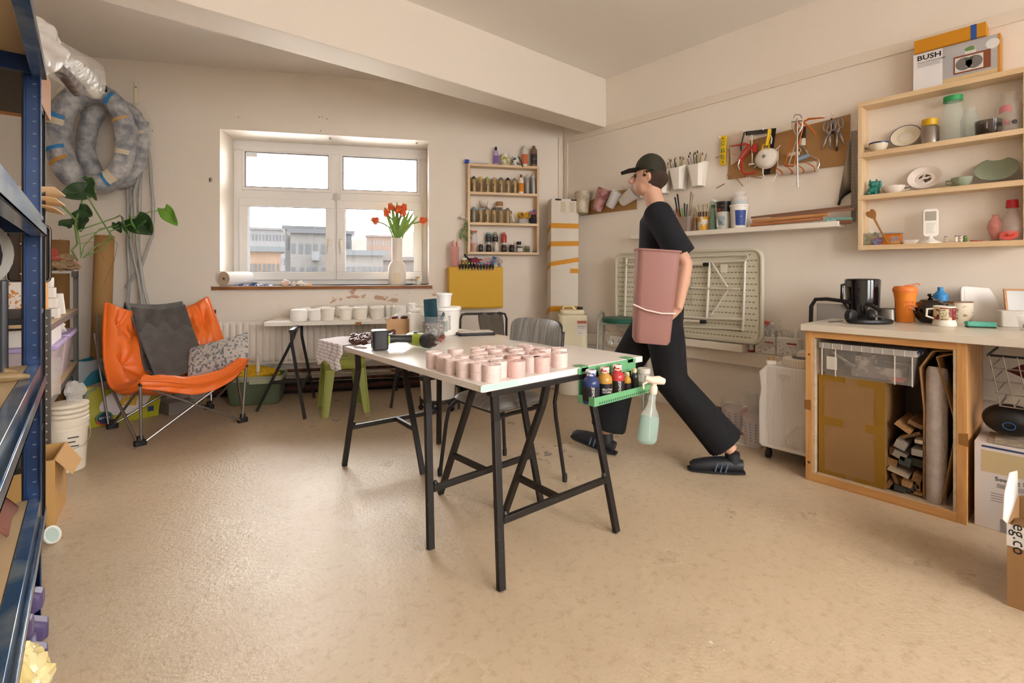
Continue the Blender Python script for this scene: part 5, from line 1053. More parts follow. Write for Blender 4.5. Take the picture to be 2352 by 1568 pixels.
# brush pots on the wall
def wpot(lbl, x, y, kind):
    f = WF('r', x, y, .05); p = f.T('brush_pot', lbl, 'pot', 'white wall pots with brushes')
    k = (XW/ray(x).x)/FPX; s = k*1.0; w_, h = 21*s, 27*s
    g = MB(); vs = []
    for z, hw, y0 in ((-h, w_*.55, -.045), (h*.75, w_, -.075)): vs += [(-hw*.9, .045, z), (hw*.9, .045, z + (.25*h if z > 0 else 0)), (hw, y0*.4, z + (.2*h if z > 0 else 0)), (hw*.55, y0, z), (-hw*.55, y0, z), (-hw, y0*.4, z)]
    g.add(vs, [tuple(range(5, -1, -1))] + [(j, (j+1) % 6, 6+(j+1) % 6, 6+j) for j in range(6)]); g.obj('pot_body', m('ece5da', .4), p, solid=.003, bev=.002)
    cols = [('6b4a2c', .003), ('2a2626', .004), ('b08a5c', .003), ('d8cfc0', .0025), ('4a3a30', .003), ('c8a03c', .003), ('8a8a88', .002), ('7ab03c', .003)]
    for i in range(13 if kind else 8):
        c_, r_ = cols[i % len(cols)]; a_ = (i*.37) % 1; x0 = (a_-.5)*w_*1.1; lean = (a_-.5)*w_*.9 + RU(-.01, .01); top = h*.75 + RU(.045, .10)
        g = MB(); g.tube([(x0*.5, -.02, -h*.7), (x0+lean, -.02+RU(-.02,.02), top)], r_, 6); g.obj('brush', m(c_, .5), p)
        if i % 2: MB().ball((x0+lean, -.02, top+.008), .0065, 8, (1,.6,2.0)).obj('brush_tip', m('8a6a4a' if i % 4 == 1 else '3a302a', .8), p)
    return p
wpot('white wall pot of sculpting tools, rightmost of the four wall pots', 1603, 400, 1); wpot('white wall pot with a trowel, second from the right of the wall pots', 1560, 408, 0)
wpot('white wall pot, third from the right, above the walking person', 1522, 417, 0); wpot('white wall pot at the left end of the four wall pots', 1483, 426, 1)
# spirit level
f = WF('r', 1663, 346, .02); lv = f.T('spirit_level', 'yellow torpedo spirit level hanging at the left of the tool board', 'level')
MB().cbox((0,-.008,0), (.043,.02,.235), (0, R(2), 0)).obj('level_body', m('e6c012', .35), lv, bev=.003)
for z, sx_ in ((.055, 1), (0, 1.2), (-.055, 1)): g = MB(); g.cbox((0,-.0185,z), (.022*sx_,.003,.030)); vv = g.obj('vial_window', m('8a7418', .5), lv); MB().tube([(0,-.020,z-.011), (0,-.020,z+.011)], .005, 8).obj('vial', m('b8c44a', .2), vv)
for z in (.095, -.092): MB().cbox((0,-.0185,z), (.010,.002,.010)).obj('hang_hole', m('5a4a10', .7), lv)
# sanding disc bag
f = WF('r', 1697, 335, .035); o = MB().prism([(-.06,-.14), (.07,-.08), (.09,.02), (.03,.11), (-.04,.12), (-.07,.03)], 0, .006, M=MRo(R(90), 4, 'X')).obj('plastic_bag', film('e8cdb8', .45, .25), loc=f.o, rz=f.rz); tag(o, 'clear pinkish plastic bag hanging behind the yellow level', 'bag')
# bar clamp (red C clamp)
RED = m('b9301a', .4); f = WF('r', 1722, 365, .05); cl = f.T('clamp', 'red C-shaped bar clamp with a steel screw hanging on the tool board', 'clamp')
def P2(*a): return [f.p(x, y, o_) for x, y, o_ in a]
g = MB(); g.tube(P2((1737, 333, .0), (1722, 345, 0), (1703, 367, 0), (1704, 392, 0), (1710, 400, 0), (1736, 396, 0)), .013, 4, ell=.8); g.obj('frame', RED, cl, bev=.002)
g = MB(); g.tube(P2((1735, 330, .0), (1735, 350, 0)), .019, 4); g.obj('screw_block', RED, cl, bev=.002)
MB().tube(P2((1727, 310, .004), (1728, 376, .004)), .005, 8).obj('screw', CHROME, cl); MB().tube(P2((1720, 378, .004), (1733, 376, .004)), .007, 8).obj('pad', m('e8e0d2', .5), cl)
f = WF('r', 1712, 342, .07); c2_ = f.T('spring_clamp', 'open red pliers-like clamp with long handles at the left of the tool board', 'clamp')
g = MB(); g.tube([f.p(1679, 336), f.p(1712, 330), f.p(1722, 334)], [.004,.008,.008], 6); g.obj('handle', RED, c2_); g = MB(); g.tube([f.p(1696, 368), f.p(1706, 348), f.p(1720, 335)], [.004,.008,.009], 6); g.obj('handle', RED, c2_); MB().tube([f.p(1700, 390), f.p(1695, 380), f.p(1699, 366)], .004, 8).obj('jaw', CHROME, c2_)
f = WF('r', 1712, 320, .06); o = MB().tube([f.p(1710, 303), f.p(1706, 318), f.p(1702, 335), f.p(1702, 346)], .0055, 8).obj('black_strap', m('1c1a1e', .5), loc=f.o, rz=f.rz); tag(o, 'black cable strap hanging in front of the red clamp', 'strap')
f = WF('r', 1729, 395, .04); g = MB(); g.tube([f.p(1716, 402), f.p(1715, 416), f.p(1719, 419), f.p(1722, 416), f.p(1722, 404)], .002, 6); o = g.obj('wire_ring', CHROME, loc=f.o, rz=f.rz); tag(o, 'bent steel wire loop below the red clamp', 'wire')
# steel square, black
f = WF('r', 1760, 300, .015); sq = f.T('framing_square', 'black perforated steel square hanging behind the yellow knife', 'square')
g = MB(); PQ = [(1712, 302), (1783, 294), (1776, 345), (1768, 400), (1754, 401), (1764, 345), (1772, 305), (1713, 311)]; pp = [f.p(x, y) for x, y in PQ]; n = len(pp)
g.add([(p.x, 0, p.z) for p in pp] + [(p.x, -.002, p.z) for p in pp], [(0,1,6,7), (1,2,5,6), (2,3,4,5), (n+7,n+6,n+1,n), (n+6,n+5,n+2,n+1), (n+5,n+4,n+3,n+2)] + [(i, n+i, n+(i+1) % n, (i+1) % n) for i in range(n)]); g.obj('blade', m('24242c', .4, .4), sq)
g = MB()
for i in range(15):
    for j in (0, 3.6): p = f.p(1717+i*3.6, 304.5-i*.38+j, .003); g.cbox((p.x, -.0025, p.z), (.004,.001,.004))
for i in range(7):
    for j in (0, 5): p = f.p(1766-i*1.3+j*.6-2, 358+i*6, .003); g.cbox((p.x, -.0025, p.z), (.004,.001,.004))
g.obj('hole_marks', m('a89878', .6), sq)
# yellow utility knife and dust mask
f = WF('r', 1760, 322, .075); uk = f.T('utility_knife', 'yellow saw-handled knife hanging over the dust mask', 'knife'); YK = m('e3b90e', .35)
g = MB(); g.tube([f.p(1768, 297), f.p(1765, 318), f.p(1760, 334)], [.022,.022,.016], 10, ell=.5); g.obj('handle', YK, uk)
g = MB(); a, b_, c_, d_ = f.p(1753, 332), f.p(1767, 331), f.p(1764, 348), f.p(1749, 350); g.tube([a, d_], .005, 4); g.tube([b_, c_], .005, 4); g.tube([d_, c_], .007, 4); g.tube([a, b_], .007, 4); g.obj('blade_guard', YK, uk)
f = WF('r', 1763, 362, .03); dm = f.T('dust_mask', 'white cup-shaped dust mask hanging on the tool board', 'mask')
WM = m('e6ddd0', .8, bump=.2, bs_=120); g = MB(); cx, cz = f.p(1762, 361).x, f.p(1762, 361).z
g.grid(lambda u, v: (cx+(.082+.006*sin(u*2*PI*2))*cos(u*2*PI)*cos(v*PI/2)**.8, -.055*sin(v*PI/2)**.9*1.1-.002, cz+.078*sin(u*2*PI)*cos(v*PI/2)**.8-.01*cos(v*PI/2)), 36, 12, True); g.obj('cup', WM, dm, smooth=60)
g = MB(); g.prism([(-.016,0), (0,.018), (.018,0), (0,-.018)], 0, .001, M=MTr((cx, -.062, cz-.002)) @ MRo(R(90), 4, 'X')); g.obj('printed_mark', m('8a847c', .6), dm)
for a, b_, c_ in (((1745, 370), (1735, 382), (1731, 386)), ((1780, 346), (1788, 338), (1793, 333)), ((1771, 330), (1773, 318), (1768, 304)), ((1753, 385), (1752, 397), (1757, 410))):
    MB().tube([f.p(a[0], a[1], .02), f.p(b_[0], b_[1], .02), f.p(c_[0], c_[1], .02)], [.010,.009,.005], 6, ell=.3).obj('strap_tab', WM, dm)
MB().tube([f.p(1752, 395, .02), f.p(1756, 412, .02), f.p(1764, 424, .03), f.p(1775, 419, .03), f.p(1784, 400, .02), f.p(1787, 370, .02), f.p(1788, 342, .02)], .0035, 6, ell=.4).obj('elastic_strap', WM, dm)
# caulking gun, whisk rod and rollers
ORS = m('c9640e', .4); f = WF('r', 1832, 330, .07); cg = f.T('caulking_gun', 'orange caulking gun frame hanging in the middle of the tool board', 'caulking gun')
for a, b_ in (((1829, 290), (1802, 378)), ((1845, 290), (1823, 379))): MB().tube([f.p(*a), f.p(*b_)], .0045, 6).obj('frame_rod', ORS, cg)
MB().tube([f.p(1802, 379), f.p(1823, 381)], .009, 8, ell=.5).obj('front_ring', ORS, cg); MB().tube([f.p(1826, 292), f.p(1830, 274), f.p(1844, 292)], .007, 8).obj('yoke', ORS, cg)
g = MB(); g.tube([f.p(1846, 279), f.p(1858, 273), f.p(1893, 270)], [.008,.012,.006], 6, ell=.6); g.obj('barrel_grip', ORS, cg)
g = MB(); g.tube([f.p(1847, 282), f.p(1856, 290), f.p(1864, 297), f.p(1872, 308)], [.010,.011,.008,.008], 8, ell=.6); g.obj('trigger', ORS, cg)
MB().tube([f.p(1840, 290, .01), f.p(1812, 378, .01)], .003, 6).obj('plunger_rod', CHROME, cg)
f = WF('r', 1832, 340, .11); wk = f.T('mixing_rod', 'long steel mixing rod with a looped head hanging in front of the orange gun', 'rod'); SR = m('a9a298', .3, .9)
MB().tube([f.p(1831, 272), f.p(1831, 320), f.p(1832, 430)], .0052, 8).obj('rod', SR, wk); MB().tube([f.p(1820, 279), f.p(1820, 292), f.p(1831, 314), f.p(1842, 293), f.p(1843, 279)], .005, 6).obj('loop', SR, wk); MB().tube([f.p(1822, 270), f.p(1827, 263), f.p(1838, 264), f.p(1842, 272)], .004, 6).obj('hook', SR, wk); MB().tube([f.p(1818, 280), f.p(1842, 277)], .005, 6).obj('crossbar', SR, wk)
f = WF('r', 1845, 320, .03); rlr = f.T('paint_roller', 'paint roller with a fluffy white orange-striped sleeve on the tool board', 'paint roller')
MB().tube([f.p(1846, 292), f.p(1845, 318)], .014, 10).obj('handle', m('1c1e24', .5), rlr); MB().tube([f.p(1845, 318), f.p(1844, 334)], [.016,.018], 10).obj('ferrule', m('d8cebf', .5), rlr)
MB().tube([f.p(1844, 334), f.p(1848, 342), f.p(1857, 356), f.p(1880, 366), f.p(1882, 378), f.p(1878, 388)], .0035, 7).obj('wire_frame', CHROME, rlr)
def fur():
    mt, nt, b = nm('roller_fur'); L = nt.links.new; tc = nt.nodes.new('ShaderNodeTexCoord'); w_ = nt.nodes.new('ShaderNodeTexWave'); w_.bands_direction = 'DIAGONAL'; w_.inputs['Scale'].default_value = 9; w_.inputs['Distortion'].default_value = 1.5; w_.inputs['Detail'].default_value = 3; L(tc.outputs['Object'], w_.inputs['Vector'])
    rp = nt.nodes.new('ShaderNodeValToRGB'); rp.color_ramp.elements[0].position = .90; rp.color_ramp.elements[0].color = lin('e0d2c0'); rp.color_ramp.elements[1].position = .95; rp.color_ramp.elements[1].color = lin('d8783c'); L(w_.outputs['Fac'], rp.inputs['Fac']); L(rp.outputs['Color'], b.inputs['Base Color']); b.inputs['Roughness'].default_value = 1
    n = nt.nodes.new('ShaderNodeTexNoise'); n.inputs['Scale'].default_value = 250; L(tc.outputs['Object'], n.inputs['Vector']); bu = nt.nodes.new('ShaderNodeBump'); bu.inputs['Strength'].default_value = .8; bu.inputs['Distance'].default_value = .01; L(n.outputs['Fac'], bu.inputs['Height']); L(bu.outputs['Normal'], b.inputs['Normal']); return mt
g = MB(); g.tube([f.p(1786, 391), f.p(1788, 391), f.p(1832, 387), f.p(1874, 381), f.p(1877, 381)], [.030,.037,.037,.037,.030], 22); g.obj('sleeve', fur(), rlr)
f = WF('r', 1835, 350, .02); r2 = f.T('mini_roller', 'small pale blue foam roller behind the steel rod on the tool board', 'paint roller'); MB().tube([f.p(1832, 366), f.p(1858, 356)], .017, 14).obj('sleeve', m('9aaac0', .8), r2); MB().tube([f.p(1858, 356), f.p(1852, 345), f.p(1842, 338)], .003, 6).obj('wire_frame', CHROME, r2)
f = WF('r', 1820, 352, .025); r3 = f.T('mini_roller', 'small cream foam roller behind the orange gun frame', 'paint roller'); MB().tube([f.p(1809, 356), f.p(1836, 352)], .014, 14).obj('sleeve', m('dfd0ba', .8), r3); MB().tube([f.p(1836, 352), f.p(1840, 345), f.p(1836, 338)], .003, 6).obj('wire_frame', CHROME, r3)
# scissors
def scis(lbl, x, y, lean):
    f = WF('r', x, y, .05); p = T('scissors', lbl, 'scissors', f.o, rot=(0, R(lean), R(-90)), group='scissors on the tool board'); SM = m('a49c94', .35, .7)
    for sg in (-1, 1):
        g = MB(); g.add([(sg*.004, -.002*sg, -.01), (-sg*.014, -.002*sg, -.01), (-sg*.030, -.002*sg, -.115), (-sg*.016, -.002*sg, -.10)], [(0,1,2,3)]); g.obj('blade', SM, p, solid=.003)
        g = MB(); pts = [(sg*(.024+.014*cos(t)*1.0), -.002*sg, .047+.034*sin(t)) for t in [k*2*PI/14 for k in range(14)]]; g.tube(pts, .0048, 6, closed=True); g.tube([(0, -.002*sg, -.012), (sg*.016, -.002*sg, .018)], [.008, .006], 6); g.obj('handle', m('8a837e', .4, .3), p)
    MB().lathe([(.004, -.005), (.004, .005)], 8, (0,0,-.008), M=MRo(R(90), 4, 'X')).obj('pivot', CHROME, p); return p
scis('grey scissors, left of the two pairs at the right of the tool board', 1903, 305, 8); scis('grey scissors, right of the two pairs on the tool board', 1924, 300, -8)
f = WF('r', 1911, 292, .02); o = MB().tube([f.p(1910, 272), f.p(1911, 292), f.p(1913, 306)], [.012, .012, .016], 10, ell=.5).obj('hand_tool', m('4c2c66', .4), loc=f.o, rz=f.rz); tag(o, 'purple tool handle between the two pairs of scissors', 'tool')
f = WF('r', 1920, 320, .015); o = MB().tube([f.p(1918, 305), f.p(1922, 346)], [.008, .014], 8, ell=.5).obj('wooden_file', m('4a3428', .5), loc=f.o, rz=f.rz); tag(o, 'dark wooden handled blade hanging behind the scissors', 'knife')
for a, b_, lbl in (((1644, 362), (1657, 357), 'short pale dowel poking out left of the yellow level'), ((1672, 344), (1690, 355), 'short pale dowel poking out right of the yellow level'), ((1646, 432), (1664, 422), 'thin wooden peg on the wall below the yellow level'), ((1671, 402), (1693, 411), 'thin wooden peg at the lower left corner of the big board'), ((1693, 411), (1706, 427), 'thin wooden peg angled down from the lower left of the big board'), ((1726, 405), (1750, 409), 'thin wooden peg along the bottom edge of the big board')):
    f = WF('r', a[0], a[1], .02); o = MB().tube([f.p(a[0], a[1], -.012), f.p(b_[0], b_[1], .03)], .004, 7).obj('wooden_peg', m('b98a5c', .6), loc=f.o, rz=f.rz); tag(o, lbl, 'peg', 'wooden pegs in the right wall')
# steel ruler and hand saw
f = WF('r', 1961, 410, .015); ru = f.T('steel_ruler', 'long perforated steel ruler hanging beside the right wall shelf', 'ruler')
a, b_ = f.p(1955, 302), f.p(1967, 510); MB().box(a.x, b_.x, -.002, 0, b_.z, a.z).obj('ruler_blade', m('8f867c', .4, .7), ru)
g = MB()
for i in range(24): z = a.z - .03 - i*(a.z-b_.z-.05)/24; g.cbox(((a.x+b_.x)/2-.006, -.0022, z), (.003,.001,.005)); g.cbox(((a.x+b_.x)/2+.006, -.0022, z), (.003,.001,.005))
g.obj('hole_marks', m('3a342e', .7), ru)
f = WF('r', 1945, 400, .010); hs = f.T('hand_saw', 'hand saw with black handle hanging beside the steel ruler', 'saw')
g = MB(); P = [f.p(1951, 318), f.p(1956, 325), f.p(1955, 440), f.p(1926, 456)]; g.add([tuple(p) for p in P], [(3,2,1,0)]); g.obj('blade', m('a39b90', .35, .7), hs, solid=.0015)
MB().tube([f.p(1954, 438, .01), f.p(1938, 449, .01), f.p(1930, 458, .01), f.p(1926, 471, .01)], [.020,.016,.014,.014], 6, ell=.5).obj('handle', m('1a1a1c', .5), hs)
# ---------------------------------------------------------------- white floating shelf
sx0, sx1 = RX(1925, HZ, XW-.16).y, RX(1448, HZ, XW-.16).y; szt = RX(1750, 519, XW-.16).z; SD = .16
fs_ = T('floating_shelf', 'long white floating shelf on the right wall under the tool board', 'shelf', (XW, sx0, szt-.036)); MB().box(-SD, -.001, 0, sx1-sx0, 0, .036).obj('shelf_board', m('ece2d4', .35), fs_, bev=.002)
def sq_(x, d=.085): p = RX(x, HZ, XW-d); return Vector((p.x, p.y, szt+.0005))
mk = lambda x: (XW/ray(x).x)/FPX
# tool tub
p = T('tool_tub', 'clear square tub full of blades and brushes on the white shelf', 'tub', sq_(1574), R(-90)); g = MB(); loft(g, [(0, rpoly(-.045, .045, -.04, .04, .012)), (.12, rpoly(-.062, .062, -.055, .055, .015)), (.125, rpoly(-.066, .066, -.058, .058, .015))]); g.obj('tub_wall', film('c8b0a8', .45, .2, 0), p)
for i, (x, h, c_, r_, w_) in enumerate(((-.075, .30, '1c1c1e', .010, 'black'), (-.055, .325, '1c1c1e', .011, 'black'), (-.05, .19, 'c85a2c', .010, 'orange'), (-.02, .20, '6ab040', .010, 'green'), (.0, .24, '26241f', .010, 'dark'), (.02, .23, '26241f', .008, 'dark'), (.05, .33, '8a8074', .009, 'grey'), (.065, .31, 'a8784c', .005, 'wood'), (.035, .17, '7a7a78', .006, 'grey'))):
    MB().tube([(x*.35, 0, .01), (x*.9, -.01, h*.6), (x*1.2, -.012, h)], [r_*.5, r_*.8, r_], 8, ell=.6).obj('tool_handle', m(c_, .5), p)
p = T('tool_tub', 'tub of spatulas at the left end of the white shelf behind the person', 'tub', sq_(1542), R(-90)); g = MB(); loft(g, [(0, rpoly(-.04, .04, -.04, .04, .012)), (.10, rpoly(-.05, .05, -.05, .05, .015))]); g.obj('tub_wall', film('6a605c', .7, .3, 0), p)
for i in range(6): MB().tube([((i-2.5)*.01, 0, .01), ((i-2.5)*.022, -.01, .17+.02*(i % 3))], .006, 6, ell=.6).obj('tool_handle', m('5a5450', .5), p)
o = MB().tube([(0,0,0), (0,0,.05), (0,0,.14)], [.015,.015,.012], 12).obj('wooden_roller', m('9c7c58', .6), loc=sq_(1597)); tag(o, 'short wooden roller standing between the two tubs on the white shelf', 'roller')
p = T('brush_tin', 'tin with yellow flower label holding pale brushes on the white shelf', 'tin', sq_(1615), R(-90)); MB().lathe([(.037, 0), (.046, .105), (.049, .11), (.046, .112)], 24, cap=False).obj('tin_body', m('ded6c8', .4, h2='d8a028', vs=22, thr=(.45,.5), det=1), p)
for i in range(8): x = (i-3.5)*.012; MB().tube([(x*.5, 0, .01), (x, -.004*(i % 3), .16)], .004, 6).obj('brush_handle', m('c8a070' if i % 2 else '2a2622', .5), p); MB().tube([(x, -.004*(i % 3), .155), (x*1.3, -.006, .215)], [.011,.014], 8, ell=.5).obj('bristles', m('cfc0a8' if i % 3 else 'e8e0d0', .9), p)
p = T('spray_bottle', 'clear green-tinted spray bottle on the white shelf', 'spray bottle', sq_(1638), R(-90)); MB().lathe([(.022, 0), (.024, .01), (.024, .10), (.016, .15), (.012, .18)], 18).obj('bottle_body', film('7aa890', .55, .1, 0), p); MB().lathe([(.015, .18), (.015, .205)], 14).obj('collar', m('1f6a44', .4), p); MB().tube([(-.03,0,.225), (0,0,.235), (.03,0,.22)], [.006,.016,.012], 10).obj('spray_head', m('c8dccc', .3), p)
p = T('small_bottle', 'slim clear bottle with white label beside the green spray bottle', 'bottle', sq_(1650, .12), R(-90)); MB().lathe([(.013, 0), (.014, .004), (.014, .10), (.010, .115)], 16).obj('bottle_body', m('9aac9c', .3), p); MB().lathe([(.0145, .02), (.0145, .08)], 16, cap=False).obj('label', m('e4e0d8', .6), p)
p = T('plastic_tub', 'dirty clear tub standing in the middle of the white shelf', 'tub', sq_(1661), R(-90), 'tubs on the white shelf'); MB().lathe([(.044, 0), (.046, .004), (.054, .125), (.058, .127), (.058, .135)], 28, cap=False).obj('tub_wall', m('cfc8bc', .4, var=.12, vs=20), p); MB().grid(lambda u, v: ((.0505+.006*v)*cos(-2.3+u*1.4), (.0505+.006*v)*sin(-2.3+u*1.4), .03+v*.07), 8, 3).obj('label', m('a9b6b8', .6, h2='6a7a80', vs=30), p)
p = T('black_tub', 'stack of black paint tubs with red label on the dirty clear tub', 'tub', sq_(1663)+Vector((0,0,.128)), R(-90), 'tubs on the white shelf'); MB().lathe([(.046, 0), (.052, .045), (.057, .05), (.057, .062), (.053, .066), (.057, .075), (.057, .088), (.05, .09), (.0001, .088)], 28).obj('tub_body', m('2b2824', .4, h2='6a645a', vs=60, thr=(.64,.68)), p); MB().grid(lambda u, v: (.0505*cos(-2.0+u*.4), .0505*sin(-2.0+u*.4), .015+v*.022), 6, 2).obj('red_label', m('c8342a', .4), p)
p = T('plastic_tub', 'white tub with blue label at the right of the white shelf', 'tub', sq_(1697), R(-90), 'tubs on the white shelf'); MB().lathe([(.050, 0), (.053, .004), (.064, .165), (.069, .168), (.069, .178), (.064, .18)], 30, cap=False).obj('tub_wall', m('ebe4da', .4), p); MB().grid(lambda u, v: ((.0545+.0105*v)*cos(-1.55+u*1.3), (.0545+.0105*v)*sin(-1.55+u*1.3), .02+v*.115), 10, 3).obj('label', m('2c4488', .5, h2='dcdce4', vs=50, thr=(.66,.68)), p)
p = T('tub_stack', 'stack of nested clear tubs standing inside the blue-labelled tub', 'tub', sq_(1697)+Vector((0,0,.172)), R(-90), 'tubs on the white shelf')
for i in range(4): MB().lathe([(.052, i*.017), (.060, .014+i*.017), (.063, .016+i*.017), (.058, .016+i*.017)], 26, cap=False).obj('nested_tub', m(['e8e2da','cfdde2','e6dcd4','eee8e0'][i], .4), p)
MB().lathe([(.036, .065), (.050, .105), (.048, .105)], 24, cap=False).obj('nested_tub', film('e8e0d8', .5, .2, 0), p)
for i, (x0, y0, x1, y1, r_, c_, lbl) in enumerate(((1725, 517, 1888, 501, .013, 'a4673c', 'pinkish wooden dowel lying lowest on the white shelf'), (1729, 508, 1902, 492, .013, 'b97c48', 'orange-brown dowel above the pinkish one on the white shelf'), (1726, 500, 1955, 474, .011, '6e4a34', 'long dark wooden batten lying across the dowels'), (1770, 497, 1962, 480, .010, '7c5540', 'dark wooden batten just under the longest one at the shelf end'))):
    a, b_ = RX(x0, y0, XW-.10-.012*(i % 2)), RX(x1, y1, XW-.10-.012*(i % 2)); g = MB(); g.tube([a, b_], r_, 12 if i < 2 else 4); o = g.obj('wooden_dowel', wood(c_, {'a4673c': 'c0825a', 'b97c48': 'cc9560', '6e4a34': '8a6248', '7c5540': '9a7058'}[c_], 'Y', 2)); tag(o, lbl, 'dowel', 'wooden dowels on the white shelf')
f = WF('r', 1927, 506, .10); o = MB().cbox((0,0,0), (.15,.03,.035), (0, R(4), 0)).obj('putty_box', m('6fb0ac', .5), loc=f.o, rz=f.rz, bev=.001); tag(o, 'turquoise putty box at the right end of the white shelf', 'box')
text('milliput', .032, m('e8e4da', .5), o, (-.02, -.016, -.002), (R(90), R(4), 0))
f = WF('r', 1942, 510, .10); o = MB().cbox((0,-.025,0), (.085,.02,.028), (0, R(2), 0)).obj('wood_offcut', wood('6a4028', '94623e', 'X', 2), loc=f.o, rz=f.rz, bev=.001); tag(o, 'small dark wood offcut in front of the turquoise box', 'offcut')
# ---------------------------------------------------------------- folding table leaning on the wall
FT = T('folding_table', 'pale grey folding table stood on its long side against the right wall', 'folding table', (XW-.115, 0, 0))
FTM = m('c9c3ac', .45); yl, yr = RX(1414, HZ, XW-.15).y, RX(1751, HZ, XW-.15).y; zt1, zb1_ = RX(1580, 577, XW-.15).z, RX(1580, 776, XW-.15).z
zb1_ = max(zb1_, LZ + .08)
def hole_board():
    mt, nt, b = nm('hollow_grid'); L = nt.links.new; tc = nt.nodes.new('ShaderNodeTexCoord'); sp = nt.nodes.new('ShaderNodeSeparateXYZ'); L(tc.outputs['Object'], sp.inputs[0]); return mt, nt, b, L, sp
g = MB(); yc_, zc_ = (yl+yr)/2, (zt1+zb1_)/2; hw, hh = (yl-yr)/2, (zt1-zb1_)/2
M_ = MTr((0, yc_, zc_)) @ MRo(R(-90), 4, 'Z') @ MRo(R(90), 4, 'X')
g.prism(rpoly(-hw, hw, -hh, hh, .07, 6), -.004, .030, M=MTr((.0, 0, 0)) @ M_); g.obj('table_leaf', m('d3ccb6', .5), FT, bev=.004)
# raised rim
rp_ = rpoly(-hw, hw, -hh, hh, .07, 8); MB().tube([M_ @ Vector((p[0]*.993, p[1]*.99, .034)) for p in rp_], .013, 8, closed=True).obj('rim', FTM, FT)
# dimples: dark slots in a staggered grid
g = MB(); ny, nz = 42, 15
for i in range(ny):
    for j in range(nz):
        x = -hw+.035 + (i+.5*(j % 2))*(2*hw-.07)/ny; z = -hh+.04 + j*(2*hh-.08)/(nz-1)
        if abs(x) > hw-.03: continue
        if abs(x) > hw-.07 and abs(z) > hh-.07: continue
        p = [(x-.009, z-.0045), (x+.009, z-.0045), (x+.011, z), (x+.009, z+.0045), (x-.009, z+.0045), (x-.011, z)]
        g.add([tuple(M_ @ Vector((a, b_, .0302))) for a, b_ in p], [tuple(range(6))])
g.obj('moulded_slots', m('8f8768', .7), FT)['kind'] = 'stuff'
FW = m('dcd5c6', .35, .2)
def ft(x, y, off=.05): p = RX(x, y, XW-.115-off); return (-off, p.y, p.z)
def fbar(nm2, *pts, r=.010, off=.045, mt=None): MB().tube([ft(x, y, off) for x, y in pts], r, 10).obj(nm2, mt or FW, FT)
fbar('side_rail', (1436, 594), (1717, 585), r=.008); fbar('side_rail', (1433, 742), (1712, 757), r=.008)
fbar('leg_frame', (1560, 604), (1712, 598), (1718, 590), r=.011, off=.06); fbar('leg_frame', (1712, 590), (1706, 760), r=.010, off=.055); fbar('leg_frame', (1630, 600), (1623, 732), r=.011, off=.06)
fbar('leg_frame', (1560, 606), (1622, 607), r=.012, off=.07); fbar('leg_frame', (1555, 735), (1615, 739), r=.012, off=.07); fbar('leg_frame', (1545, 724), (1622, 731), (1708, 733), r=.011, off=.06)
fbar('leg_frame', (1439, 594), (1434, 745), r=.010, off=.055); fbar('leg_frame', (1440, 608), (1500, 608), r=.011, off=.06); fbar('leg_frame', (1436, 728), (1500, 727), r=.011, off=.06)
fbar('brace', (1634, 602), (1672, 660), r=.007, off=.065); fbar('brace', (1672, 666), (1634, 722), r=.007, off=.065); fbar('brace', (1588, 661), (1700, 664), r=.007, off=.07); fbar('lock_bar', (1590, 637), (1588, 698), r=.004, off=.06, mt=m('9a9284', .3, .7))
for x, y in ((1620, 607), (1613, 739)): MB().tube([ft(x-4, y, .07), ft(x+8, y, .07)], .0145, 10).obj('foot_cap', RUBB, FT)
MB().box(-.047, -.045, ft(1670, 0)[1], ft(1654, 0)[1], ft(1660, 626)[2], ft(1660, 606)[2]).obj('label', m('e4ddcc', .6), FT)
# ---------------------------------------------------------------- timber bearer under the folding table, ledge bottles
o = MB().box(XW-.155, XW-.001, RX(1705, HZ, XW-.15).y, RX(1440, HZ, XW-.15).y, zb1_-.075, zb1_-.016).obj('table_bearer', m('e6dbc9', .5), bev=.002); tag(o, 'white painted bearer board carrying the folding table', 'board')
def ledge(x, d=.036): p = RX(x, HZ, XW-d); return Vector((p.x, p.y, LZ+.0005))
def jerry(lbl, x, w_, dp, h, red, d=.037, bag=False):
    p = T('plastic_jug', lbl, 'jug', ledge(x, d), R(-90), 'white jugs on the ledge')
    M1 = m('e6ded2', .3); g = MB(); g.prism(rpoly(-w_/2, w_/2, -dp/2, dp/2, .012), 0, h*.68); g.obj('jug_body', M1, p, bev=.008)
    MB().tube([(-w_*.42,0,h*.66), (-w_*.44,0,h*.9), (-w_*.2,0,h*.96), (.0,0,h*.9), (.01,0,h*.67)], .008, 8).obj('grip', M1, p); MB().lathe([(.012, h*.66), (.012, h*.86), (.016, h*.86), (.016, h), (.0001, h)], 16, (w_*.28, 0, 0)).obj('cap', m('f0ebe2', .35), p)
    lb = MB().box(-w_*.40, w_*.42, -dp/2-.001, -dp/2, h*.06, h*.52).obj('label', m('ece6dc', .5, h2='a49c90', vs=90, thr=(.56,.6)), p); MB().box(0, w_*.42, -dp/2-.0016, -dp/2-.001, h*.44, h*.50).obj('red_strip', m('a83a30', .5), lb)
    g = MB(); [g.tube([(w_*.1+k*.022+a*.010, -dp/2-.0018, h*.34+b_*.010) for a, b_ in ((1,0),(0,1),(-1,0),(0,-1))], .0011, 4, closed=True) for k in range(3)]; g.obj('hazard_symbols', m('c8685a', .5), lb); return p
jerry('white two-and-a-half litre jug with handle on the ledge nearest the counter', 1812, .155, .07, .20, 1)
jerry('white jug inside a clear plastic bag on the ledge', 1761, .15, .07, .19, 1)
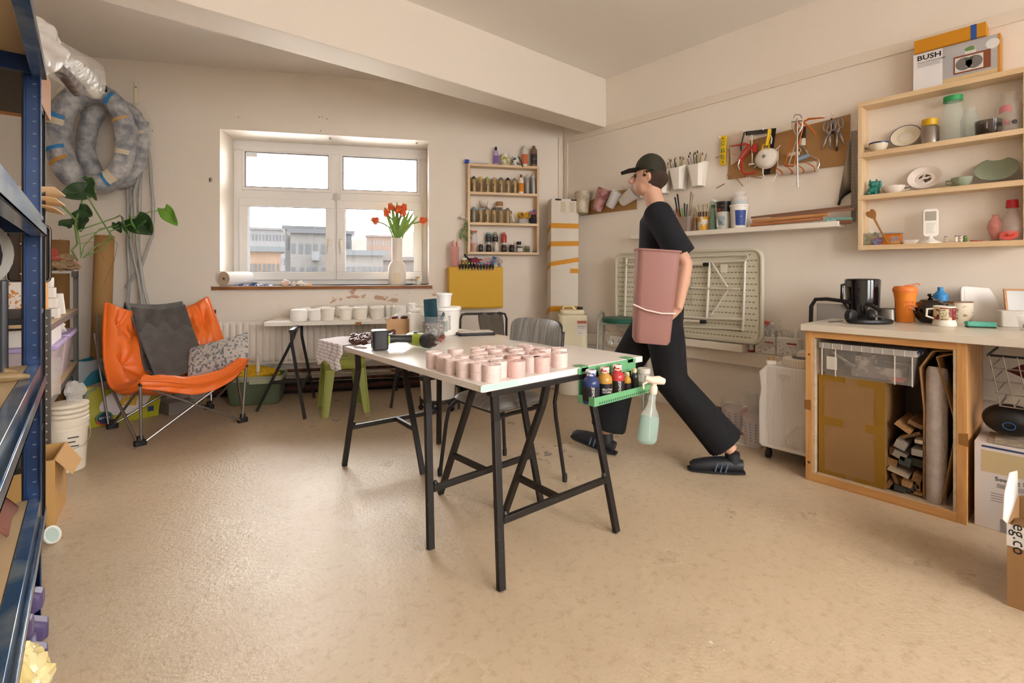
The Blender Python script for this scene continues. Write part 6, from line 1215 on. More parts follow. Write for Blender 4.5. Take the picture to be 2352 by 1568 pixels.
g = MB(); g.ball((0,0,.11), .10, 26, (.92, .42, 1.15), wob=.35, seed=5); g.ball((.07,0,.215), .05, 14, (.9, .4, .9), wob=.9, seed=8); o = g.obj('plastic_bag', film('f6f0ea', .18, .12, .8, 12), loc=ledge(1761)+Vector((-.012,0,-.004)), rz=R(-90)); tag(o, 'clear plastic bag wrapped around the left jug on the ledge', 'bag')
p = T('spray_nozzle', 'red spray head poking from the clear bag on the ledge', 'spray head', ledge(1762)+Vector((0,0,.20)), R(-90)); MB().tube([(-.05,0,.03), (.0,0,.032), (.03,0,.026)], [.009,.014,.012], 10).obj('head', m('c8463c', .35), p); MB().tube([(.028,0,.026), (.045,0,.022)], .016, 12).obj('nozzle', m('efe6da', .35), p); MB().tube([(0,0,.03), (0,0,-.0)], .008, 8).obj('neck', m('c8463c', .35), p)
jar('red_bottle', 'red bottle with white label at the left of the ledge', 'bottle', ledge(1726), .022, .15, 'b8404a', 'e0786c', None, .5, .12, 'e6ddd2', R(-90), None)
RD2 = .13; XF = XW-RD2
ry0 = RX(1970, HZ, XF).y; RWID = .766
rz_ = [RX(1975, y, XF).z for y in (569, 454.5, 357, 240.5)]
ru_ = T('wall_shelf', 'large pale plywood wall shelf of three tiers holding crockery above the counter', 'shelf', (XW, ry0, rz_[0]-.016), R(-90)); bt2 = .030; zz = [z-rz_[0]+.016 for z in rz_]
for z in zz: MB().box(0, RWID, -RD2, -.001, z-bt2/2, z+bt2/2).obj('shelf_board', PLY, ru_, bev=.0012)
for x in (0, RWID-.022): MB().box(x, x+.022, -RD2+.004, -.001, zz[0]+bt2/2, zz[3]-bt2/2).obj('side_panel', PLYZ, ru_, bev=.0012)
RS = [z+bt2/2+.0005 for z in rz_]
def rq(x, t, d=.068): p = RX(x, HZ, XW-d); return Vector((p.x, p.y, RS[t]))
CR_ = m('e8dcc4', .2); BLU2 = m('2b3a6c', .25)
def teacup(lbl, loc, r_, h, mt, rim=None, rz=R(-90), hs=1):
    p = T('teacup', lbl, 'cup', loc, rz, 'crockery on the right wall shelf')
    MB().lathe([(r_*.55, 0), (r_*.6, .004), (r_*.9, h*.45), (r_, h), (r_*.96, h), (r_*.85, h*.5), (r_*.5, .008), (.0001, .007)], 28, cap=False).obj('cup_body', mt, p)
    if rim: MB().lathe([(r_*1.004, h-.008), (r_*1.01, h+.0005), (r_*.95, h+.0005)], 28, cap=False).obj('rim_band', rim, p)
    MB().tube([(hs*r_*.9, 0, h*.8), (hs*r_*1.4, 0, h*.78), (hs*r_*1.45, 0, h*.4), (hs*r_*.8, 0, h*.25)], .005, 8).obj('handle', mt, p); return p
def plate(lbl, loc, r_, mt, mid=None, rim=None, lean=68, rz=R(-90)):
    p = T('plate', lbl, 'plate', loc + Vector((.03, 0, r_*sin(R(lean)) + .002)), rot=(R(lean), 0, rz), group='crockery on the right wall shelf')
    MB().lathe([(.0001, -.002), (r_*.6, 0), (r_*.68, .004), (r_, .016), (r_*1.0, .019), (r_*.66, .008), (r_*.6, .004), (.0001, .003)], 40, cap=False).obj('plate_body', mt, p)
    if rim: MB().lathe([(r_*.93, .0165), (r_*1.002, .0195)], 40, cap=False).obj('rim_band', rim, p)
    if mid: MB().lathe([(.0001, .0036), (r_*.38, .0042)], 24, cap=False).obj('printed_motif', mid, p)
    return p
teacup('cream teacup with navy rim at the left of the upper tier', rq(2018, 2), .052, .058, CR_, BLU2, hs=-1)
plate('cream saucer with navy rim leaning on the upper tier', rq(2078, 2), .078, CR_, m('f0e8da', .2), BLU2, 64)
p = jar('steel_flask', 'short steel bottle with yellow lid on the upper tier', 'bottle', rq(2136, 2), .044, .15, '8f8478', 'dcae14', None, .82, .26, None, bodym=m('9a9086', .3, .9), shoulder=.88)
GLS = film('c8dcd0', .22, .04, 0)
def gbottle(lbl, loc, r_, h, neck, mt, capm=None, grp='glass bottles on the upper tier'):
    p = T('glass_bottle', lbl, 'bottle', loc, R(-90), grp); MB().lathe([(r_*.9, 0), (r_, .006), (r_, h*.60), (r_*.92, h*.70), (neck, h*.86), (neck, h*.95), (neck*1.12, h*.96), (neck*1.12, h)], 28, cap=False).obj('bottle_body', mt, p)
    if capm: MB().lathe([(neck*1.3, h*.93), (neck*1.3, h*1.05), (.0001, h*1.055)], 24).obj('cap', capm, p)
    return p
gbottle('tall clear bottle with green screw cap on the upper tier', rq(2189, 2), .048, .245, .034, film('d4e0d4', .25, .05, 0), m('2f9a56', .35))
gbottle('small clear bottle without cap on the upper tier', rq(2228, 2), .042, .165, .024, film('cfe0d8', .25, .05, 0))
p = T('glass_mug', 'squat brown smoked glass mug on the upper tier', 'mug', rq(2270, 2), R(-90)); MB().lathe([(.052, 0), (.055, .004), (.058, .08), (.055, .08), (.05, .01), (.0001, .01)], 28, cap=False).obj('mug_body', film('4a3a30', .6, .08, 0), p); MB().tube([(.0, -.057, .065), (.0,-.085,.06), (.0,-.085,.025), (.0,-.056,.018)], .006, 8).obj('handle', film('3a2c24', .7, .08, 0), p)
p = gbottle('milk bottle printed in black and pink at the right of the upper tier', rq(2317, 2), .056, .215, .030, film('e4ddd2', .25, .05, 0))
text('a   e', .046, m('2a2226', .5), p, (-.002, -.0590, .045), FR, bold=.0006); text('k', .046, m('b8606c', .5), p, (-.003, -.0590, .045), FR, bold=.0006); 
MB().grid(lambda u, v: (.0575*cos(-2.2+u*.9), .0575*sin(-2.2+u*.9), .095+v*.035+.01*sin(u*3)), 8, 3).obj('pink_badge', m('c87c80', .5), p)
# second tier
p = T('cat_figurine', 'teal waving cat figurine at the left of the middle tier', 'figurine', rq(2006, 1), R(-90)); CT = m('2f8478', .5)
g = MB(); g.ball((0,0,.028), .034, 20, (1,.8,.85)); g.ball((0,-.002,.070), .025, 18, (1.05,.85,.88)); g.tube([(-.018,0,.085), (-.016,0,.104)], [.009,.002], 8); g.tube([(.018,0,.085), (.016,0,.104)], [.009,.002], 8); g.tube([(.028,-.004,.04), (.038,-.006,.06), (.036,-.008,.088)], [.009,.009,.008], 8); g.ball((-.02,-.026,.012), .012, 10); g.ball((.018,-.026,.012), .012, 10); g.ball((0,-.024,.066), .008, 10); g.obj('cat_body', CT, p)
CW = m('e9ddd2', .2); teacup('white wide teacup with a curled handle on the middle tier', rq(2052, 1), .060, .045, CW, None)
plate('white saucer with a dark printed motif leaning on the middle tier', rq(2122, 1), .082, CW, m('e4d8cc', .2, h2='4a3c38', vs=42, thr=(.5,.54)), None, 60)
CG = m('96a08a', .25); teacup('sage green teacup on the middle tier', rq(2210, 1), .050, .052, CG, None, hs=-1); plate('sage green saucer leaning at the right of the middle tier', rq(2287, 1), .092, CG, None, m('7e8a74', .3), 50)
# bottom tier
p = T('trinket_jar', 'glass jar of small toys and beads at the left of the bottom tier', 'jar', rq(1999, 0), R(-90)); g = MB(); ring_(g, -.038, .038, -.038, .038, 0, .078, .002); g.obj('jar_wall', film('b8b49c', .3, .1, 0), p)
for i, c_ in enumerate(('d8483c', 'e0c030', '8cb040', 'c8b898', '5a98a8', 'e8e0d0', 'b06a30', '9aa0a8', 'd8d048', '7a5a48', 'c8c4bc', '4a7a58', 'dcb8a0', 'e8e8e0')): MB().ball((RU(-.025,.025), RU(-.03,.025), .012+i*.0055), RU(.010,.014), 10).obj('bead', m(c_, .3), p)
f0 = rq(2000, 0); p = T('wooden_spoon', 'wooden spoon with a heart-shaped bowl leaning at the left of the bottom tier', 'spoon', f0 + Vector((0, 0, 0)), R(-90)); WSP = wood('8f5f2a', 'a8763a', 'Z', 2)
fq = WF('r', 2000, 560, .11)
P = [fq.w(2041, 560), fq.w(2020, 525), fq.w(2006, 500)]; L_ = [Vector((-(q.y-f0.y), -.05+.01*i, q.z-f0.z)) for i, q in enumerate(P)]
MB().tube(L_, [.008,.007,.009], 10, ell=.7).obj('spoon_handle', WSP, p)
hp = [(0,-.042), (.016,-.024), (.027,-.002), (.026,.018), (.014,.028), (0,.02), (-.014,.028), (-.026,.018), (-.027,-.002), (-.016,-.024)]
MB().prism(hp, 0, .010, M=MTr(L_[2]+Vector((-.012, 0, .026))) @ MRo(R(-32), 4, 'Y') @ MRo(R(90), 4, 'X')).obj('spoon_bowl', WSP, p, bev=.003)
p = T('blue_tin_lid', 'round blue picture tin lid leaning beside the toy jar', 'tin', rq(2022, 0)+Vector((-.045,0,.022)), rot=(R(65), 0, R(-90))); MB().lathe([(.0001,0), (.026,0), (.028,.004), (.0001,.004)], 26, cap=False).obj('lid', m('5a88b8', .4, h2='8a3a2c', vs=50), p)
p = T('orange_book', 'small orange box with a purple window under grey papers on the bottom tier', 'box', rq(2049, 0), R(-90)); MB().box(-.048, .048, -.015, .02, 0, .068).obj('box_body', m('c8701e', .5), p, bev=.002); MB().box(-.005, .038, -.016, -.015, .008, .052).obj('window_print', m('8a7894', .5, h2='d0a860', vs=40), p); MB().box(-.07, .062, -.02, .025, .070, .078, (0, R(2), 0)).obj('papers', m('b0a8a0', .6), p)
p = T('white_ramekin', 'small cream boat-shaped dish on the bottom tier', 'dish', rq(2090, 0), R(-90)); g = MB(); loft(g, [(0, rpoly(-.034,.034,-.018,.018,.015)), (.024, rpoly(-.045,.045,-.024,.024,.02)), (.024, rpoly(-.040,.040,-.020,.020,.018)), (.006, rpoly(-.03,.03,-.014,.014,.012))]); g.obj('dish_body', CW, p)
p = T('photo_stand', 'white rounded standing frame with a handwritten note on the bottom tier', 'frame', rq(2137, 0), R(-75)); WS = m('f0e8de', .3)
MB().lathe([(.052, 0), (.052, .006), (.022, .022), (.012, .034), (.012, .042)], 32).obj('foot', WS, p); M_ = MRo(R(-90), 4, 'X') @ Matrix.Scale(-1, 4, (0,0,1))
g = MB(); g.prism([(a, b_) for a, b_ in rpoly(-.036,.036,.040,.205,.016)], -.012, .012, M=MRo(R(90), 4, 'X')); fr_ = g.obj('frame_body', WS, p, bev=.003)
MB().box(-.026, .026, -.0130, -.0124, .135, .190).obj('mirror_print', m('a49c90', .4), p); MB().box(-.026, .026, -.0130, -.0124, .052, .135).obj('note', m('f0ebe0', .7), p)
lines('handwriting', p, -.022, .024, .062, .118, 8, -.0136, '4a4440', .0012)
figs = [(2172, 'e8dccc', '1c1a20', 'tiny white figurine'), (2196, 'f0e4d0', '1a1818', 'tiny pale doll figurine with black hair'), (2217, '6a9a48', 'a83878', 'tiny green and purple toy'), (2206, 'd8c8bc', '8a8a92', 'tiny pale grey animal toy')]
for i, (x, c_, h_, lbl) in enumerate(figs):
    p = T('toy_figurine', lbl + ' among the small toys on the bottom tier', 'figurine', rq(x, 0, .10 if i % 2 else .07), R(-90), 'tiny toys on the bottom tier'); MB().ball((0,0,.010), .011, 12, (1,.8,.95)).obj('toy_body', m(c_, .4), p); MB().ball((0,0,.026), .010, 12).obj('toy_head', m(c_, .4), p); MB().ball((0,.001,.034), .008, 10, (1,1,.5)).obj('toy_hair', m(h_, .4), p)
o = MB().lathe([(.020,0), (.030,.005), (.031,.009), (.0001,.008)], 24).obj('pink_saucer', m('d88478', .4), loc=rq(2243, 0)); tag(o, 'small flat pink dish on the bottom tier', 'dish')
p = T('pink_vase', 'pink ribbed glass fish-shaped vase on the bottom tier', 'vase', rq(2286, 0), R(-90)); MB().lathe([(.018,0), (.020,.004), (.014,.012), (.024,.035), (.034,.07), (.033,.09), (.024,.115), (.013,.132), (.013,.142), (.017,.146)], 26, cap=False).obj('vase_body', film('e08a80', .55, .06, .3, 60), p)
p = T('red_cap_bottle', 'clear round plastic bottle with a tall red cap on the bottom tier', 'bottle', rq(2325, 0, .06), R(-90)); MB().lathe([(.045,0), (.058,.02), (.062,.07), (.055,.11), (.030,.145), (.022,.165), (.022,.18)], 28, cap=False).obj('bottle_body', film('e8d4c8', .3, .08, .2, 20), p); MB().lathe([(.027,.178), (.024,.222), (.0001,.224)], 24).obj('cap', m('b8202c', .35), p)
p = T('coral_dish', 'coral pink oval soap dish leaning in front of the red-capped bottle', 'dish', rq(2318, 0, .115)+Vector((0,0,.026)), rot=(R(70), R(-8), R(-90))); g = MB(); g.lathe([(.0001,0), (.026,0), (.028,.008), (.024,.009), (.0001,.006)], 28, cap=False); oo = g.obj('dish_body', m('d8584c', .45), p); oo.scale = (1.35, 1, 1)
o = MB().tube([(-.012,0,0), (.0,0,.003), (.02,0,.0)], [.004,.007,.003], 8).obj('soap_bar', m('c84c40', .5), p, loc=(0,0,.012))
# boxes on top of the unit
bf_ = WF('r', 2195, 200, RD2-.005); a, b_ = bf_.w(2096, 215), bf_.w(2297, 180)
p = T('radio_box', 'white radio carton with a picture of a wooden radio on top of the right shelf', 'carton', (XW-.055, a.y, RS[3]), rot=(0, 0, R(-90)))
bw_ = a.y-b_.y; bh = bf_.w(2096, 135).z-bf_.w(2096, 218).z
MB().box(0, bw_, -.055, .045, 0, bh).obj('carton_body', m('c88a34', .6), p, bev=.001)
MB().box(.001, bw_*.36, -.0562, -.0552, .001, bh-.001).obj('white_panel', m('e8e4e4', .5), p); MB().box(bw_*.36, bw_-.012, -.0562, -.0552, bh*.14, bh-.001).obj('photo_background', m('b9b6b8', .5, var=.1, vs=6), p); MB().box(bw_*.36, bw_-.012, -.0562, -.0552, .001, bh*.14).obj('photo_table', m('d8bc8c', .5), p)
text('BUSH', .040, m('1a1a1c', .5), p, (.075, -.0568, bh*.86), FR, 'lettering', bold=.001, sx=1.15); text('Wooden DAB Bluetooth Radio', .010, m('3a3a3e', .5), p, (.085, -.0568, bh*.74), FR); lines('small_print', p, .02, .15, bh*.61, bh*.70, 5, -.0568, '8a888c', .0015)
x0 = bw_*.49; x1 = bw_*.90; z0_, z1_ = bh*.20, bh*.66
rb = MB().box(x0, x1, -.058, -.0564, z0_, z1_).obj('radio_print', m('8a4a2c', .5), p); MB().box(x0+.006, x1-.03, -.0586, -.058, z0_+.008, z1_-.01).obj('radio_face', m('dcd8d4', .5), p)
for xx in (x0+.006+(z1_-z0_)*.38, x1-.03-(z1_-z0_)*.38):
    g = MB(); g.lathe([(.0001,0), ((z1_-z0_)*.36,0)], 26, cap=False, M=MTr((xx, -.0592, (z0_+z1_)/2)) @ MRo(R(90), 4, 'X')); g.obj('speaker_print', m('7a7470', .6), p)
MB().box((x0+x1)/2-.030, (x0+x1)/2+.006, -.0596, -.0590, z1_-.034, z1_-.020).obj('display_print', m('5c5c48', .4), p)
for k in range(2): MB().lathe([(.0001,0), (.006,0)], 14, cap=False, M=MTr(((x0+x1)/2-.024+.024*k, -.0598, z0_+.030)) @ MRo(R(90), 4, 'X')).obj('knob_print', m('8a8682', .5), p)
MB().lathe([(.0001,0), (.028,0)], 22, cap=False, M=MTr((bw_*.92, -.0568, bh*.78)) @ MRo(R(90), 4, 'X')).obj('badge_print', m('e4e2e2', .5), p)
g = MB(); g.box(bw_*.62, bw_*.74, -.0568, -.0563, bh*.62, bh*.74); g.obj('plant_pot_print', m('d8d6d2', .5), p); MB().ball((bw_*.68, -.0560, bh*.79), .022, 12, (1,.04,.6), wob=.6).obj('plant_print', m('6a8a50', .6), p)
a2, b2 = bf_.w(2100, 120), bf_.w(2265, 75); p = T('yellow_box', 'long flat yellow carton with blue tape lying on the radio carton', 'carton', (XW-.045, a2.y, RS[3]+bh+.001), R(-90)); L2 = a2.y-b2.y
MB().box(0, L2, -.085, .035, 0, .075).obj('carton_body', m('d08c10', .55), p, bev=.001); MB().box(L2*.80, L2*.88, -.0862, .035, -.0002, .0762).obj('blue_tape', m('2c58a0', .4), p)
CZ = .87; CX = 3.035
WT2 = m('d6cab8', .3, var=.08, vs=4)
o = MB().box(CX, XW-.005, -.75, 1.075, CZ-.037, CZ).obj('worktop', WT2, bev=.002); tag(o, 'long beige laminate worktop along the right wall', 'worktop')
PN = wood('b98247', 'cf9c60', 'Z', 1.3, .5); PNY = wood('b98247', 'cf9c60', 'Y', 1.3, .5); PLYI = wood('b39a7c', 'c4ac8e', 'X', 1.0, .6)
cY0, cY1, cZT = .385, 1.058, CZ-.038
cb = T('open_cabinet', 'open pine-framed cabinet under the left end of the worktop', 'cabinet', (3.06, 0, 0))
g = MB(); g.box(0, .025, cY1-.034, cY1, 0, cZT).obj('stile', PN, cb, bev=.001); MB().box(0, .025, cY0, cY0+.036, 0, cZT).obj('stile', PN, cb, bev=.001)
MB().box(0, .025, cY0+.036, cY1-.034, cZT-.036, cZT).obj('rail', PNY, cb, bev=.001); MB().box(0, .025, cY0+.036, cY1-.034, 0, .045).obj('rail', PNY, cb, bev=.001)
for y in (cY1-.046, cY0+.036): MB().box(.002, .50, y, y+.012, .045, cZT-.002).obj('side_panel', PLYI, cb)
MB().box(.025, .50, cY1-.034, cY1-.002, .0, cZT-.002).obj('side_panel', PN, cb); MB().box(.025, .50, cY0+.002, cY0+.036, .0, cZT-.002).obj('side_panel', PN, cb)
MB().box(.003, .50, cY0+.048, cY1-.046, .030, .046).obj('base_panel', PLYI, cb); MB().box(.50, .512, cY0+.002, cY1-.002, 0, cZT-.002).obj('back_panel', m('6b5a48', .7), cb)
for (y, z) in ((cY1-.012, .42), (cY0+.012, .39)): MB().prism([(-.016,-.03), (.016,-.024), (.016,.026), (-.016,.03)], 0, .0012, M=MTr((-.0002, y, z)) @ MRo(R(-90), 4, 'Y') @ MRo(R(90), 4, 'Z')).obj('brown_tape', m('8a5c28', .4), cb)
for z, r_ in ((.10, .008), (.70, .006)): MB().lathe([(.0001, 0), (r_, 0)], 12, cap=False, M=MTr((-.0004, cY1-.018, z)) @ MRo(R(-90), 4, 'Y')).obj('knot', m('6a3c18', .6), cb)
CB2 = m('8f6b42', .8, var=.06, vs=8); PT = m('866018', .35)
bx = T('cardboard_box', 'big flat brown cardboard box edged with packing tape inside the open cabinet', 'box', (3.10, .70, .0475))
bxw, bxh = .305, .545; MB().box(0, .40, 0, bxw, 0, bxh).obj('box_body', CB2, bx, bev=.002)
g = MB(); g.box(-.0012, 0, 0, .045, .0, bxh); g.box(-.0012, 0, bxw-.03, bxw, 0, bxh); g.box(-.0014, 0, bxw-.12, bxw, bxh*.50, bxh*.58); g.box(-.0014, 0, 0, .085, bxh*.50, bxh*.58); g.box(-.0013, 0, bxw-.13, bxw, bxh-.03, bxh); g.box(-.0013, 0, .0, .12, bxh-.035, bxh); g.box(-.0013, 0, bxw-.13, bxw-.02, 0, .022); g.box(-.0013, 0, 0, .14, 0, .022); g.obj('packing_tape', PT, bx)
pb_ = T('storage_box', 'clear plastic storage box with lid lying on the cardboard box in the cabinet', 'box', (3.085, .575, .0475+bxh+.001)); SBM = film('cfc6bc', .26, .15, .2, 12)
g = MB(); loft(g, [(0, rpoly(.015,.375,.015,.405,.02)), (.155, rpoly(.0,.39,.0,.42,.025))]); g.obj('box_wall', SBM, pb_)
MB().prism(rpoly(-.008,.40,-.008,.428,.02), .145, .178).obj('lid', film('d8d0c8', .55, .15, .1), pb_, bev=.004)
g = MB()
for y in (.01, .08, .34, .405): g.box(-.004, .0, y, y+.005, .0, .155)
for i in range(9): y = .04+i*.045; g.box(-.0105, -.008, y, y+.003, .147, .176)
g.obj('box_ribs', m('d6cec4', .3), pb_); MB().box(-.0035, -.002, .335, .385, .035, .105).obj('price_label', m('c4bcae', .6), pb_)
g = MB(); g.box(.04, .3, .07, .28, .01, .07); g.tube([(.02,.37,.13), (.03,.33,.10), (.03,.26,.06)], .008, 6); g.box(.03, .2, .2, .26, .07, .12); og = g.obj('stored_things', m('6d625c', .6, h2='a89c90', vs=14, thr=(.5,.56)), pb_); MB().box(.015, .1, .055, .10, .012, .03).obj('red_item', m('a8483c', .5), pb_)
# bubble-wrap roll and folded card
ry_ = RX(2148, HZ, 3.12).y
rl_ = T('bubble_wrap_roll', 'tall roll of bubble wrap standing in the open cabinet', 'roll', (3.135, ry_, .047)); MB().tube([(0,0,0), (0,-.002,.3), (.01,-.003,.625), (.015,-.004,.645)], [.040,.043,.042,.036], 26).obj('wrap', m('a99a90', .35, bump=.5, bs_=70, h2='b8aaa0', vs=20), rl_)
CC = m('9a7346', .8)
def sheet(lbl, pts, X0=3.11, X1=3.42):
    P = [RX(x, y, X0) for x, y in pts]; g = MB(); vs = []; 
    for p in P: vs += [(X0, p.y, max(.05, p.z)), (X1, p.y, max(.05, p.z))]
    g.add(vs, [(2*i, 2*i+1, 2*i+3, 2*i+2) for i in range(len(P)-1)]); o = g.obj('cardboard_sheet', CC, solid=.006); tag(o, lbl, 'cardboard', 'folded cardboard in the cabinet')
sheet('folded cardboard standing left of the bubble wrap roll in the cabinet', [(2190, 806), (2142, 806), (2112, 845), (2122, 940), (2121, 1152)])
sheet('bent cardboard standing right of the bubble wrap roll in the cabinet', [(2196, 812), (2151, 820), (2197, 982), (2163, 1160)], 3.10, 3.40)
WO = [wood('8f6a40', 'a98254', 'X', 2), wood('6a4a2c', '8a6640', 'X', 2), m('3c3f3a', .7), wood('a89478', 'b8a68a', 'X', 2), m('8c8378', .7)]
for i, (x, y, w_, h_, a_, mi_) in enumerate(((2068,1022,26,22,20,4), (2066,1045,30,20,22,4), (2048,1062,24,22,8,0), (2108,1040,28,18,0,4), (2078,1060,26,24,12,2), (2107,1063,24,22,4,2), (2062,1086,48,8,14,3), (2056,1100,10,30,-20,1), (2066,1108,10,26,0,0), (2082,1112,22,16,6,0), (2106,1098,20,24,14,1), (2103,1118,16,12,-20,0), (2066,1130,26,14,0,2), (2088,1134,22,18,0,2), (2109,1128,10,34,0,0), (2040,1118,12,18,30,1), (2105,1150,26,8,0,0), (2090,1000,50,9,-28,1), (2074,982,40,12,32,0), (2102,975,34,12,20,1), (2050,1036,14,20,0,1), (2112,1015,22,10,0,3))):
    X0 = 3.11+(.02*(i % 3)); p = RX(x, y, X0); k = (X0/ray(x).x)/FPX; p.z = max(p.z, .047+h_*k/2*1.1+.004)
    o = MB().box(0, .16+.04*(i % 4), -w_*k*.42, w_*k*.42, -h_*k*.42, h_*k*.42).obj('wood_offcut', WO[mi_], loc=(X0, p.y, p.z), rot=(R(a_), 0, 0), bev=.001); tag(o, 'short wood offcut in the heap beside the cardboard box in the cabinet', 'offcut', 'wood offcuts in the cabinet')
# blue clip near the storage box
f = T('spring_clip', 'dark blue spring clip hanging at the right end of the storage box', 'clip', (3.09, RX(2108, HZ, 3.09).y, RX(2108, 812, 3.09).z)); MB().tube([(0,.02,-.02), (0,.004,0), (0,-.008,.015), (0,-.02,.012), (0,-.018,-.002)], .004, 6).obj('clip_body', m('1c2a48', .4), f)
# right hand bay: machine box, basket, robot speaker
sm_ = T('carton', 'white sewing machine carton on the floor right of the open cabinet', 'carton', (3.10, -.18, 0)); MB().box(0, .42, 0, .545, 0, .385).obj('carton_body', m('d2c9c4', .6), sm_, bev=.002)
MB().box(-.001, 0, .0, .52, .255, .352).obj('beige_label', m('c2ad84', .6), sm_); MB().box(-.0015, -.0005, .0, .52, .365, .373).obj('blue_line', m('2a3c6c', .5), sm_)
TR = (R(90), 0, R(-90)); text('Sewing Machine', .026, m('3a3436', .6), sm_, (-.0015, .385, .232), TR, sx=1.1)
def bars(nm2, par, y0, y1, z0, z1, n, x, col, t, vert=False):
    g = MB()
    for i in range(n):
        if vert: y = y0+(y1-y0)*i/n; g.box(x-.0004, x, y, y+(y1-y0)/n*RU(.3,.7), z0, z1)
        else: z = z0+(z1-z0)*i/n; g.box(x-.0004, x, y1-(y1-y0)*RU(.6,1), y1, z, z+t)
    g.obj(nm2, m(col, .6), par)
bars('small_print', sm_, .32, .47, .195, .215, 4, -.0012, '6a6466', .002); bars('small_print', sm_, .36, .49, .13, .175, 4, -.0012, '8a8486', .003); bars('barcode', sm_, .38, .44, .09, .13, 9, -.0012, '2a2628', 0, True); bars('barcode', sm_, .33, .44, .078, .088, 16, -.0012, '2a2628', 0, True); bars('spec_block', sm_, .37, .46, .0, .06, 9, -.0012, '7a7476', .003)
for i, (y, w_, z, c_, lbl) in enumerate(((.19, .26, .386, '8c7c6a', 'open brown instruction booklet on the white sewing machine carton'), (.02, .22, .386, '7c6a54', 'folded newspaper at the right of the white carton top'))):
    g = MB(); g.box(0, .20, -w_/2, w_/2, 0, .006+.004*i); g.box(-.01, .18, -w_/2+.01, w_/2-.02, .007+.004*i, .010+.004*i, (0, R(-3), 0)); o = g.obj('booklet', m(c_, .7, h2='b0a08a', vs=30), loc=(3.12, y, z), rz=R(4+8*i)); tag(o, lbl, 'booklet')
bk = T('wire_basket', 'chromed wire shopping basket with black rim hanging in the bay under the worktop', 'basket', (3.12, 0, 0)); WRE = m('8f877c', .35, .7)
yA, yB = RX(2268, HZ, 3.12).y, -.30; zT, zB = RX(2300, 818, 3.12).z, RX(2300, 935, 3.12).z
for i in range(9): y = yA-.02-i*.045; MB().tube([(0, y+.015, zT), (.03, y-.02, zB), (.25, y-.02, zB)], .0022, 5).obj('wire', WRE, bk)
for j in range(5): z = zT-(zT-zB)*j/4; yy = yA-.035*j/4; g = MB(); g.tube([(.35, yy, z), (.005+.006*j, yy, z), (.005+.006*j, yB, z)], .0026 if j else .006, 6); g.obj('rim' if j == 0 else 'wire', m('1c1a1a', .4) if j == 0 else WRE, bk)
g = MB(); g.ball((.16, -.02, zB+.13), .13, 24, (1, 1.8, .85), wob=.6, seed=4); o = g.obj('red_cloth', m('5c1a1c', .8), loc=(3.14, 0, .0)); tag(o, 'dark red cloth lying in the wire basket', 'cloth')
rs_ = T('round_speaker', 'round black device with a blue ring on the white carton under the basket', 'speaker', (3.22, RX(2318, HZ, 3.16).y, .405)); MB().ball((0,0,.075), .085, 28, (.8,1.15,.85)).obj('body', m('141416', .35), rs_)
MB().tube([(-.068, .020*cos(t), .06+.016*sin(t)) for t in [k*2*PI/20 for k in range(20)]], .0022, 6, closed=True).obj('blue_ring', m('2a5a8c', .3), rs_)
# open cardboard box in the right foreground
q = FL(2313, 1390); ob = T('open_carton', 'open brown cardboard box with a torn flap at the right edge, in the foreground', 'carton', (q.x, q.y, 0), R(-90))
OBM = m('9a744a', .75, var=.06, vs=6)
g = MB(); wl, dl, hl_ = .40, .34, .285; ring_(g, 0, wl, 0, dl, 0, hl_, .006); g.box(.006, wl-.006, .006, dl-.006, 0, .006); g.obj('box_body', OBM, ob)
MB().add([(0,0,hl_), (0,dl,hl_), (.0,dl*.95,hl_+.10), (-.01,dl*.6,hl_+.12), (-.015,.10,hl_+.07), (-.01,.0,hl_+.01)], [(0,1,2,3,4,5)]).obj('side_flap', m('e6ddd2', .7), ob, solid=.005)
MB().add([(.01,dl,hl_), (wl,dl,hl_), (wl,dl+.09,hl_-.04), (.03,dl+.09,hl_-.04)], [(0,1,2,3)]).obj('back_flap', OBM, ob, solid=.006)
MB().add([(.01,.004,hl_-.002), (wl,.004,hl_-.002), (wl,.16,hl_-.03), (.01,.16,hl_-.03)], [(0,1,2,3)]).obj('front_flap', OBM, ob, solid=.006)
tl_ = MB().box(-.001, .22, -.0012, 0, hl_-.075, hl_-.001).obj('printed_tape', m('d8d2cc', .4), ob); text('eg.co', .05, m('1a1a1a', .5), tl_, (.03, -.0016, hl_-.045), (R(90), R(90), 0)); text('3', .045, m('1a1a1a', .5), tl_, (.075, -.0016, hl_-.025), (R(90), R(90), 0))
MB().prism([(-.02,0), (0,.018), (.02,0), (0,-.018)], 0, .0008, M=MTr((.14, -.0016, hl_-.035)) @ MRo(R(90), 4, 'X')).obj('green_mark', m('4a7a3c', .5), tl_)
# ---------------------------------------------------------------- on the counter
def CT_(x, y): p = FL(x, y, CZ); return Vector((p.x, p.y, CZ+.0005))
BG = m('0e0d0f', .12, coat=.5)
k_ = T('kettle', 'glossy black cylindrical kettle at the left of the worktop', 'kettle', CT_(1981, 733), R(140))
MB().lathe([(.082, 0), (.086, .006), (.086, .018)], 36).obj('base', m('151416', .4), k_); MB().lathe([(.080, .019), (.084, .024), (.093, .235), (.092, .24)], 40).obj('kettle_body', BG, k_); MB().lathe([(.090, .240), (.086, .246), (.03, .25), (.0001, .25)], 36).obj('lid', m('1c1b1d', .25), k_)
MB().tube([(.085,0,.22), (.125,0,.21), (.128,0,.12), (.088,0,.06)], [.010,.011,.010,.009], 10, ell=.8).obj('handle', BG, k_); MB().prism([(-.02,-.086), (.02,-.086), (0,-.112)], .195, .238, M=MRo(R(95), 4, 'Z')).obj('spout', BG, k_, bev=.004)
hp_ = T('headphones', 'black over-ear headphones lying in front of the kettle', 'headphones', CT_(1993, 742), R(-38)); HM = m('141315', .4)
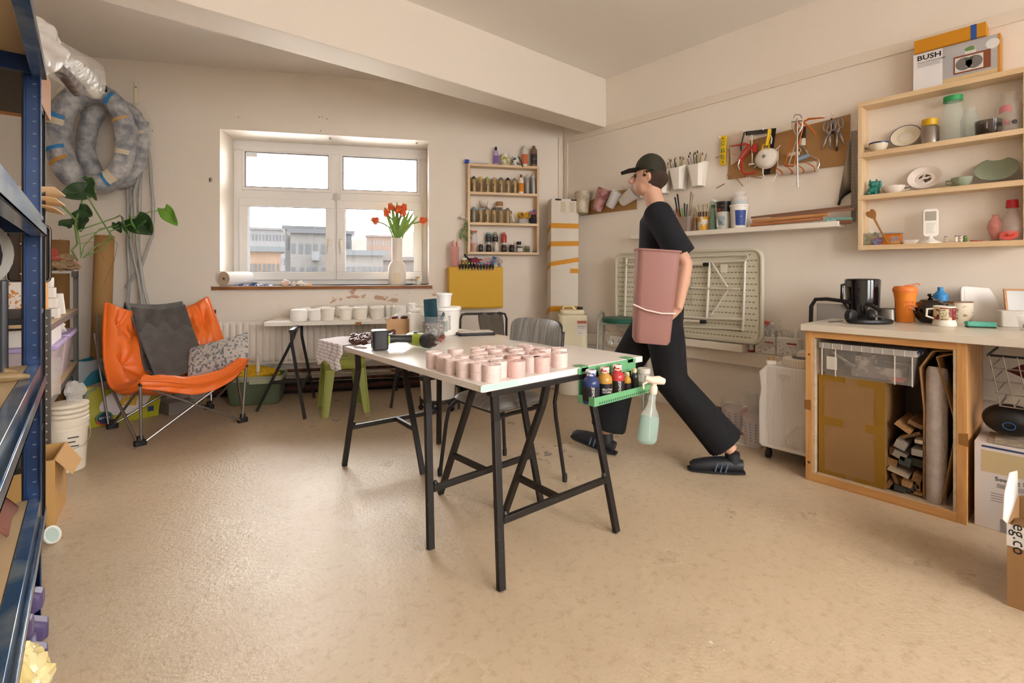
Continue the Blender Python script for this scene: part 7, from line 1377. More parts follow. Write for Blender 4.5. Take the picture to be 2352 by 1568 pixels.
MB().tube([(.115*cos(t), -.02-.06*sin(t), .012) for t in [k*PI/14 for k in range(15)]], [.008]*15, 8, ell=1.6).obj('headband', HM, hp_)
for sx_, ln in ((-1, 20), (1, 60)): cx = -.095 if sx_ < 0 else .02; g = MB(); M_ = MTr((cx, .0, .040)) @ MRo(R(ln), 4, 'Z') @ MRo(R(90), 4, 'X'); g.lathe([(.020,-.016), (.036,-.016), (.040,-.006), (.036,.012), (.022,.018), (.0001,.018)], 24, M=M_, cap=False); g.obj('ear_cup', HM, hp_); MB().lathe([(.014,-.0175), (.030,-.020), (.038,-.012), (.030,-.006)], 22, M=M_, cap=False).obj('ear_pad', m('222024', .6), hp_)
MB().tube([(.02,-.01,.05), (.07,-.03,.03), (.11,-.03,.014)], .006, 8).obj('slider', m('3a3836', .3, .6), hp_); MB().tube([(-.12,.03,.01), (-.16,.05,.004), (-.19,.04,.004), (-.21,.02,.004)], .002, 6).obj('cable', HM, hp_)
OC = m('e8862c', .4); tc_ = T('travel_cup', 'orange travel cup with a flip lid in the middle of the worktop', 'cup', CT_(2079, 739), R(-52)); MB().lathe([(.042, 0), (.044, .004), (.050, .13), (.055, .165), (.056, .172)], 34).obj('cup_body', OC, tc_); MB().lathe([(.058, .172), (.060, .18), (.058, .195), (.05, .205), (.03, .208), (.0001, .207)], 34).obj('lid', m('e27a34', .45), tc_); MB().tube([(.0,0,.207), (.04,0,.214), (.068,0,.222), (.075,0,.214)], [.008,.008,.006,.005], 8, ell=.6).obj('flip_tab', m('e27a34', .45), tc_)
text('OUR\nCOFFEE\n& TEA', .020, m('d8741c', .45), tc_, (0, -.0515, .095), (R(87), 0, 0), 'raised_lettering', ext=.0015)
p = T('saucepan', 'small steel saucepan with thin cutlery sticking out behind the orange cup', 'pan', CT_(2040, 736), R(-50)); MB().lathe([(.055, 0), (.06, .004), (.06, .07), (.057, .07), (.055, .006), (.0001, .005)], 30, cap=False).obj('pan_body', m('9a9690', .3, .8), p)
for a, b_ in ((-.15, .14), (-.12, .12), (-.10, .105)): MB().tube([(.0,0,.02), (a*.5, 0, .07), (a, .01, b_)], .0025, 6).obj('cutlery_handle', m('4a4642', .4, .6), p)
TPM = m('140e0d', .14, coat=.4); tpq = CT_(2137, 741); tp = T('teapot', 'dark brown glazed teapot behind the patterned mug', 'teapot', tpq, R(-50))
MB().lathe([(.045, 0), (.052, .006), (.082, .05), (.083, .075), (.066, .112), (.045, .126)], 36).obj('pot_body', TPM, tp); MB().lathe([(.050, .122), (.046, .130), (.02, .138), (.008, .142), (.008, .148), (.015, .154), (.013, .164), (.0001, .167)], 28).obj('lid', TPM, tp)
MB().tube([(-.075,0,.06), (-.105,0,.09), (-.118,0,.12)], [.018,.012,.009], 12).obj('spout', TPM, tp); MB().tube([(.075,0,.095), (.115,0,.115), (.135,0,.09), (.125,0,.05), (.08,0,.035)], .009, 10).obj('handle', TPM, tp)
p = T('blue_bottle', 'blue plastic bottle top showing behind the teapot', 'bottle', CT_(2160, 738), R(-50)); MB().lathe([(.034, 0), (.036, .10), (.036, .155), (.018, .175), (.014, .178), (.014, .20), (.0001, .20)], 24).obj('bottle_body', m('3a8ac8', .3), p)
mg = T('mug', 'cream mug with a red and gold hunting print on the worktop', 'mug', CT_(2169, 748), R(-62)); MB().lathe([(.050, 0), (.052, .004), (.050, .022), (.046, .028), (.047, .105), (.0455, .106), (.043, .03), (.0001, .028)], 36).obj('mug_body', m('e6dcc8', .2), mg)
MB().lathe([(.0478, .034), (.0482, .098)], 36, cap=False).obj('print_band', m('7c2428', .3, h2='d8c090', vs=38, thr=(.53,.57), det=2), mg); MB().grid(lambda u, v: (.0486*cos(-2.35+u*.85), .0486*sin(-2.35+u*.85), .038+v*.054), 8, 2).obj('verse_panel', m('d2c49c', .4, h2='6a5c40', vs=160, thr=(.52,.56)), mg)
MB().tube([(-.045,0,.09), (-.075,0,.088), (-.078,0,.05), (-.047,0,.038)], .006, 10).obj('handle', m('e6dcc8', .2), mg)
p = T('patterned_jug', 'cream patterned pot with a brown rim behind the patterned mug', 'pot', CT_(2203, 742), R(-60)); MB().lathe([(.045, 0), (.062, .06), (.060, .12), (.056, .12)], 30).obj('pot_body', m('dccfb8', .3, h2='a8845c', vs=34, thr=(.56,.6)), p); MB().lathe([(.0605, .117), (.061, .122), (.055, .122)], 30, cap=False).obj('rim_band', m('8a5230', .4), p)
f0 = CT_(2252, 742); tr_ = T('white_tray', 'white rounded plastic tray standing upright and leaning on the wall things', 'tray', f0, rot=(R(-14), R(6), R(-58))); MB().prism(rpoly(-.095,.095,0,.205,.022), 0, .012, M=MRo(R(90), 4, 'X')).obj('tray_body', m('e0d9d2', .3), tr_, bev=.003); MB().prism(rpoly(-.078,.078,.016,.188,.012), .0122, .0135, M=MRo(R(90), 4, 'X')).obj('inset', m('e8e2dc', .4), tr_)
p = T('sponge', 'turquoise washing-up sponge lying in front of the white tray', 'sponge', CT_(2252, 752), R(-66)); MB().rbox(-.058, .058, -.022, .022, .006, .030, .004).obj('foam', m('5fae98', .8, bump=.5, bs_=150), p, bev=.003); MB().rbox(-.057, .057, -.021, .021, 0, .0065, .004).obj('scourer', m('2c3c34', .9), p)
p = T('white_box', 'white plastic box with cutlery tub at the right edge of the worktop', 'box', CT_(2335, 752) + Vector((.05, -.01, 0)), R(-70)); MB().rbox(-.09, .09, -.05, .05, 0, .085, .012).obj('box_body', m('d0c8be', .4), p, bev=.004)
p = T('cutlery_tub', 'clear tub of grey plastic clips at the right edge of the worktop', 'tub', CT_(2350, 758) + Vector((-.02,-.03,0)), R(-70)); MB().lathe([(.04, 0), (.052, .07), (.054, .072)], 26, cap=False).obj('tub_wall', film('d8d4ce', .35, .1, .2), p)
g = MB(); [g.cbox((RU(-.02,.02), RU(-.02,.02), RU(.01,.045)), (.03,.008,.006), (random.random()*3,)*3) for _ in range(22)]; g.obj('clips', m('9a9690', .5), p)['kind'] = 'stuff'
q = CT_(2368, 756); p = T('picture_frame', 'small wooden framed glass propped at the back right of the worktop', 'frame', q + Vector((.16, 0, .0)), rot=(R(-10), 0, R(-62))); g = MB(); ring(g, -.11, .11, 0, .20, .010, -.01, .0); g.obj('frame_rail', wood('a4703a', 'b8824a', 'X', 2), p); MB().box(-.10, .10, -.006, -.004, .010, .19).obj('glass', m('a8a49c', .15), p)
# black tubular chair back behind the kettle
p = T('stool_chair', 'black tube chair with grey back standing behind the left end of the counter', 'chair', (3.60, 1.12, 0), R(-90)); 
MB().tube([(-.08,-.05,0), (-.075,-.06,.75), (-.07,-.06,.94), (-.045,-.06,.985), (.02,-.06,.99), (.25,-.06,.965), (.30,-.06,.93)], .012, 10).obj('tube_frame', m('141214', .4), p); MB().cbox((.12,-.05,.90), (.32,.015,.12)).obj('back_panel', m('8f8982', .6), p, bev=.004)
# ---------------------------------------------------------------- dehumidifier / heater
he = T('dehumidifier', 'white ribbed wheeled air unit standing left of the open cabinet', 'appliance', (3.20, 1.075, 0)); HW = m('e9e2da', .4)
hy0, hy1 = 0.0, .30; zt_ = .585
g = MB(); prof_ = [(hy0,.075), (hy1-.02,.075), (hy1,.09), (hy1,.36), (hy1-.012,.43), (hy1-.002,.52), (hy1,.535), (hy1-.045,zt_), (hy0,zt_)]
g.add([(.0, y, z) for y, z in prof_]+[(.40, y, z) for y, z in prof_], [tuple(range(9)), tuple(range(17,8,-1))]+[(i, 9+i, 9+(i+1) % 9, (i+1) % 9) for i in range(9)]); g.obj('casing', HW, he, bev=.008, bseg=3)
g = MB()
for i in range(26): y = .008+i*.0092; g.box(-.004, .001, y, y+.005, .10, zt_-.012)
g.obj('front_grille', HW, he)
g = MB(); loft(g, [(0, rpoly(-.035,.035,-.014,.014,.008)), (.004, rpoly(-.033,.033,-.012,.012,.008))]); o_ = g.obj('grip_recess', m('b8aea2', .5), he, loc=(-.003, .15, .525), rot=(R(90), 0, R(-90)))
MB().tube([(-.006, .15+.036*cos(t), .525+.016*sin(t)) for t in [k*2*PI/20 for k in range(20)]], .003, 6, closed=True).obj('grip_rim', HW, he)
MB().tube([(-.01,-.03,.245), (-.012,.03,.25), (-.012,.075,.24), (-.012,.10,.21), (-.012,.135,.16), (-.012,.14,.13), (-.012,.125,.115), (-.012,.08,.115), (-.012,.02,.14), (-.01,-.03,.17)], .0034, 8).obj('cable', m('e4d8c8', .4), he)
for y in (.255, .03):
    for x in (.04, .36): g = MB(); g.lathe([(.026,-.012), (.028,-.006), (.028,.006), (.026,.012)], 20, M=MTr((x, y, .028)) @ MRo(R(90), 4, 'X')); g.box(x-.01, x+.02, y-.01, y+.01, .04, .078); g.obj('caster', RUBB, he)
hb = Vector((3.20, 1.075, zt_+.0005))
p = T('tape_coil', 'white ribbed coil of flat hose on top of the white air unit', 'coil', hb + Vector((.10, .10, 0)), 0); MB().lathe([(.088, 0), (.090, .004), (.090, .045), (.085, .05), (.03, .05), (.03, .01)], 48, cap=False).obj('coil_body', m('eee4d4', .4), p); g = MB(); [g.cbox((.0905*cos(t), .0905*sin(t), .025), (.004,.004,.038), (0,0,t)) for t in [k*2*PI/40 for k in range(40)]]; g.obj('coil_ribs', m('ddd0bd', .4), p)
o = MB().lathe([(.0001,0), (.068,0), (.068,.012), (.0001,.012)], 30).obj('tin_lid', m('8a8682', .35, .5), loc=hb+Vector((.115,.075,.051))); tag(o, 'flat grey tin lid lying on the white hose coil', 'lid')
o = MB().cbox((0,0,.012), (.16,.13,.022)).obj('paper_pad', m('ded2c4', .7), loc=hb+Vector((.14,.05,.0645)), rz=R(12)); tag(o, 'small stack of papers on top of the tin lid', 'paper')
p = T('mains_plug', 'white three-pin plug lying upside down on the white air unit', 'plug', hb + Vector((.03, .235, 0)), R(-60)); MB().rbox(-.028, .028, -.022, .022, 0, .026, .006).obj('plug_body', m('efe8de', .35), p, bev=.004); g = MB(); [g.cbox((x, 0, .038), (.006,.004,.024)) for x in (-.016,0,.014)]; g.obj('pins', m('a8803c', .3, .8), p)
# floor sheet with measuring tubs
g = MB(); pq = [(p.x, p.y) for p in (FL(1600, 965), FL(1735, 983), FL(1745, 1032), FL(1655, 1012))]; g.prism(pq[::-1], 0, .012); o = g.obj('paper_stack', m('e6dccf', .75, h2='c0ac8e', vs=3, thr=(.6,.7))); tag(o, 'stack of large paper sheets on the floor left of the white air unit', 'paper')
def mtub(lbl, x, y, r_, h, lean=0):
    q = FL(x, y, .012); p = T('measuring_tub', lbl, 'tub', (q.x, q.y, .0125), R(-60), 'graduated tubs on the floor'); MB().lathe([(r_*.72, 0), (r_*.75, .004), (r_, h), (r_*1.05, h+.002), (r_*1.05, h+.008)], 30, cap=False).obj('tub_wall', film('ebe2e2', .45, .12, .1), p)
    g = MB()
    for c in range(4):
        for i in range(7):
            z = h*(.2+.1*i); rr = r_*(.75+.25*z/h)+.001; a_ = -2.6+c*.5; g.add([(rr*cos(a_+t), rr*sin(a_+t), z+dz) for t, dz in ((0,0), (.16,0), (.16,.005), (0,.005))], [(0,1,2,3)])
    g.obj('blue_scale', m('3a4c9c', .5), p); return p
mtub('large clear measuring tub with blue scales and a stick on the floor papers', 1686, 992, .088, .185); mtub('clear measuring tub with blue scales right beside the white air unit', 1732, 1022, .075, .19)
q = FL(1680, 985, .012); o = MB().tube([(0,0,.02), (-.05,.05,.24)], .005, 6).obj('stirring_stick', m('d8ccb0', .6), loc=(q.x, q.y, .0125)); tag(o, 'pale stirring stick standing in the large measuring tub', 'stick')
q = FL(1711, 997, .012); jar('pink_bottle', 'pink bottle with white cap and label on the floor papers', 'bottle', (q.x, q.y, .0125), .030, .20, 'dc9a96', 'eee6dc', None, .45, .13, 'efe6de', R(-55), None)
q = FL(1722, 975, .012); p = T('white_tub', 'white tub standing behind the pink bottle against the wall', 'tub', (q.x, q.y, .0125)); MB().lathe([(.055, 0), (.058, .2), (.05, .24), (.0001, .245)], 28).obj('tub_body', m('e6dcd0', .5), p)
o = MB().box(0, .02, 0, .12, 0, .10).obj('brown_block', m('5a3f2c', .7), loc=FL(1655, 968, 0)+Vector((.03,0,0))); tag(o, 'small dark brown block on the floor behind the walking person', 'block')
BL_ = m('112a50', .32, .35, h2='17345f', vs=8); BLD = m('15305a', .38, .3); DARKH = m('0c1424', .7)
KX0, KX1, KY0, KY1, KH = -.56, -.112, .96, 2.222, 1.885
kr = T('shelving_rack', 'blue steel boltless shelving rack filling the left edge of the picture', 'shelving', (0, 0, 0))
for y, sgn in ((KY1, -1), (KY0, 1)):
    for x, sx_ in ((KX1, -1), (KX0, 1)):
        g = MB(); g.box(min(x, x+sx_*.042), max(x, x+sx_*.042), min(y, y+sgn*.003), max(y, y+sgn*.003), 0, KH); g.box(min(x, x+sx_*.003), max(x, x+sx_*.003), min(y, y+sgn*.042), max(y, y+sgn*.042), 0, KH); g.box(min(x+sx_*.036, x+sx_*.042), max(x+sx_*.036, x+sx_*.042), min(y, y+sgn*.012), max(y, y+sgn*.012), 0, KH); g.obj('upright', BL_, kr, bev=.001)
        g = MB()
        for i in range(46):
            z = .04+i*.04; g.box(min(x+sx_*.013, x+sx_*.021), max(x+sx_*.013, x+sx_*.021), y+sgn*.0034-.0004, y+sgn*.0034+.0004, z, z+.0035); g.box(x-.0003+sx_*(-.0002), x+.0006, min(y+sgn*.014, y+sgn*.017), max(y+sgn*.014, y+sgn*.017), z, z+.003)
        g.obj('key_holes', m('6c7c94', .4) if (y == KY1 and x == KX1) else DARKH, kr)
        g = MB(); g.box(min(x, x+sx_*.045)-.002, max(x, x+sx_*.045)+.002, min(y, y+sgn*.045)-.002, max(y, y+sgn*.045)+.002, 0, .018); g.obj('foot', m('2a241f', .7), kr)
KB = [(1.84, 0), (1.33, 0), (.85, 0), (.42, 0)]
MD = m('cbae84', .6, var=.06, vs=5); 
BM = m('4d739e', .2, .6, h2='94a4b2', vs=5, thr=(.42,.58))  # pale grey-blue patches paint window reflections into the beam colour
for z, _ in KB:
    g = MB(); g.box(KX1-.004, KX1-.0005, KY0+.004, KY1-.004, z-.052, z+.012); g.box(KX1-.03, KX1-.0005, KY0+.004, KY1-.004, z+.010, z+.0125); g.box(KX1-.022, KX1+.012, KY0+.01, KY1-.006, z-.060, z-.052); g.box(KX1+.0085, KX1+.012, KY0+.01, KY1-.006, z-.060, z-.025); g.obj('front_beam', BM, kr, bev=.0015)
    g = MB(); g.box(KX0, KX0+.03, KY0+.004, KY1-.004, z-.05, z+.012); g.obj('back_beam', BLD, kr)
    g = MB(); g.box(KX0+.004, KX1-.004, KY1-.032, KY1-.006, z-.05, z+.008); g.obj('end_beam', BLD, kr, bev=.001); MB().box(KX0+.004, KX1-.004, KY0+.006, KY0+.032, z-.05, z+.008).obj('end_beam', BLD, kr)
    MB().box(KX0+.01, KX1-.032, KY0+.01, KY1-.01, z+.0005, z+.0105).obj('shelf_board', MD, kr)
def W3(x, y, Y): return RY(x, y, Y)
# things on the rack
BUB = m('d9cfc6', .3, bump=1.3, bs_=60, h2='efe8e0', vs=14)
g = MB(); g.ball((0,0,0), .20, 30, (.78, .9, 1.05), wob=.25, seed=2); o = g.obj('bubble_wrap_bundle', BUB, loc=(-.36, 1.93, 1.345+.212)); tag(o, 'big bundle wrapped in pale bubble wrap on the second rack shelf from the top', 'bundle')
OSB = m('d09b52', .7, h2='a86c28', vs=60, thr=(.45,.55), det=2)
for i, (dy, z, t) in enumerate(((0, 0, 6), (.02, .013, -5))): o = MB().box(-.18, .10, -.16, .16, 0, .012).obj('chipboard', OSB, loc=(-.31+.01*i, 1.95-.05*i+.05, 1.342+z*1.0), rot=(0, R(0), R(t*2))); tag(o, ['lower of the two chipboard pieces under the bubble wrap bundle', 'upper of the two chipboard pieces under the bubble wrap bundle'][i], 'chipboard')
bpy.data.objects['bubble_wrap_bundle'].location.z += .027
o = MB().box(-.2, .15, -.16, .16, 0, .10).obj('carton', CARDD, loc=(-.36, 1.95, 1.8525)); tag(o, 'brown carton on the top shelf of the blue rack', 'carton')
fn = T('disc_fan', 'grey round machine part with a black wire guard on the middle shelf of the rack', 'machine part', (-.24, 2.05, 1.0)); 
bxk = T('black_case', 'black open case with silver foil inside on the waist-high rack shelf', 'case', (-.34, 2.03, .8615)); g = MB(); ring_(g, -.16, .16, -.10, .10, 0, .27, .018); g.obj('case_body', m('131214', .5), bxk, bev=.004); MB().box(-.16, .16, -.10, -.09, .0, .27).obj('front_wall', m('131214', .5), bxk); MB().box(.145, .165, -.106, -.10, 0, .27).obj('corner', m('131214', .5), bxk)
g = MB(); g.ball((0,0,.12), .12, 26, (.9, .5, .9), wob=1.1, seed=6); o = g.obj('foil_sheet', m('d8d4d0', .15, .9, bump=.8, bs_=20), loc=(-.36, 1.87, .8615-.004)); tag(o, 'crumpled silver foil in front of the black case on the rack', 'foil')
MB().lathe([(.0001, .0), (.115, 0), (.12, .01), (.06, .03), (.05, .05), (.0001, .05)], 30, M=MTr((0,-.03,.24)) @ MRo(R(80), 4, 'X')).obj('disc', m('98948a', .4), fn); MB().tube([(.09*cos(t), -.085, .24+.09*sin(t)) for t in [k*2*PI/24 for k in range(24)]], .012, 8, closed=True).obj('guard_ring', m('26242a', .4), fn); MB().lathe([(.0001, 0), (.022, 0), (.022, .02), (.0001, .02)], 18, M=MTr((.02,-.08,.22)) @ MRo(R(80), 4, 'X')).obj('hub', m('e8e4de', .4), fn)
fn.location = (-.28, 2.07, .965)
DW = wood('8a6f48', 'a98c60', 'X', 2)
for i, (y, L_, r_, dz) in enumerate(((2.02, .12, .012, 0), (1.90, .14, .014, 0), (1.79, .10, .015, 0))):
    g = MB(); g.tube([(-L_, .01, r_), (-L_*.4, -.004, r_*1.1), (0, .006, r_), (L_*.5, 0, r_*.9), (L_*.75, .004, r_*.6)], [r_*.7, r_, r_*.85, r_, r_*.4], 10); o = g.obj('driftwood', DW, loc=(-.245+.02*(i == 1), y, .8615), rz=R(8-6*i)); tag(o, ['farthest driftwood stick on the waist-high rack shelf', 'middle driftwood stick on the waist-high rack shelf', 'nearest driftwood stick on the waist-high rack shelf'][i], 'driftwood', 'driftwood sticks on the rack')
g = MB(); g.grid(lambda u, v: (-.12+.20*u**.8, -.13+.26*v, .004+.085*sin(u*PI*.9)**1.2 + .015*sin(v*5)), 24, 14); g.grid(lambda u, v: (.055-.10*u, -.15+.26*v, .006+.05*sin(u*PI)), 14, 8); o = g.obj('felt_sheet', m('8a5848', .95), loc=(-.24, 2.0, .4315), solid=.005, smooth=60); tag(o, 'folded red-brown felt on the knee-high rack shelf', 'felt')
g = MB(); g.tube([(0,-.14,.045), (0,.12,.045)], .045, 22); o = g.obj('fabric_roll', m('dccfc0', .9, bump=.4), loc=(-.33, 1.80, .4315)); tag(o, 'roll of cream wadding on the knee-high rack shelf', 'roll')
PU = m('5c4f78', .45)
def dumb(lbl, x, y, z, rz, rx=0):
    p = T('dumbbell', lbl, 'dumbbell', (x, y, z), rot=(rx, 0, rz), group='purple dumbbells under the rack')
    for s_ in (-1, 1): g = MB(); g.lathe([(.034,-.028), (.045,-.02), (.045,.02), (.034,.028)], 6, M=MTr((s_*.075,0,.045)) @ MRo(R(90), 4, 'Y')); g.obj('head', PU, p, bev=.004)
    MB().tube([(-.05,0,.045), (.05,0,.045)], .014, 12).obj('grip', m('8278a0', .5), p); return p
dumb('purple dumbbell lying on top at the foot of the blue rack', -.150, 2.08, .088, R(84)); dumb('purple dumbbell lying behind on the floor under the blue rack', -.128, 2.06, 0, R(92)); dumb('purple dumbbell lying in front on the floor under the blue rack', -.168, 1.93, 0, R(80))
YB = m('e6cf82', .28, bump=.5, bs_=14, h2='f3e6b4', vs=9)
g = MB()
def bagf(seed, sx_, sz):
    def f(u, v):
        a_ = u*2*PI; t = v; r_ = (.10*sin(min(1, t*1.15+.10)*PI*.86)+.012)*sx_; n_ = NZ(Vector((cos(a_)*1.6, sin(a_)*1.6, t*3+seed)))
        n2 = NZ(Vector((cos(a_)*5, sin(a_)*5, t*9+seed))); return (r_*(1+.45*n_+.22*n2)*cos(a_), r_*(1+.45*n_+.22*n2)*sin(a_), t*sz+.02*n2*t)
    return f
g.grid(bagf(3, 1.0, .15), 60, 34, True); o = g.obj('plastic_bag', YB, loc=(-.148, 1.84, 0), smooth=25); o.scale = (.66, .9, 1.35); o.location.x = -.158; tag(o, 'crumpled pale yellow plastic bag with black lettering at the bottom left corner', 'bag')
text('xs', .04, m('1f1c18', .6), o, (.05, -.118, .075), (R(80), R(-35), R(20)), 'bag_lettering'); 
g = MB(); g.grid(bagf(9, .8, .15), 50, 26, True); o = g.obj('plastic_bag', m('e0625c', .3, bump=.5, bs_=14), loc=(-.215, 1.73, 0), smooth=30); tag(o, 'crumpled coral red plastic bag at the very bottom left corner', 'bag')
BR = m('2b2927', .45, .3); BRG = m('5a554f', .45, .4); GALV = m('8e8c88', .35, .7)
ra_ = T('black_rack', 'tall black metal rack directly behind the blue one', 'shelving', (0,0,0))
for x, y in ((-.139, 3.02), (-.139, 2.36), (-.58, 3.02), (-.58, 2.36)):
    g = MB(); g.box(x-.030, x, y-.003, y, 0, 1.87); g.box(x-.003, x, y-.03, y, 0, 1.87); g.obj('upright', BR, ra_, bev=.001)
for z in (.05, .50, 1.0, 1.40, 1.86): MB().box(-.575, -.145, 2.34, 3.01, z-.02, z).obj('shelf_panel', BR, ra_, bev=.002)
rb_ = T('black_rack', 'lower perforated grey rack beside the cardboard tube, holding tubs with lilac lids', 'shelving', (-.146, 3.52, 0), R(-3.8)); RL, RW2 = 1.45, .44
for i, (x, y, h) in enumerate(((0, 0, .965), (-RW2, 0, 1.0), (0, RL, 1.17), (-RW2, RL, 1.17))):
    g = MB(); g.box(x-.030, x, y-.0015, y+.0015, 0, h); g.box(x-.0015, x+.0015, y if y == 0 else y-.03, y+.03 if y == 0 else y, 0, h); g.obj('upright', BRG, rb_, bev=.0008)
    g = MB()
    if i == 0:
        for k in range(22): g.lathe([(.0001, 0), (.0045, 0)], 8, cap=False, M=MTr((x-.014, y-.0018, .04+k*.042)) @ MRo(R(90), 4, 'X'))
        g.obj('perforations', m('c8c2b8', .5), rb_)
for z in (.49, .885): MB().box(-.003, .001, .005, RL-.005, z-.035, z).obj('shelf_edge', GALV, rb_, bev=.001); MB().box(-RW2, -.003, .005, RL-.005, z-.012, z+.002).obj('shelf_board', MD, rb_)
MB().box(-.004, 0, RL-.42, RL-.005, 1.125, 1.165).obj('top_rail', BR, rb_); MB().box(-RW2, -.003, RL-.42, RL-.005, 1.15, 1.168).obj('top_panel', m('a8a29a', .6), rb_)
def RB(dx, dy, z): return Vector((-.146, 3.52, 0)) + MRo(R(-3.8), 3, 'Z') @ Vector((dx, dy, z))
RZB = R(-3.8)
def place(o, dx, dy, z, rz=0): o.location = RB(dx, dy, z); o.rotation_euler = (0, 0, RZB+rz); return o
# top shelf of the grey rack
p = place(T('patterned_carton', 'white carton speckled with orange standing on the grey rack', 'carton', (0,0,0)), -.13, .30, .888); MB().box(-.08, .08, -.05, .05, 0, .215).obj('carton_body', m('ece4dc', .5, h2='d8862c', vs=70, thr=(.58,.6), det=1), p, bev=.001); MB().box(.0801, .085, -.05, .05, 0, .215).obj('orange_edge', m('e8a03c', .5), p)
p = place(T('white_cartons', 'pile of small white cartons behind the orange-speckled one', 'carton', (0,0,0)), -.10, .48, .888); [MB().box(-.09, .09-.01*i, -.06, .06, i*.06, i*.06+.058).obj('small_carton', m('eee8e0', .5), p, bev=.002) for i in range(4)]
p = place(T('paper_cone', 'white tapered paper cup shape on the grey rack', 'cup', (0,0,0)), -.05, .85, .888); MB().lathe([(.035, 0), (.022, .13), (.020, .132)], 20).obj('cup_body', m('f2ece4', .5), p)
p = place(T('tiny_frame', 'tiny wooden frame standing on the grey rack', 'frame', (0,0,0)), -.035, .62, .888, R(90)); g = MB(); ring(g, -.035, .035, 0, .05, .006, -.01, 0); g.obj('frame_rail', wood('cda468', 'e0bc84', 'X', 2), p); MB().box(-.03, .03, -.005, -.003, .006, .045).obj('panel', m('b8a060', .5), p)  # a small wooden frame around a flat panel
o = place(MB().box(-.10, .10, -.008, .008, 0, .012).obj('steel_bar', GALV), -.07, .30, .888, R(80)); o.location.x += .02; tag(o, 'short steel bar lying at the front of the grey rack top', 'bar')
# black-framed tray with yellow stripe standing above
fr2 = T('framed_tray', 'black rounded metal tray with chrome edge standing on end above the orange-speckled carton', 'tray', RB(-.115, .28, 1.105), RZB)
g = MB(); pr_ = rpoly(-.085, .085, .0, .31, .025, 5); M_ = MRo(R(90), 4, 'X'); g.prism(pr_, -.006, .0, M=M_); g.obj('tray_panel', m('3f2f22', .4), fr2); MB().tube([tuple(M_ @ Vector((a, b_, .008))) for a, b_ in pr_], .008, 8, closed=True).obj('edge', m('1c1a1b', .35), fr2); MB().tube([tuple(M_ @ Vector((a*1.02, b_*1.005-.001, .014))) for a, b_ in pr_], .0025, 6, closed=True).obj('chrome_edge', m('c8c4c0', .2, .9), fr2)
o = MB().box(-.008, .008, -.02, -.008, 0, .29).obj('yellow_ruler', m('e89a1c', .5), loc=RB(-.135, .27, 1.106), rz=RZB); tag(o, 'narrow yellow-orange strip standing against the black tray', 'ruler')
o = MB().tube([(-.05+.05*cos(t), -.04, .14+.085*sin(t)) for t in (-1.4, -.8, 0, .8, 1.4)], .009, 10).obj('chrome_handle', CHROME, loc=RB(-.10, .27, 1.09), rz=RZB); tag(o, 'curved chrome handle in front of the black tray', 'handle')
# tan sheets, paper bag
for i, (z, t) in enumerate(((1.50, 22), (1.47, 12), (1.445, 2))):
    o = MB().add([(-.35,-.10,0), (.05,-.09,.0), (.10,.02,0), (-.3,.16,0)], [(0,1,2,3)]).obj('tan_sheet', m(['e8c494','e0b884','d9b07c'][i], .7), loc=(-.17, 3.03, z), rot=(R(-14+6*i), R(16-t), R(10)), solid=.006); tag(o, ['topmost', 'middle', 'lowest'][i] + ' tan paper sheet sticking out from the black rack', 'paper', 'tan sheets on the black rack')
g = MB(); g.ball((0,0,.085), .10, 20, (.75, .7, .9), wob=.6, seed=12); o = g.obj('paper_bag', m('c4a070', .8, bump=.6, bs_=30), loc=RB(-.12, .22, 1.415)); tag(o, 'crumpled brown paper bag under the tan sheets', 'bag')
# cartons and bags on the black rack top
p = T('brown_carton', 'brown shipping carton on top of the black rack', 'carton', (-.27, 2.95, 1.8605), R(-3)); MB().box(-.13, .13, -.20, .22, 0, .18).obj('carton_body', m('a8713c', .6), p, bev=.003)
FO = film('eee8e2', .75, .25, 1.0, 12)
g = MB(); g.ball((0,0,.09), .115, 40, (.85, 1.0, .95), wob=.5, seed=4); o = g.obj('foam_bag', FO, loc=(-.175, 3.0, 2.045), smooth=60); tag(o, 'puffed white foam wrapping bag on top of the brown carton', 'bag')
g = MB(); g.tube([(-.07,-.06,.0), (-.02,.08,.02), (.03,.28,.05), (.09,.5,.07), (.13,.60,.05), (.15,.66,.01)], [.05, .085, .10, .095, .06, .015], 26); g.v = [tuple(Vector(v)*(1)+Vector((0,0,.07*NZ(Vector(v)*9)))) for v in g.v]; o = g.obj('clear_bag', film('e9e4dd', .32, .12, 1.0, 14), loc=(-.10, 3.24, 2.19), smooth=60); tag(o, 'clear plastic bag with dark coils sagging towards the window wall', 'bag')
g = MB(); g.tube([(-.03,0,.0), (.0,.10,.01), (.03,.22,.0), (.06,.32,-.01)], .040, 12); g.v = [tuple(Vector(v)+Vector((0,0,.03*NZ(Vector(v)*22)))) for v in g.v]; o = g.obj('dark_coil', m('4c4038', .8, h2='8a7c70', vs=18), loc=(-.10, 3.26, 2.16)); tag(o, 'dark brown coil inside the clear plastic bag', 'coil')
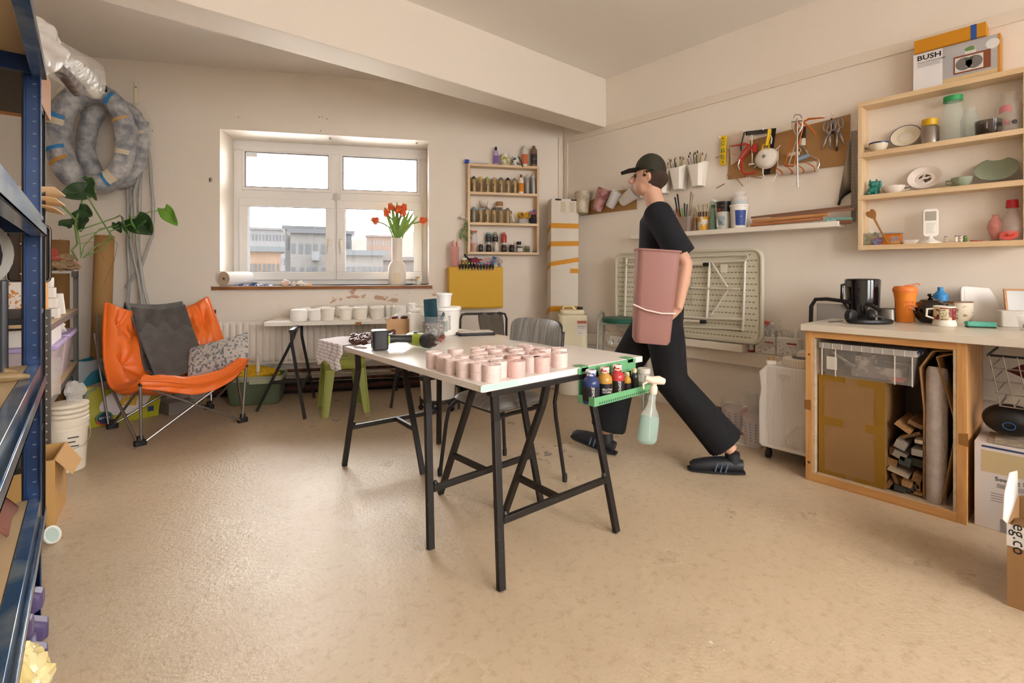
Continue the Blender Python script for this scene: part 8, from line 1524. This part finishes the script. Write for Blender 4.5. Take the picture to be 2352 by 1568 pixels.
# middle shelf: lilac-lidded tubs, white box, bag; bottom: pails, carton
TUBM = film('efe2e6', .6, .2, .2); LIL = m('b9a6d4', .4)
for i, dy in enumerate((.40, .98)):
    p = place(T('storage_tub', ['nearer frosted tub with lilac lid on the grey rack', 'farther frosted tub with lilac lid on the grey rack'][i], 'tub', (0,0,0), group='frosted tubs with lilac lids'), -.17, dy+.04, .4925); g = MB(); loft(g, [(0, rpoly(-.14,.14,-.22,.22,.03)), (.235, rpoly(-.165,.165,-.26,.26,.04))]); g.obj('tub_wall', TUBM, p); MB().prism(rpoly(-.18,.18,-.275,.275,.05), .235, .265).obj('lid', LIL, p, bev=.008)
    MB().box(-.1, .12, -.18, .18, .01, .16).obj('contents', m('d8a8a0', .7, h2='ece0d4', vs=8), p)
p = place(T('white_box', 'plain white box on the nearer lilac lid', 'box', (0,0,0)), -.15, .36, .759); MB().box(-.13, .14, -.20, .20, 0, .09).obj('box_body', m('f0ece8', .5), p, bev=.002)
g = MB(); g.ball((0,0,.045), .075, 22, (1.2, 1.8, .58), wob=.5, seed=8); o = place(g.obj('white_bag', m('eeeae6', .5, bump=.5, bs_=20), smooth=60), -.10, .85, .76); tag(o, 'crumpled white plastic bag on the farther lilac lid', 'bag')
g = MB(); g.grid(lambda u, v: (.02*sin(u*3), -.05+.1*u, .0+v*.20-.02*u), 8, 10); o = g.obj('clear_sleeve', film('e8e2da', .5, .15, .8), loc=RB(-.02, .12, .50), rz=RZB+R(90)); tag(o, 'clear plastic sleeve standing at the near end of the middle rack shelf', 'sleeve')
pa = T('pail', 'white ribbed pail with handwriting and wire handle on the floor beside the grey rack', 'pail', (-.085, 3.92, 0)); PAM = m('ebe0cc', .4)
MB().lathe([(.075, 0), (.08, .004), (.090, .24), (.095, .242), (.095, .26), (.091, .262), (.097, .28), (.097, .305), (.093, .31), (.0001, .31)], 34).obj('pail_body', PAM, pa); lines('handwriting', pa, .0, .05, .15, .20, 3, -.0885, '5a5450', .008)
MB().tube([(.095,-.02,.28), (.102,-.05,.20), (.075,-.085,.15), (.02,-.10,.14)], .0025, 6).obj('wire_handle', m('a8a49c', .4, .5), pa)
p = T('pail', 'second white pail stacked on the handwritten one', 'pail', (-.085, 3.92, .3105)); [MB().lathe([(.085, i*.028), (.095, .010+i*.028), (.095, .024+i*.028), (.087, .027+i*.028)], 32, cap=(i == 2)).obj('nested_rim', PAM, p) for i in range(3)]
g = MB(); g.ball((0,0,.06), .045, 20, (.9, .9, 1.3), wob=.8, seed=3); o = g.obj('clear_wrap', film('f0ece8', .35, .1, 1.0, 30), loc=(-.06, 3.90, .39), smooth=30); tag(o, 'crumpled clear cellophane on top of the stacked pails', 'wrapping')
for i, (dy, z, r_, h) in enumerate(((.22, .0625, .10, .13), (.16, .20, .09, .12), (.42, .0625, .11, .22), (.20, .325, .08, .11))):
    p = place(T('white_tub', ['white tub at the near end of the bottom rack shelf', 'white tub stacked on the near bottom tub', 'taller white tub behind on the bottom rack shelf', 'topmost small white tub of the near stack on the bottom rack shelf'][i], 'tub', (0,0,0), group='white tubs on the grey rack'), -.12, dy, z if i != 1 else .1935); p.location.z = (.001, .132, .001, .253)[i]; MB().lathe([(r_*.85, 0), (r_, h-.02), (r_*1.06, h-.018), (r_*1.06, h), (.0001, h)], 28).obj('tub_body', m('f0eae2', .4), p)
g = MB(); ring_(g, -.14, .14, -.15, .15, 0, .30, .006); g.add([(.14,-.15,.30), (.14,.15,.30), (.20,.15,.20), (.20,-.15,.22)], [(0,1,2,3)]); o = T('torn_carton', 'torn brown cardboard box standing in front of the grey rack foot', 'carton', (-.235, 3.25, 0), R(-6)); g.obj('box_body', m('c89a5c', .75), o); MB().box(.1402, .141, -.06, .04, .10, .26).obj('tape_patch', m('b89668', .4), o)
p = T('jar_lid', 'white and pale green round lid leaning at the foot of the racks', 'lid', (-.128, 2.95, .045), rot=(R(62), R(18), R(40))); p.location = (-.118, 2.90, .033); p.scale = (.62,)*3; MB().lathe([(.0001,0), (.055,0), (.06,.004), (.06,.016), (.052,.018), (.050,.008), (.0001,.008)], 32, cap=False).obj('lid_body', m('eef0ec', .4), p); MB().lathe([(.0001,.0085), (.048,.0085)], 28, cap=False).obj('inner_disc', m('b9ccc2', .4), p)
# tall cardboard tube
t0 = BW(230, HZ, .22); tu_ = T('cardboard_tube', 'tall brown cardboard tube leaning upright between rack and orange chair', 'tube', (t0.x-.01, t0.y-.05, 0), rot=(R(-1), R(1.5), 0)); MB().lathe([(.060, 0), (.068, .001), (.068, 1.47), (.060, 1.47), (.060, .01)], 30, cap=False).obj('tube_wall', m('a9814f', .7, var=.05), tu_)
t0 = BW(150, HZ, .25); o = MB().lathe([(.06, 0), (.06, 1.42), (.0001, 1.42)], 26).obj('cardboard_tube', m('8a6438', .7), loc=(t0.x-.03, t0.y-.1, 0)); tag(o, 'darker cardboard tube standing behind the potted plant', 'tube')
# ---------------------------------------------------------------- plant pot and climbing plant
PQ = RB(-.17, RL-.23, 1.169); 
p = T('book_stack', 'stack of white books under the plant pot', 'books', PQ + Vector((.06,.02,0)), RZB); MB().box(-.10, .11, -.10, .10, 0, .022).obj('lower_book', m('d8d2ca', .6), p); MB().box(-.09, .10, -.09, .095, .023, .045).obj('upper_book', m('e8e4dc', .6), p)
RD_ = m('a8382c', .5); pp_ = T('potted_plant', 'leafy monstera in a red pot on saucers, trailing over the rack', 'plant', PQ + Vector((.05,.0,.0455)))
MB().lathe([(.10,0), (.135,.004), (.135,.022), (.0001,.02)], 30).obj('lower_saucer', RD_, pp_); MB().lathe([(.10,.023), (.14,.027), (.14,.045), (.0001,.043)], 30, (-.03,0,0)).obj('upper_saucer', RD_, pp_); MB().lathe([(.060,.045), (.052,.09), (.035,.11), (.0001,.11)], 26, (-.02,0,0)).obj('pot', RD_, pp_)
o_ = pp_.location; YP = o_.y - .02
def L3(x, y, dy=0): return RY(x, y, YP+dy) - o_
SG_ = m('6f8c4a', .5); SGD = m('4d6638', .5)
for pts, r_ in (([(178,598), (165,575), (178,560), (172,520), (175,505), (192,452)], .007), ([(178,510), (160,490), (140,470)], .007), ([(186,592), (184,560), (178,530), (176,502)], .004), ([(192,592), (220,565), (245,555), (260,545), (252,535), (230,500), (200,450)], .005), ([(186,590), (193,565), (230,525), (265,520), (275,515)], .004), ([(178,530), (220,515), (265,500), (275,495)], .005), ([(180,545), (215,535), (290,505), (330,490), (385,478)], .0035), ([(195,588), (240,570), (255,530), (300,515)], .004)):
    P_ = [L3(x, y, .03*((i*7) % 3-1)) for i, (x, y) in enumerate(pts)]; MB().tube(P_, r_, 8).obj('stem', SG_, pp_)
for pts in ([(250,540), (270,560), (262,600), (248,630), (240,650)], [(176,560), (200,556), (235,555)], [(137,548), (160,570)], [(215,545), (240,600)]): MB().tube([L3(x, y, .02) for x, y in pts], .0018, 5).obj('aerial_root', m('8a6a44', .6), pp_)
def leafm(base, tip, wpx, mt, twist=0.0, heart=.25):
    b_, t = L3(*base), L3(*tip); ax_ = t-b_; Ln = ax_.length; ax_.normalize(); side = ax_.cross(camF).normalized(); nrm_ = ax_.cross(side).normalized(); k = 3.9/FPX*wpx
    side = (side*cos(twist)+nrm_*sin(twist)).normalized(); nrm_ = ax_.cross(side).normalized()
    def f(u, v):
        a = (u-.5)*2; w_ = k*.5*(sin(PI*min(1, v*.86+.14)**.8)**.75 if v < .999 else 0); back = heart*(abs(a)**1.5)*(1-v)*Ln*.6
        return b_ + ax_*(v*Ln-back) + side*(a*w_) + nrm_*(abs(a)*k*.12 - .03*v*v + .006*sin(v*9+a*3))
    g = MB(); g.grid(f, 13, 16); g.obj('leaf', mt, pp_, solid=.001, smooth=60)
    MB().tube([tuple(b_ + ax_*(v*Ln*.97) - nrm_*(.03*v*v+.001)) for v in (0,.3,.6,.97)], [.0022,.0018,.0014,.0006], 5).obj('midrib', SG_, pp_)
LD, LM_, LB = m('2c4a28', .35, var=.2, vs=12), m('3f6a34', .35, var=.2, vs=12), m('74a83c', .4, var=.15, vs=12)
for a in (((200,438), (136,446), 40, LD), ((211,418), (214,460), 42, LM_, .5), ((180,480), (210,498), 38, LD), ((192,500), (178,530), 50, LD, .3), ((283,500), (290,548), 40, LM_, .9), ((268,512), (272,535), 22, LD), ((312,500), (347,540), 58, LD), ((300,498), (308,535), 24, LB, .9), ((378,478), (404,520), 34, LB), ((150,520), (160,500), 30, LD), ((330,505), (300,530), 26, LM_, .4), ((205,408), (200,420), 24, LM_)): leafm(*a)
for i, (dx, dy, z, s_) in enumerate(((-.07, RL-.40, .034, .050), (-.02, RL-.34, .03, .042), (-.05, RL-.30, .085, .040))):
    g = MB(); g.ball((0,0,0), s_, 18, (1.2, 1.1, .68), wob=.9, seed=i*5+2); q = RB(dx, dy, 1.169+z); o = g.obj('rock', m('a58a66', .9, bump=1.2, bs_=40, var=.3, vs=30), loc=q, smooth=50); tag(o, ['rough brown rock at the left front of the rack top', 'rough brown rock at the right front of the rack top', 'rough brown rock lying on the other two beside the plant pot'][i], 'rock', 'rough rocks beside the plant pot')
# ---------------------------------------------------------------- bubble-wrapped hoops on hooks, hoses
BWM = m('878a94', .33, bump=1.2, bs_=90, h2='d2d0ce', vs=13, thr=(.36,.66), det=9)
def hoop(lbl, cx, cy, rxp, ryp, d, r0, seed, tapes):
    f = WF('b', cx, cy, d); k = (ray(cx).length*0 + (f.o - Vector((0,0,H))).dot(camF))/FPX
    p = f.T('wrapped_hoop', lbl, 'hoop', 'bubble-wrapped hoops on the wall'); n = 44; pts = []; rs = []
    for i in range(n):
        t = 2*PI*i/n; c_, s_ = cos(t), sin(t); sx_ = abs(c_)**.75*(1 if c_ > 0 else -1); pts.append((rxp*k*sx_/abs(cos(0)), .012*sin(3*t+seed), ryp*k*s_)); rs.append(r0*(1+.16*NZ(Vector((c_*2, s_*2, seed)))+(.18 if c_ < 0 else -.04)*abs(c_)))
    g = MB(); g.tube(pts, rs, 20, closed=True); g.v = [tuple(Vector(v)*(1)+Vector((NZ(Vector(v)*18+Vector((seed,)*3)), NZ(Vector(v)*18+Vector((seed+9,)*3)), NZ(Vector(v)*18+Vector((seed+4,)*3))))*.014) for v in g.v]; g.obj('wrapping', BWM, p, smooth=70)
    for i, (t, c_, w_) in enumerate(tapes):
        t = R(t); q = Vector(pts[int((t % (2*PI))/(2*PI)*n) % n]); rr = rs[int((t % (2*PI))/(2*PI)*n) % n]; g = MB(); M_ = MTr(q + Vector((0, 0, 0))) @ MRo(-t+PI/2, 4, 'Y')
        g.grid(lambda u, v: ((v-.5)*w_, -(rr+.008)*cos((u-.5)*1.6), (rr+.008)*sin((u-.5)*1.6)), 8, 2); g.v = [tuple(M_ @ Vector(v)) for v in g.v]; g.obj('tape_patch', m(c_, .5), p)
    return p
CT2, BT = 'd9cbb0', '2f84c4'
hoop('large oval hoop wrapped in bubble wrap nearest us, left of the window', 213, 318, 66, 105, .30, .078, 2.0, [(88, CT2, .06), (170, CT2, .05), (160, BT, .03), (200, BT, .03), (25, 'd8a860', .02), (-10, CT2, .04), (60, BT, .03), (-50, CT2, .07), (215, 'c8924a', .03), (300, BT, .02)])
hoop('second bubble-wrapped hoop hanging behind the large one', 262, 330, 55, 88, .12, .060, 7.0, [(20, CT2, .03)])
WH = m('ece2cc', .35)
for i, (x, y) in enumerate(((183, 200), (240, 205))):
    f = WF('b', x+8, y+30, .0); p = f.T('wall_bracket', ['left white hook with black tip holding the hoops', 'right white hook with black tip holding the hoops'][i], 'hook', 'white wall hooks for the hoops'); e_ = f.p(x, y, .42)
    MB().tube([(.03, -.002, -.06), (.03, -.12, -.06), (.01, -.34, -.05), (e_.x*.5, -.40, .01), (e_.x, -.42, e_.z-.02)], .016, 12).obj('hook_arm', WH, p); MB().tube([(e_.x, -.42, e_.z-.02), (e_.x-.004, -.424, e_.z+.03)], .019, 12).obj('black_tip', RUBB, p)
f = WF('b', 314, 215, .0); p = f.T('hanging_rail', 'white strap hook on the wall right of the hoops', 'hook'); MB().rbox(-.018, .018, -.014, -.001, -.10, .10, .006).obj('strap', WH, p, bev=.005); MB().box(-.004, .004, -.016, -.014, .05, .062).obj('screw_hole', m('3a342e', .7), p)
HOSE = film('b9b9b4', .55, .15, 0)
for i, (pts, d) in enumerate((([(292,400), (294,470), (293,560), (298,640), (292,715)], .05), ([(338,280), (330,330), (322,400), (303,480), (300,560), (318,640), (330,720)], .08), ([(333,300), (345,380), (352,470), (350,540), (325,610), (290,660)], .05), ([(336,300), (330,370), (308,440), (315,560), (330,660), (345,720)], .10), ([(322,290), (328,340), (322,420), (318,560), (322,720)], .07))):
    f = WF('b', pts[0][0], pts[0][1], d); o = MB().tube([f.p(x, y) for x, y in pts], .013, 10).obj('clear_hose', HOSE, loc=f.o, rz=f.rz, smooth=60); tag(o, ['clear hose hanging farthest left below the hoops', 'clear hose crossing from upper right to lower middle', 'clear hose bulging farthest right and ending at lower left', 'clear hose ending farthest right behind the orange chair', 'nearly straight clear hose in the middle of the bundle'][i], 'hose', 'clear hoses on the window wall')
# ---------------------------------------------------------------- shopping bags
def bagmesh(w_, dpt, h, seed):
    g = MB()
    def f(u, v):
        a_ = u*2*PI; c_, s_ = cos(a_), sin(a_); e_ = 1/max(abs(c_), abs(s_))**.85; n_ = NZ(Vector((c_*2.5, s_*2.5, v*3+seed))); b_ = 1+.10*sin(v*PI)-.04*v+.05*n_
        return (c_*e_*w_/2*b_, s_*e_*dpt/2*b_*(1-.25*v), h*v+.018*n_*v)
    g.grid(f, 56, 24, True); g.add([(-w_*.45,-dpt*.4,.004), (w_*.45,-dpt*.4,.004), (w_*.45,dpt*.4,.004), (-w_*.45,dpt*.4,.004)], [(3,2,1,0)]); return g
a, b_ = FL(212, 985), FL(366, 955); mid = (a+b_)/2; an = math.atan2(b_.y-a.y, b_.x-a.x)
sb2 = T('shopping_bag', 'yellow-green shopping bag with a white apple shape behind the orange chair', 'bag', mid + Vector((-.05, .12, 0)), an); bagmesh(.50, .20, .29, 2).obj('bag_body', m('a8a012', .4, bump=.35, bs_=14), sb2, smooth=60)
g = MB(); g.grid(lambda u, v: (.02+.16*cos(u*2*PI)*v*(1+.12*sin(u*2*PI*2)), -.117-.004*cos(v*2)+.002, .165+.105*sin(u*2*PI)*v), 30, 6, True); g.obj('white_print', m('e0d6d0', .6), sb2); g = MB(); g.prism([(-.06,-.04), (.05,-.06), (.07,.05), (-.02,.06)], 0, .001, M=MTr((.03,-.1225,.18)) @ MRo(R(90), 4, 'X')); g.obj('yellow_patch', m('d8a818', .5), sb2); text('you\ncan', .045, m('f0ece4', .5), sb2, (.03, -.126, .18), (R(88), R(-10), 0))
g = MB(); g.lathe([(.0001,0), (.052,0)], 24, cap=False, M=MTr((-.115,-.1235,.062)) @ MRo(R(90), 4, 'X')); g.obj('red_badge', m('b8402c', .5, h2='3c7a48', vs=9, thr=(.48,.52)), sb2); g = MB(); g.lathe([(.0001,0), (.040,0)], 24, cap=False, M=MTr((-.115,-.1255,.062)) @ MRo(R(90), 4, 'X')); g.obj('navy_disc', m('1c2c4c', .5), sb2); text('BETTER', .020, m('e8e4e0', .5), sb2, (-.115, -.128, .066), FR)
MB().box(.16, .20, -.118, -.117, .05, .09).obj('navy_square', m('22305a', .5), sb2)
MB().tube([(-.16,-.10,.29), (-.225,-.13,.27), (-.245,-.135,.12), (-.235,-.14,.01)], .014, 6, ell=.3).obj('strap', m('9fb4bc', .6), sb2)
g = MB(); g.ball((0,0,.27), .11, 20, (1.7, .7, .35), wob=.6, seed=3); o = g.obj('clothes', m('9c8c84', .9), loc=mid+Vector((-.05,.12,-.0)), rz=an); tag(o, 'pale folded clothes showing at the top of the yellow-green bag', 'clothes')
q = BW(222, HZ, .42); tb2 = T('shopping_bag', 'teal and grey patterned bag piled behind the yellow-green one', 'bag', (q.x+.02, q.y+.05, 0), an); bagmesh(.38, .22, .45, 8).obj('bag_body', m('1e7f98', .4, h2='a8b0b4', vs=5, thr=(.52,.54), det=1), tb2, smooth=60)
o = MB().ball((0,0,.08), .10, 18, (1.5, .7, .75), wob=.5, seed=6).obj('clear_sack', film('c8c0b6', .5, .2, .6), loc=BW(425, HZ, .35)*1+Vector((0,0,-H+.0))); tag(o, 'clear plastic sack on the floor right of the yellow-green bag', 'sack')
o = MB().box(-.09, .09, -.12, .12, 0, .10).obj('grey_box', m('7c746c', .6), loc=BW(400, HZ, .45)*1+Vector((0,0,-H)), rz=.3); tag(o, 'small grey box on the floor behind the orange chair legs', 'box')
SKIN = m('c99a80', .5); CLO = m('121319', .9, bump=.3, bs_=30); PV = Vector((2.66, 1.72, .96)); HD = Vector((-.55, .83, 0)).normalized(); LF = Vector((-.83, -.55, 0)).normalized()
def bw(f, l, z): return Vector((PV.x, PV.y, 0)) + HD*f + LF*l + Z*z
pe = T('person', 'person in black T-shirt and trousers striding left, pink bin under one arm', 'person', (PV.x, PV.y, 0))
def fuse(name, mb, mat, vox, par, sm=4):
    mb.v = [tuple(Vector(v) - pe.location) for v in mb.v]; o = mb.obj(name, mat, par, smooth=0)
    q = o.modifiers.new('r', 'REMESH'); q.mode = 'VOXEL'; q.voxel_size = vox; q.use_smooth_shade = True
    q = o.modifiers.new('m', 'SMOOTH'); q.iterations = sm; q.factor = .5; return o
NK = bw(.03, 0, 1.555); HC = bw(.075, 0, 1.745)
SL_, SR_ = bw(.02, .185, 1.49), bw(.03, -.185, 1.49)
EL, ER = bw(-.13, .235, 1.20), bw(.02, -.24, 1.19); WL_, WR_ = bw(-.085, .262, .955), bw(.10, -.15, 1.0)
HL_, HR_ = bw(0, .095, .94), bw(0, -.095, .94); KL, KR = bw(-.06, .07, .51), bw(.24, -.08, .53); AL, AR = bw(-.39, .06, .13), bw(.335, -.065, .12)
def hand(g, w_, d, side, curl):
    d = d.normalized(); s_ = side.normalized(); n_ = d.cross(s_)
    g.tube([w_ - d*.01, w_ + d*.03, w_ + d*.075, w_ + d*.085], [.024, .033, .040, .034], 14, ell=.5, up=n_)
    for k, L_ in enumerate((.070, .080, .074, .058)):
        b_ = w_ + d*.078 + s_*(.027-.018*k); c_ = b_ + d*L_*.45 + n_*curl*.3; g.tube([b_, c_, c_ + d*L_*.35 + n_*curl*.9, c_ + d*L_*.40 + n_*curl*1.7], [.0095, .009, .0085, .0065], 8)
    b_ = w_ + d*.025 + s_*.028; g.tube([b_, b_ + d*.028 + s_*.024, b_ + d*.055 + s_*.030 + n_*curl*.6], [.012, .011, .0085], 8)
g = MB(); M0 = lambda c, ang=0: None
g.ball(HC, .094, 22, (.86, .86, 1.16)); g.ball(HC + HD*.028 - Z*.055, .066, 18, (.95, .95, .95)); g.tube([HC + HD*.088 + Z*.005, HC + HD*.112 - Z*.028, HC + HD*.094 - Z*.036], [.010, .015, .011], 8)
for s_ in (-1, 1): g.ball(HC + LF*(.078*s_) - HD*.005 - Z*.012, .022, 10, (.6, .6, 1.2))
g.ball(HC + HD*.087 - Z*.068, .014, 8, (1.2, 1.2, .5)); g.tube([HC - Z*.07 - HD*.012, NK, NK - Z*.08], [.055, .056, .075], 16)
g.tube([bw(.02,0,1.53), bw(.02,0,1.40), bw(.01,0,1.15), bw(0,0,.97)], [.10, .125, .115, .13], 18, ell=.8, up=HD)
for a, b_, c_, sd in ((SL_, EL, WL_, 1), (SR_, ER, WR_, -1)): g.tube([NK - Z*.06, a, (a+b_)/2, b_, (b_*.6+c_*.4), c_], [.06, .056, .046, .038, .038, .026], 14)
hand(g, WL_, bw(.05, .25, .86) - WL_, HD, .018); hand(g, WR_, bw(.16, -.05, .93) - WR_, -Z, .012)
for a, b_, c_ in ((HL_, KL, AL), (HR_, KR, AR)): g.tube([a, (a+b_)/2, b_, (b_*.65+c_*.35), c_], [.09, .078, .055, .055, .036], 14)
fuse('body', g, SKIN, .0055, pe)
g = MB(); g.tube([bw(.02,0,1.545), bw(.02,0,1.47), bw(.02,0,1.30), bw(.01,0,1.10), bw(0,0,.94)], [.085, .150, .158, .150, .165], 24, ell=.72, up=HD)
for a, b_ in ((SL_, EL), (SR_, ER)): g.tube([bw(.02,0,1.50), a, a*.55+b_*.45, a*.18+b_*.82], [.085, .083, .078, .085], 16)
fuse('t_shirt', g, CLO, .010, pe)
g = MB(); g.tube([bw(0,0,1.04), bw(0,0,.96), bw(0,0,.86)], [.145, .170, .165], 22, ell=.78, up=HD)
for a, b_, c_ in ((HL_, KL, AL), (HR_, KR, AR)): e_ = b_*.1+c_*.9; g.tube([a - Z*.0, (a+b_)/2, b_, (b_+c_)/2, e_], [.112, .108, .098, .102, .112], 18)
fuse('trousers', g, m('0c0c10', .9, bump=.3, bs_=25), .012, pe)
SHO = m('202126', .5)
for toe, heel, an_ in ((FL(1576, 1082), FL(1676, 1090), AL), (FL(1312, 1030), FL(1392, 1046), AR)):
    d = (toe-heel); d.z = 0; d.normalize(); heel = Vector((an_.x, an_.y, 0)) - d*.055; lift = .055 if an_ is AR else 0; sd = Vector((-d.y, d.x, 0)); P = lambda t, z: heel + d*t + Z*(z + lift*max(0, t)/.28)
    g = MB(); g.tube([P(.0, .05), P(.06, .055), P(.13, .052), P(.20, .042), P(.26, .032), P(.285, .028)], [.034, .042, .043, .042, .036, .022], 16, ell=.95, up=Z); g.tube([P(.05, .06), P(.055, .12)], [.040, .040], 14)
    g.v = [tuple(Vector(v) - pe.location) for v in g.v]; sh_ = g.obj('shoe', SHO, pe)
    g = MB(); g.tube([P(-.012, .012), P(.05, .012), P(.16, .012), P(.27, .012), P(.298, .014)], [.028, .040, .046, .042, .024], 16, ell=.32, up=Z); g.v = [tuple(Vector(v) - pe.location) for v in g.v]; g.obj('sole', m('16161a', .6), sh_)
    g = MB()
    for k in range(3): c_ = P(.10+.028*k, .05); g.tube([c_ - sd*.046 - Z*.03, c_ - sd*.040 + Z*.01 - d*.012, c_ + Z*.042 - d*.024, c_ + sd*.040 + Z*.01 - d*.012, c_ + sd*.046 - Z*.03], .0055, 6)
    g.v = [tuple(Vector(v) - pe.location) for v in g.v]; g.obj('stripes', m('4a5568', .5), sh_)
g = MB(); g.ball(HC + Z*.035 - HD*.012, .102, 24, (.92, .92, 1.02)); g.v = [v for v in g.v]; g.v = [(v[0], v[1], max(v[2], HC.z + .028 - .05*max(0, -(Vector(v)-HC).dot(HD))/.1)) for v in g.v]
g.tube([HC + HD*.06 + Z*.045, HC + HD*.115 + Z*.040, HC + HD*.165 + Z*.026], [.07, .066, .045], 16, ell=.10, up=Z); g.v = [tuple(Vector(v) - pe.location) for v in g.v]; g.obj('cap', m('2e2a1e', .8), pe)
g = MB(); g.ball(HC - HD*.022 - Z*.005, .098, 22, (.88, .90, .95), wob=.15, seed=2); g.v = [tuple(Vector(v) - pe.location) for v in g.v]; g.obj('hair', m('3a281c', .8, bump=.6, bs_=80), pe)
for s_ in (-1, 1): MB().ball(HC + HD*.079 + LF*(.032*s_) + Z*.002 - pe.location, .010, 10).obj('eye', m('2a2422', .2), pe)
# pink bin
bc_ = bw(.06, .352, .775); bn = T('pink_bin', 'tall dusty pink plastic bin carried under the walking person\'s arm', 'bin', bc_, rot=(0, R(-4), math.atan2(HD.y, HD.x)+R(8))); bn.scale = (.82, .95, .95); PB = m('9a6e66', .55)
g = MB(); loft(g, [(0, rpoly(-.105,.105,-.065,.065,.035)), (.02, rpoly(-.118,.118,-.075,.075,.04)), (.52, rpoly(-.14,.14,-.085,.085,.045)), (.52, rpoly(-.135,.135,-.08,.08,.042)), (.03, rpoly(-.11,.11,-.07,.07,.036))]); g.obj('bin_body', PB, bn)
MB().tube([(x*1.0, y, .525) for x, y in rpoly(-.143,.143,-.088,.088,.045)], .007, 8, closed=True).obj('rim', PB, bn); MB().tube([(.14,.088,.215), (.06,.097,.190), (-.04,.096,.178), (-.13,.087,.182)], .010, 8, ell=.5).obj('handle', m('ecd6cf', .4), bn)
GZ = -13.0
def bld(lbl, x0, x1, yt, t, wall, win, roof, rows, cols, yaw=0, grp=None, dep=6, wh=.5, ww=.5, balc=None):
    Tm = t*ray((x0+x1)/2).length; a, b_ = ray(x0).normalized()*Tm, ray(x1).normalized()*Tm; a.z = b_.z = 0; w_ = (b_-a).length; d = (b_-a).normalized(); top = H + (HZ-yt)/FPX*t
    p = T('apartment_building', lbl, 'building', (a.x, a.y, GZ), math.atan2(d.y, d.x)+yaw, grp); h = top-GZ
    MB().box(0, w_, 0, dep, 0, h-.5).obj('wall', m(wall, .9), p); MB().box(-.4, w_+.4, -.5, dep, h-.5, h).obj('roof', m(roof, .8), p)
    sw, sh = w_/cols, 2.9; fr_ = m(win, .95)
    for r_ in range(rows):
        for c in range(cols):
            x = (c+.5)*sw + .12*sw*((r_*c) % 3-1); z = h-2.4-r_*sh; q = ww*(1.5 if (c+1) % 3 == 0 else 1)
            MB().box(x-sw*q*.45, x+sw*q*.45, -.06, .05, z-sh*wh*.5, z+sh*wh*.5).obj('window', fr_, p)
            if balc is not None and c in balc: g = MB(); g.box(x-sw*.5, x+sw*.5, -1.1, 0, z-sh*.5, z-sh*.42); g.box(x-sw*.5, x+sw*.5, -1.1, -1.05, z-sh*.42, z-sh*.12); g.obj('balcony', m('292b2e', .6), p)
    return p
bld('distant white apartment block with many small windows, left of the tall one', 570, 664, 523, 120, '303032', '212326', '292929', 8, 12)
bld('pale tall apartment block with a flat overhanging roof seen through the left pane', 667, 768, 527, 62, '323130', '24272b', '1f2124', 8, 6, dep=6, balc=(3,), wh=.4)
bld('set-back penthouse storey on the pale tall block', 655, 772, 520, 68, '2f2e2d', '292c2f', '1f2225', 1, 9)
bld('low brick-coloured apartment block with balconies at the left of the view', 560, 645, 566, 48, '3b2e23', '202326', '1f2326', 6, 8, balc=(4,))
bld('narrow grey block with balconies just right of the window mullion', 775, 808, 530, 75, '2e3032', '232629', '242629', 7, 3, balc=(1, 2))
bld('low pale block with a blue-grey penthouse seen through the right pane', 770, 880, 575, 50, '32302e', '24272b', '202427', 6, 9, balc=(7, 8))
bld('brick terrace with a row of gables on the hillside', 842, 905, 540, 150, '33261f', '323232', '2b2622', 2, 9)
bld('small pale red house at the right end of the view behind the vase', 868, 975, 590, 70, '322c29', '27292d', '292524', 4, 9)
def hill(u, v): x = 740+u*280; t = 170+60*v; r_ = ray(x)*t; top = H+(HZ-(541+12*sin(u*5)+8*sin(u*13)))/FPX*t; return (r_.x, r_.y, GZ+(top-GZ)*min(1, v*1.0))
o = MB().grid(hill, 30, 8).obj('hills', m('292923', .9, h2='24201c', vs=.1)); o['kind'] = 'structure'
o = MB().add([(-400, 12, GZ), (400, 12, GZ), (400, 500, GZ), (-400, 500, GZ)], [(0,1,2,3)]).obj('ground', m('dedcd8', .9)); o['kind'] = 'structure'
for i, x in enumerate((572, 955)):
    p = BW(x, 350, -.72); o = MB().cbox((0, .0, 0), (.22, .25, .22)).obj('eaves_bracket', m('4d4c4b', .7), loc=p + Vector((0,0,.04)), rz=BRZ); tag(o, ['grey concrete bracket outside the top left pane', 'grey concrete bracket outside the top right pane'][i], 'bracket')
f = WF('b', 484, 413, .0); o = MB().ball((0,-.006,0), .017, 12, (.8,.5,1.2)).obj('wall_fitting', m('8f8472', .5, .4), loc=f.o, rz=f.rz); tag(o, 'small old metal fitting on the wall left of the window', 'fitting')
for x, y in ((548, 269), (733, 269), (740, 268), (751, 273), (736, 300), (350, 300)):
    f = WF('b', x, y, 0); o = MB().ball((0,0,0), .0045, 8).obj('wall_plug', m('4a4038', .8), loc=f.o); tag(o, 'tiny dark screw hole in the plaster above the window', 'hole', 'screw holes above the window')
for x, y, w_ in ((758, 317, 'middle'), (957, 325, 'right end')):
    q = BW(x, 300, -.10); o = MB().cbox((0,0,-.008), (.018,.03,.016)).obj('blind_bracket', m('b8aea2', .4), loc=(q.x, q.y, wz1), rz=BRZ); tag(o, 'small metal blind bracket at the %s of the window reveal top' % w_, 'bracket')
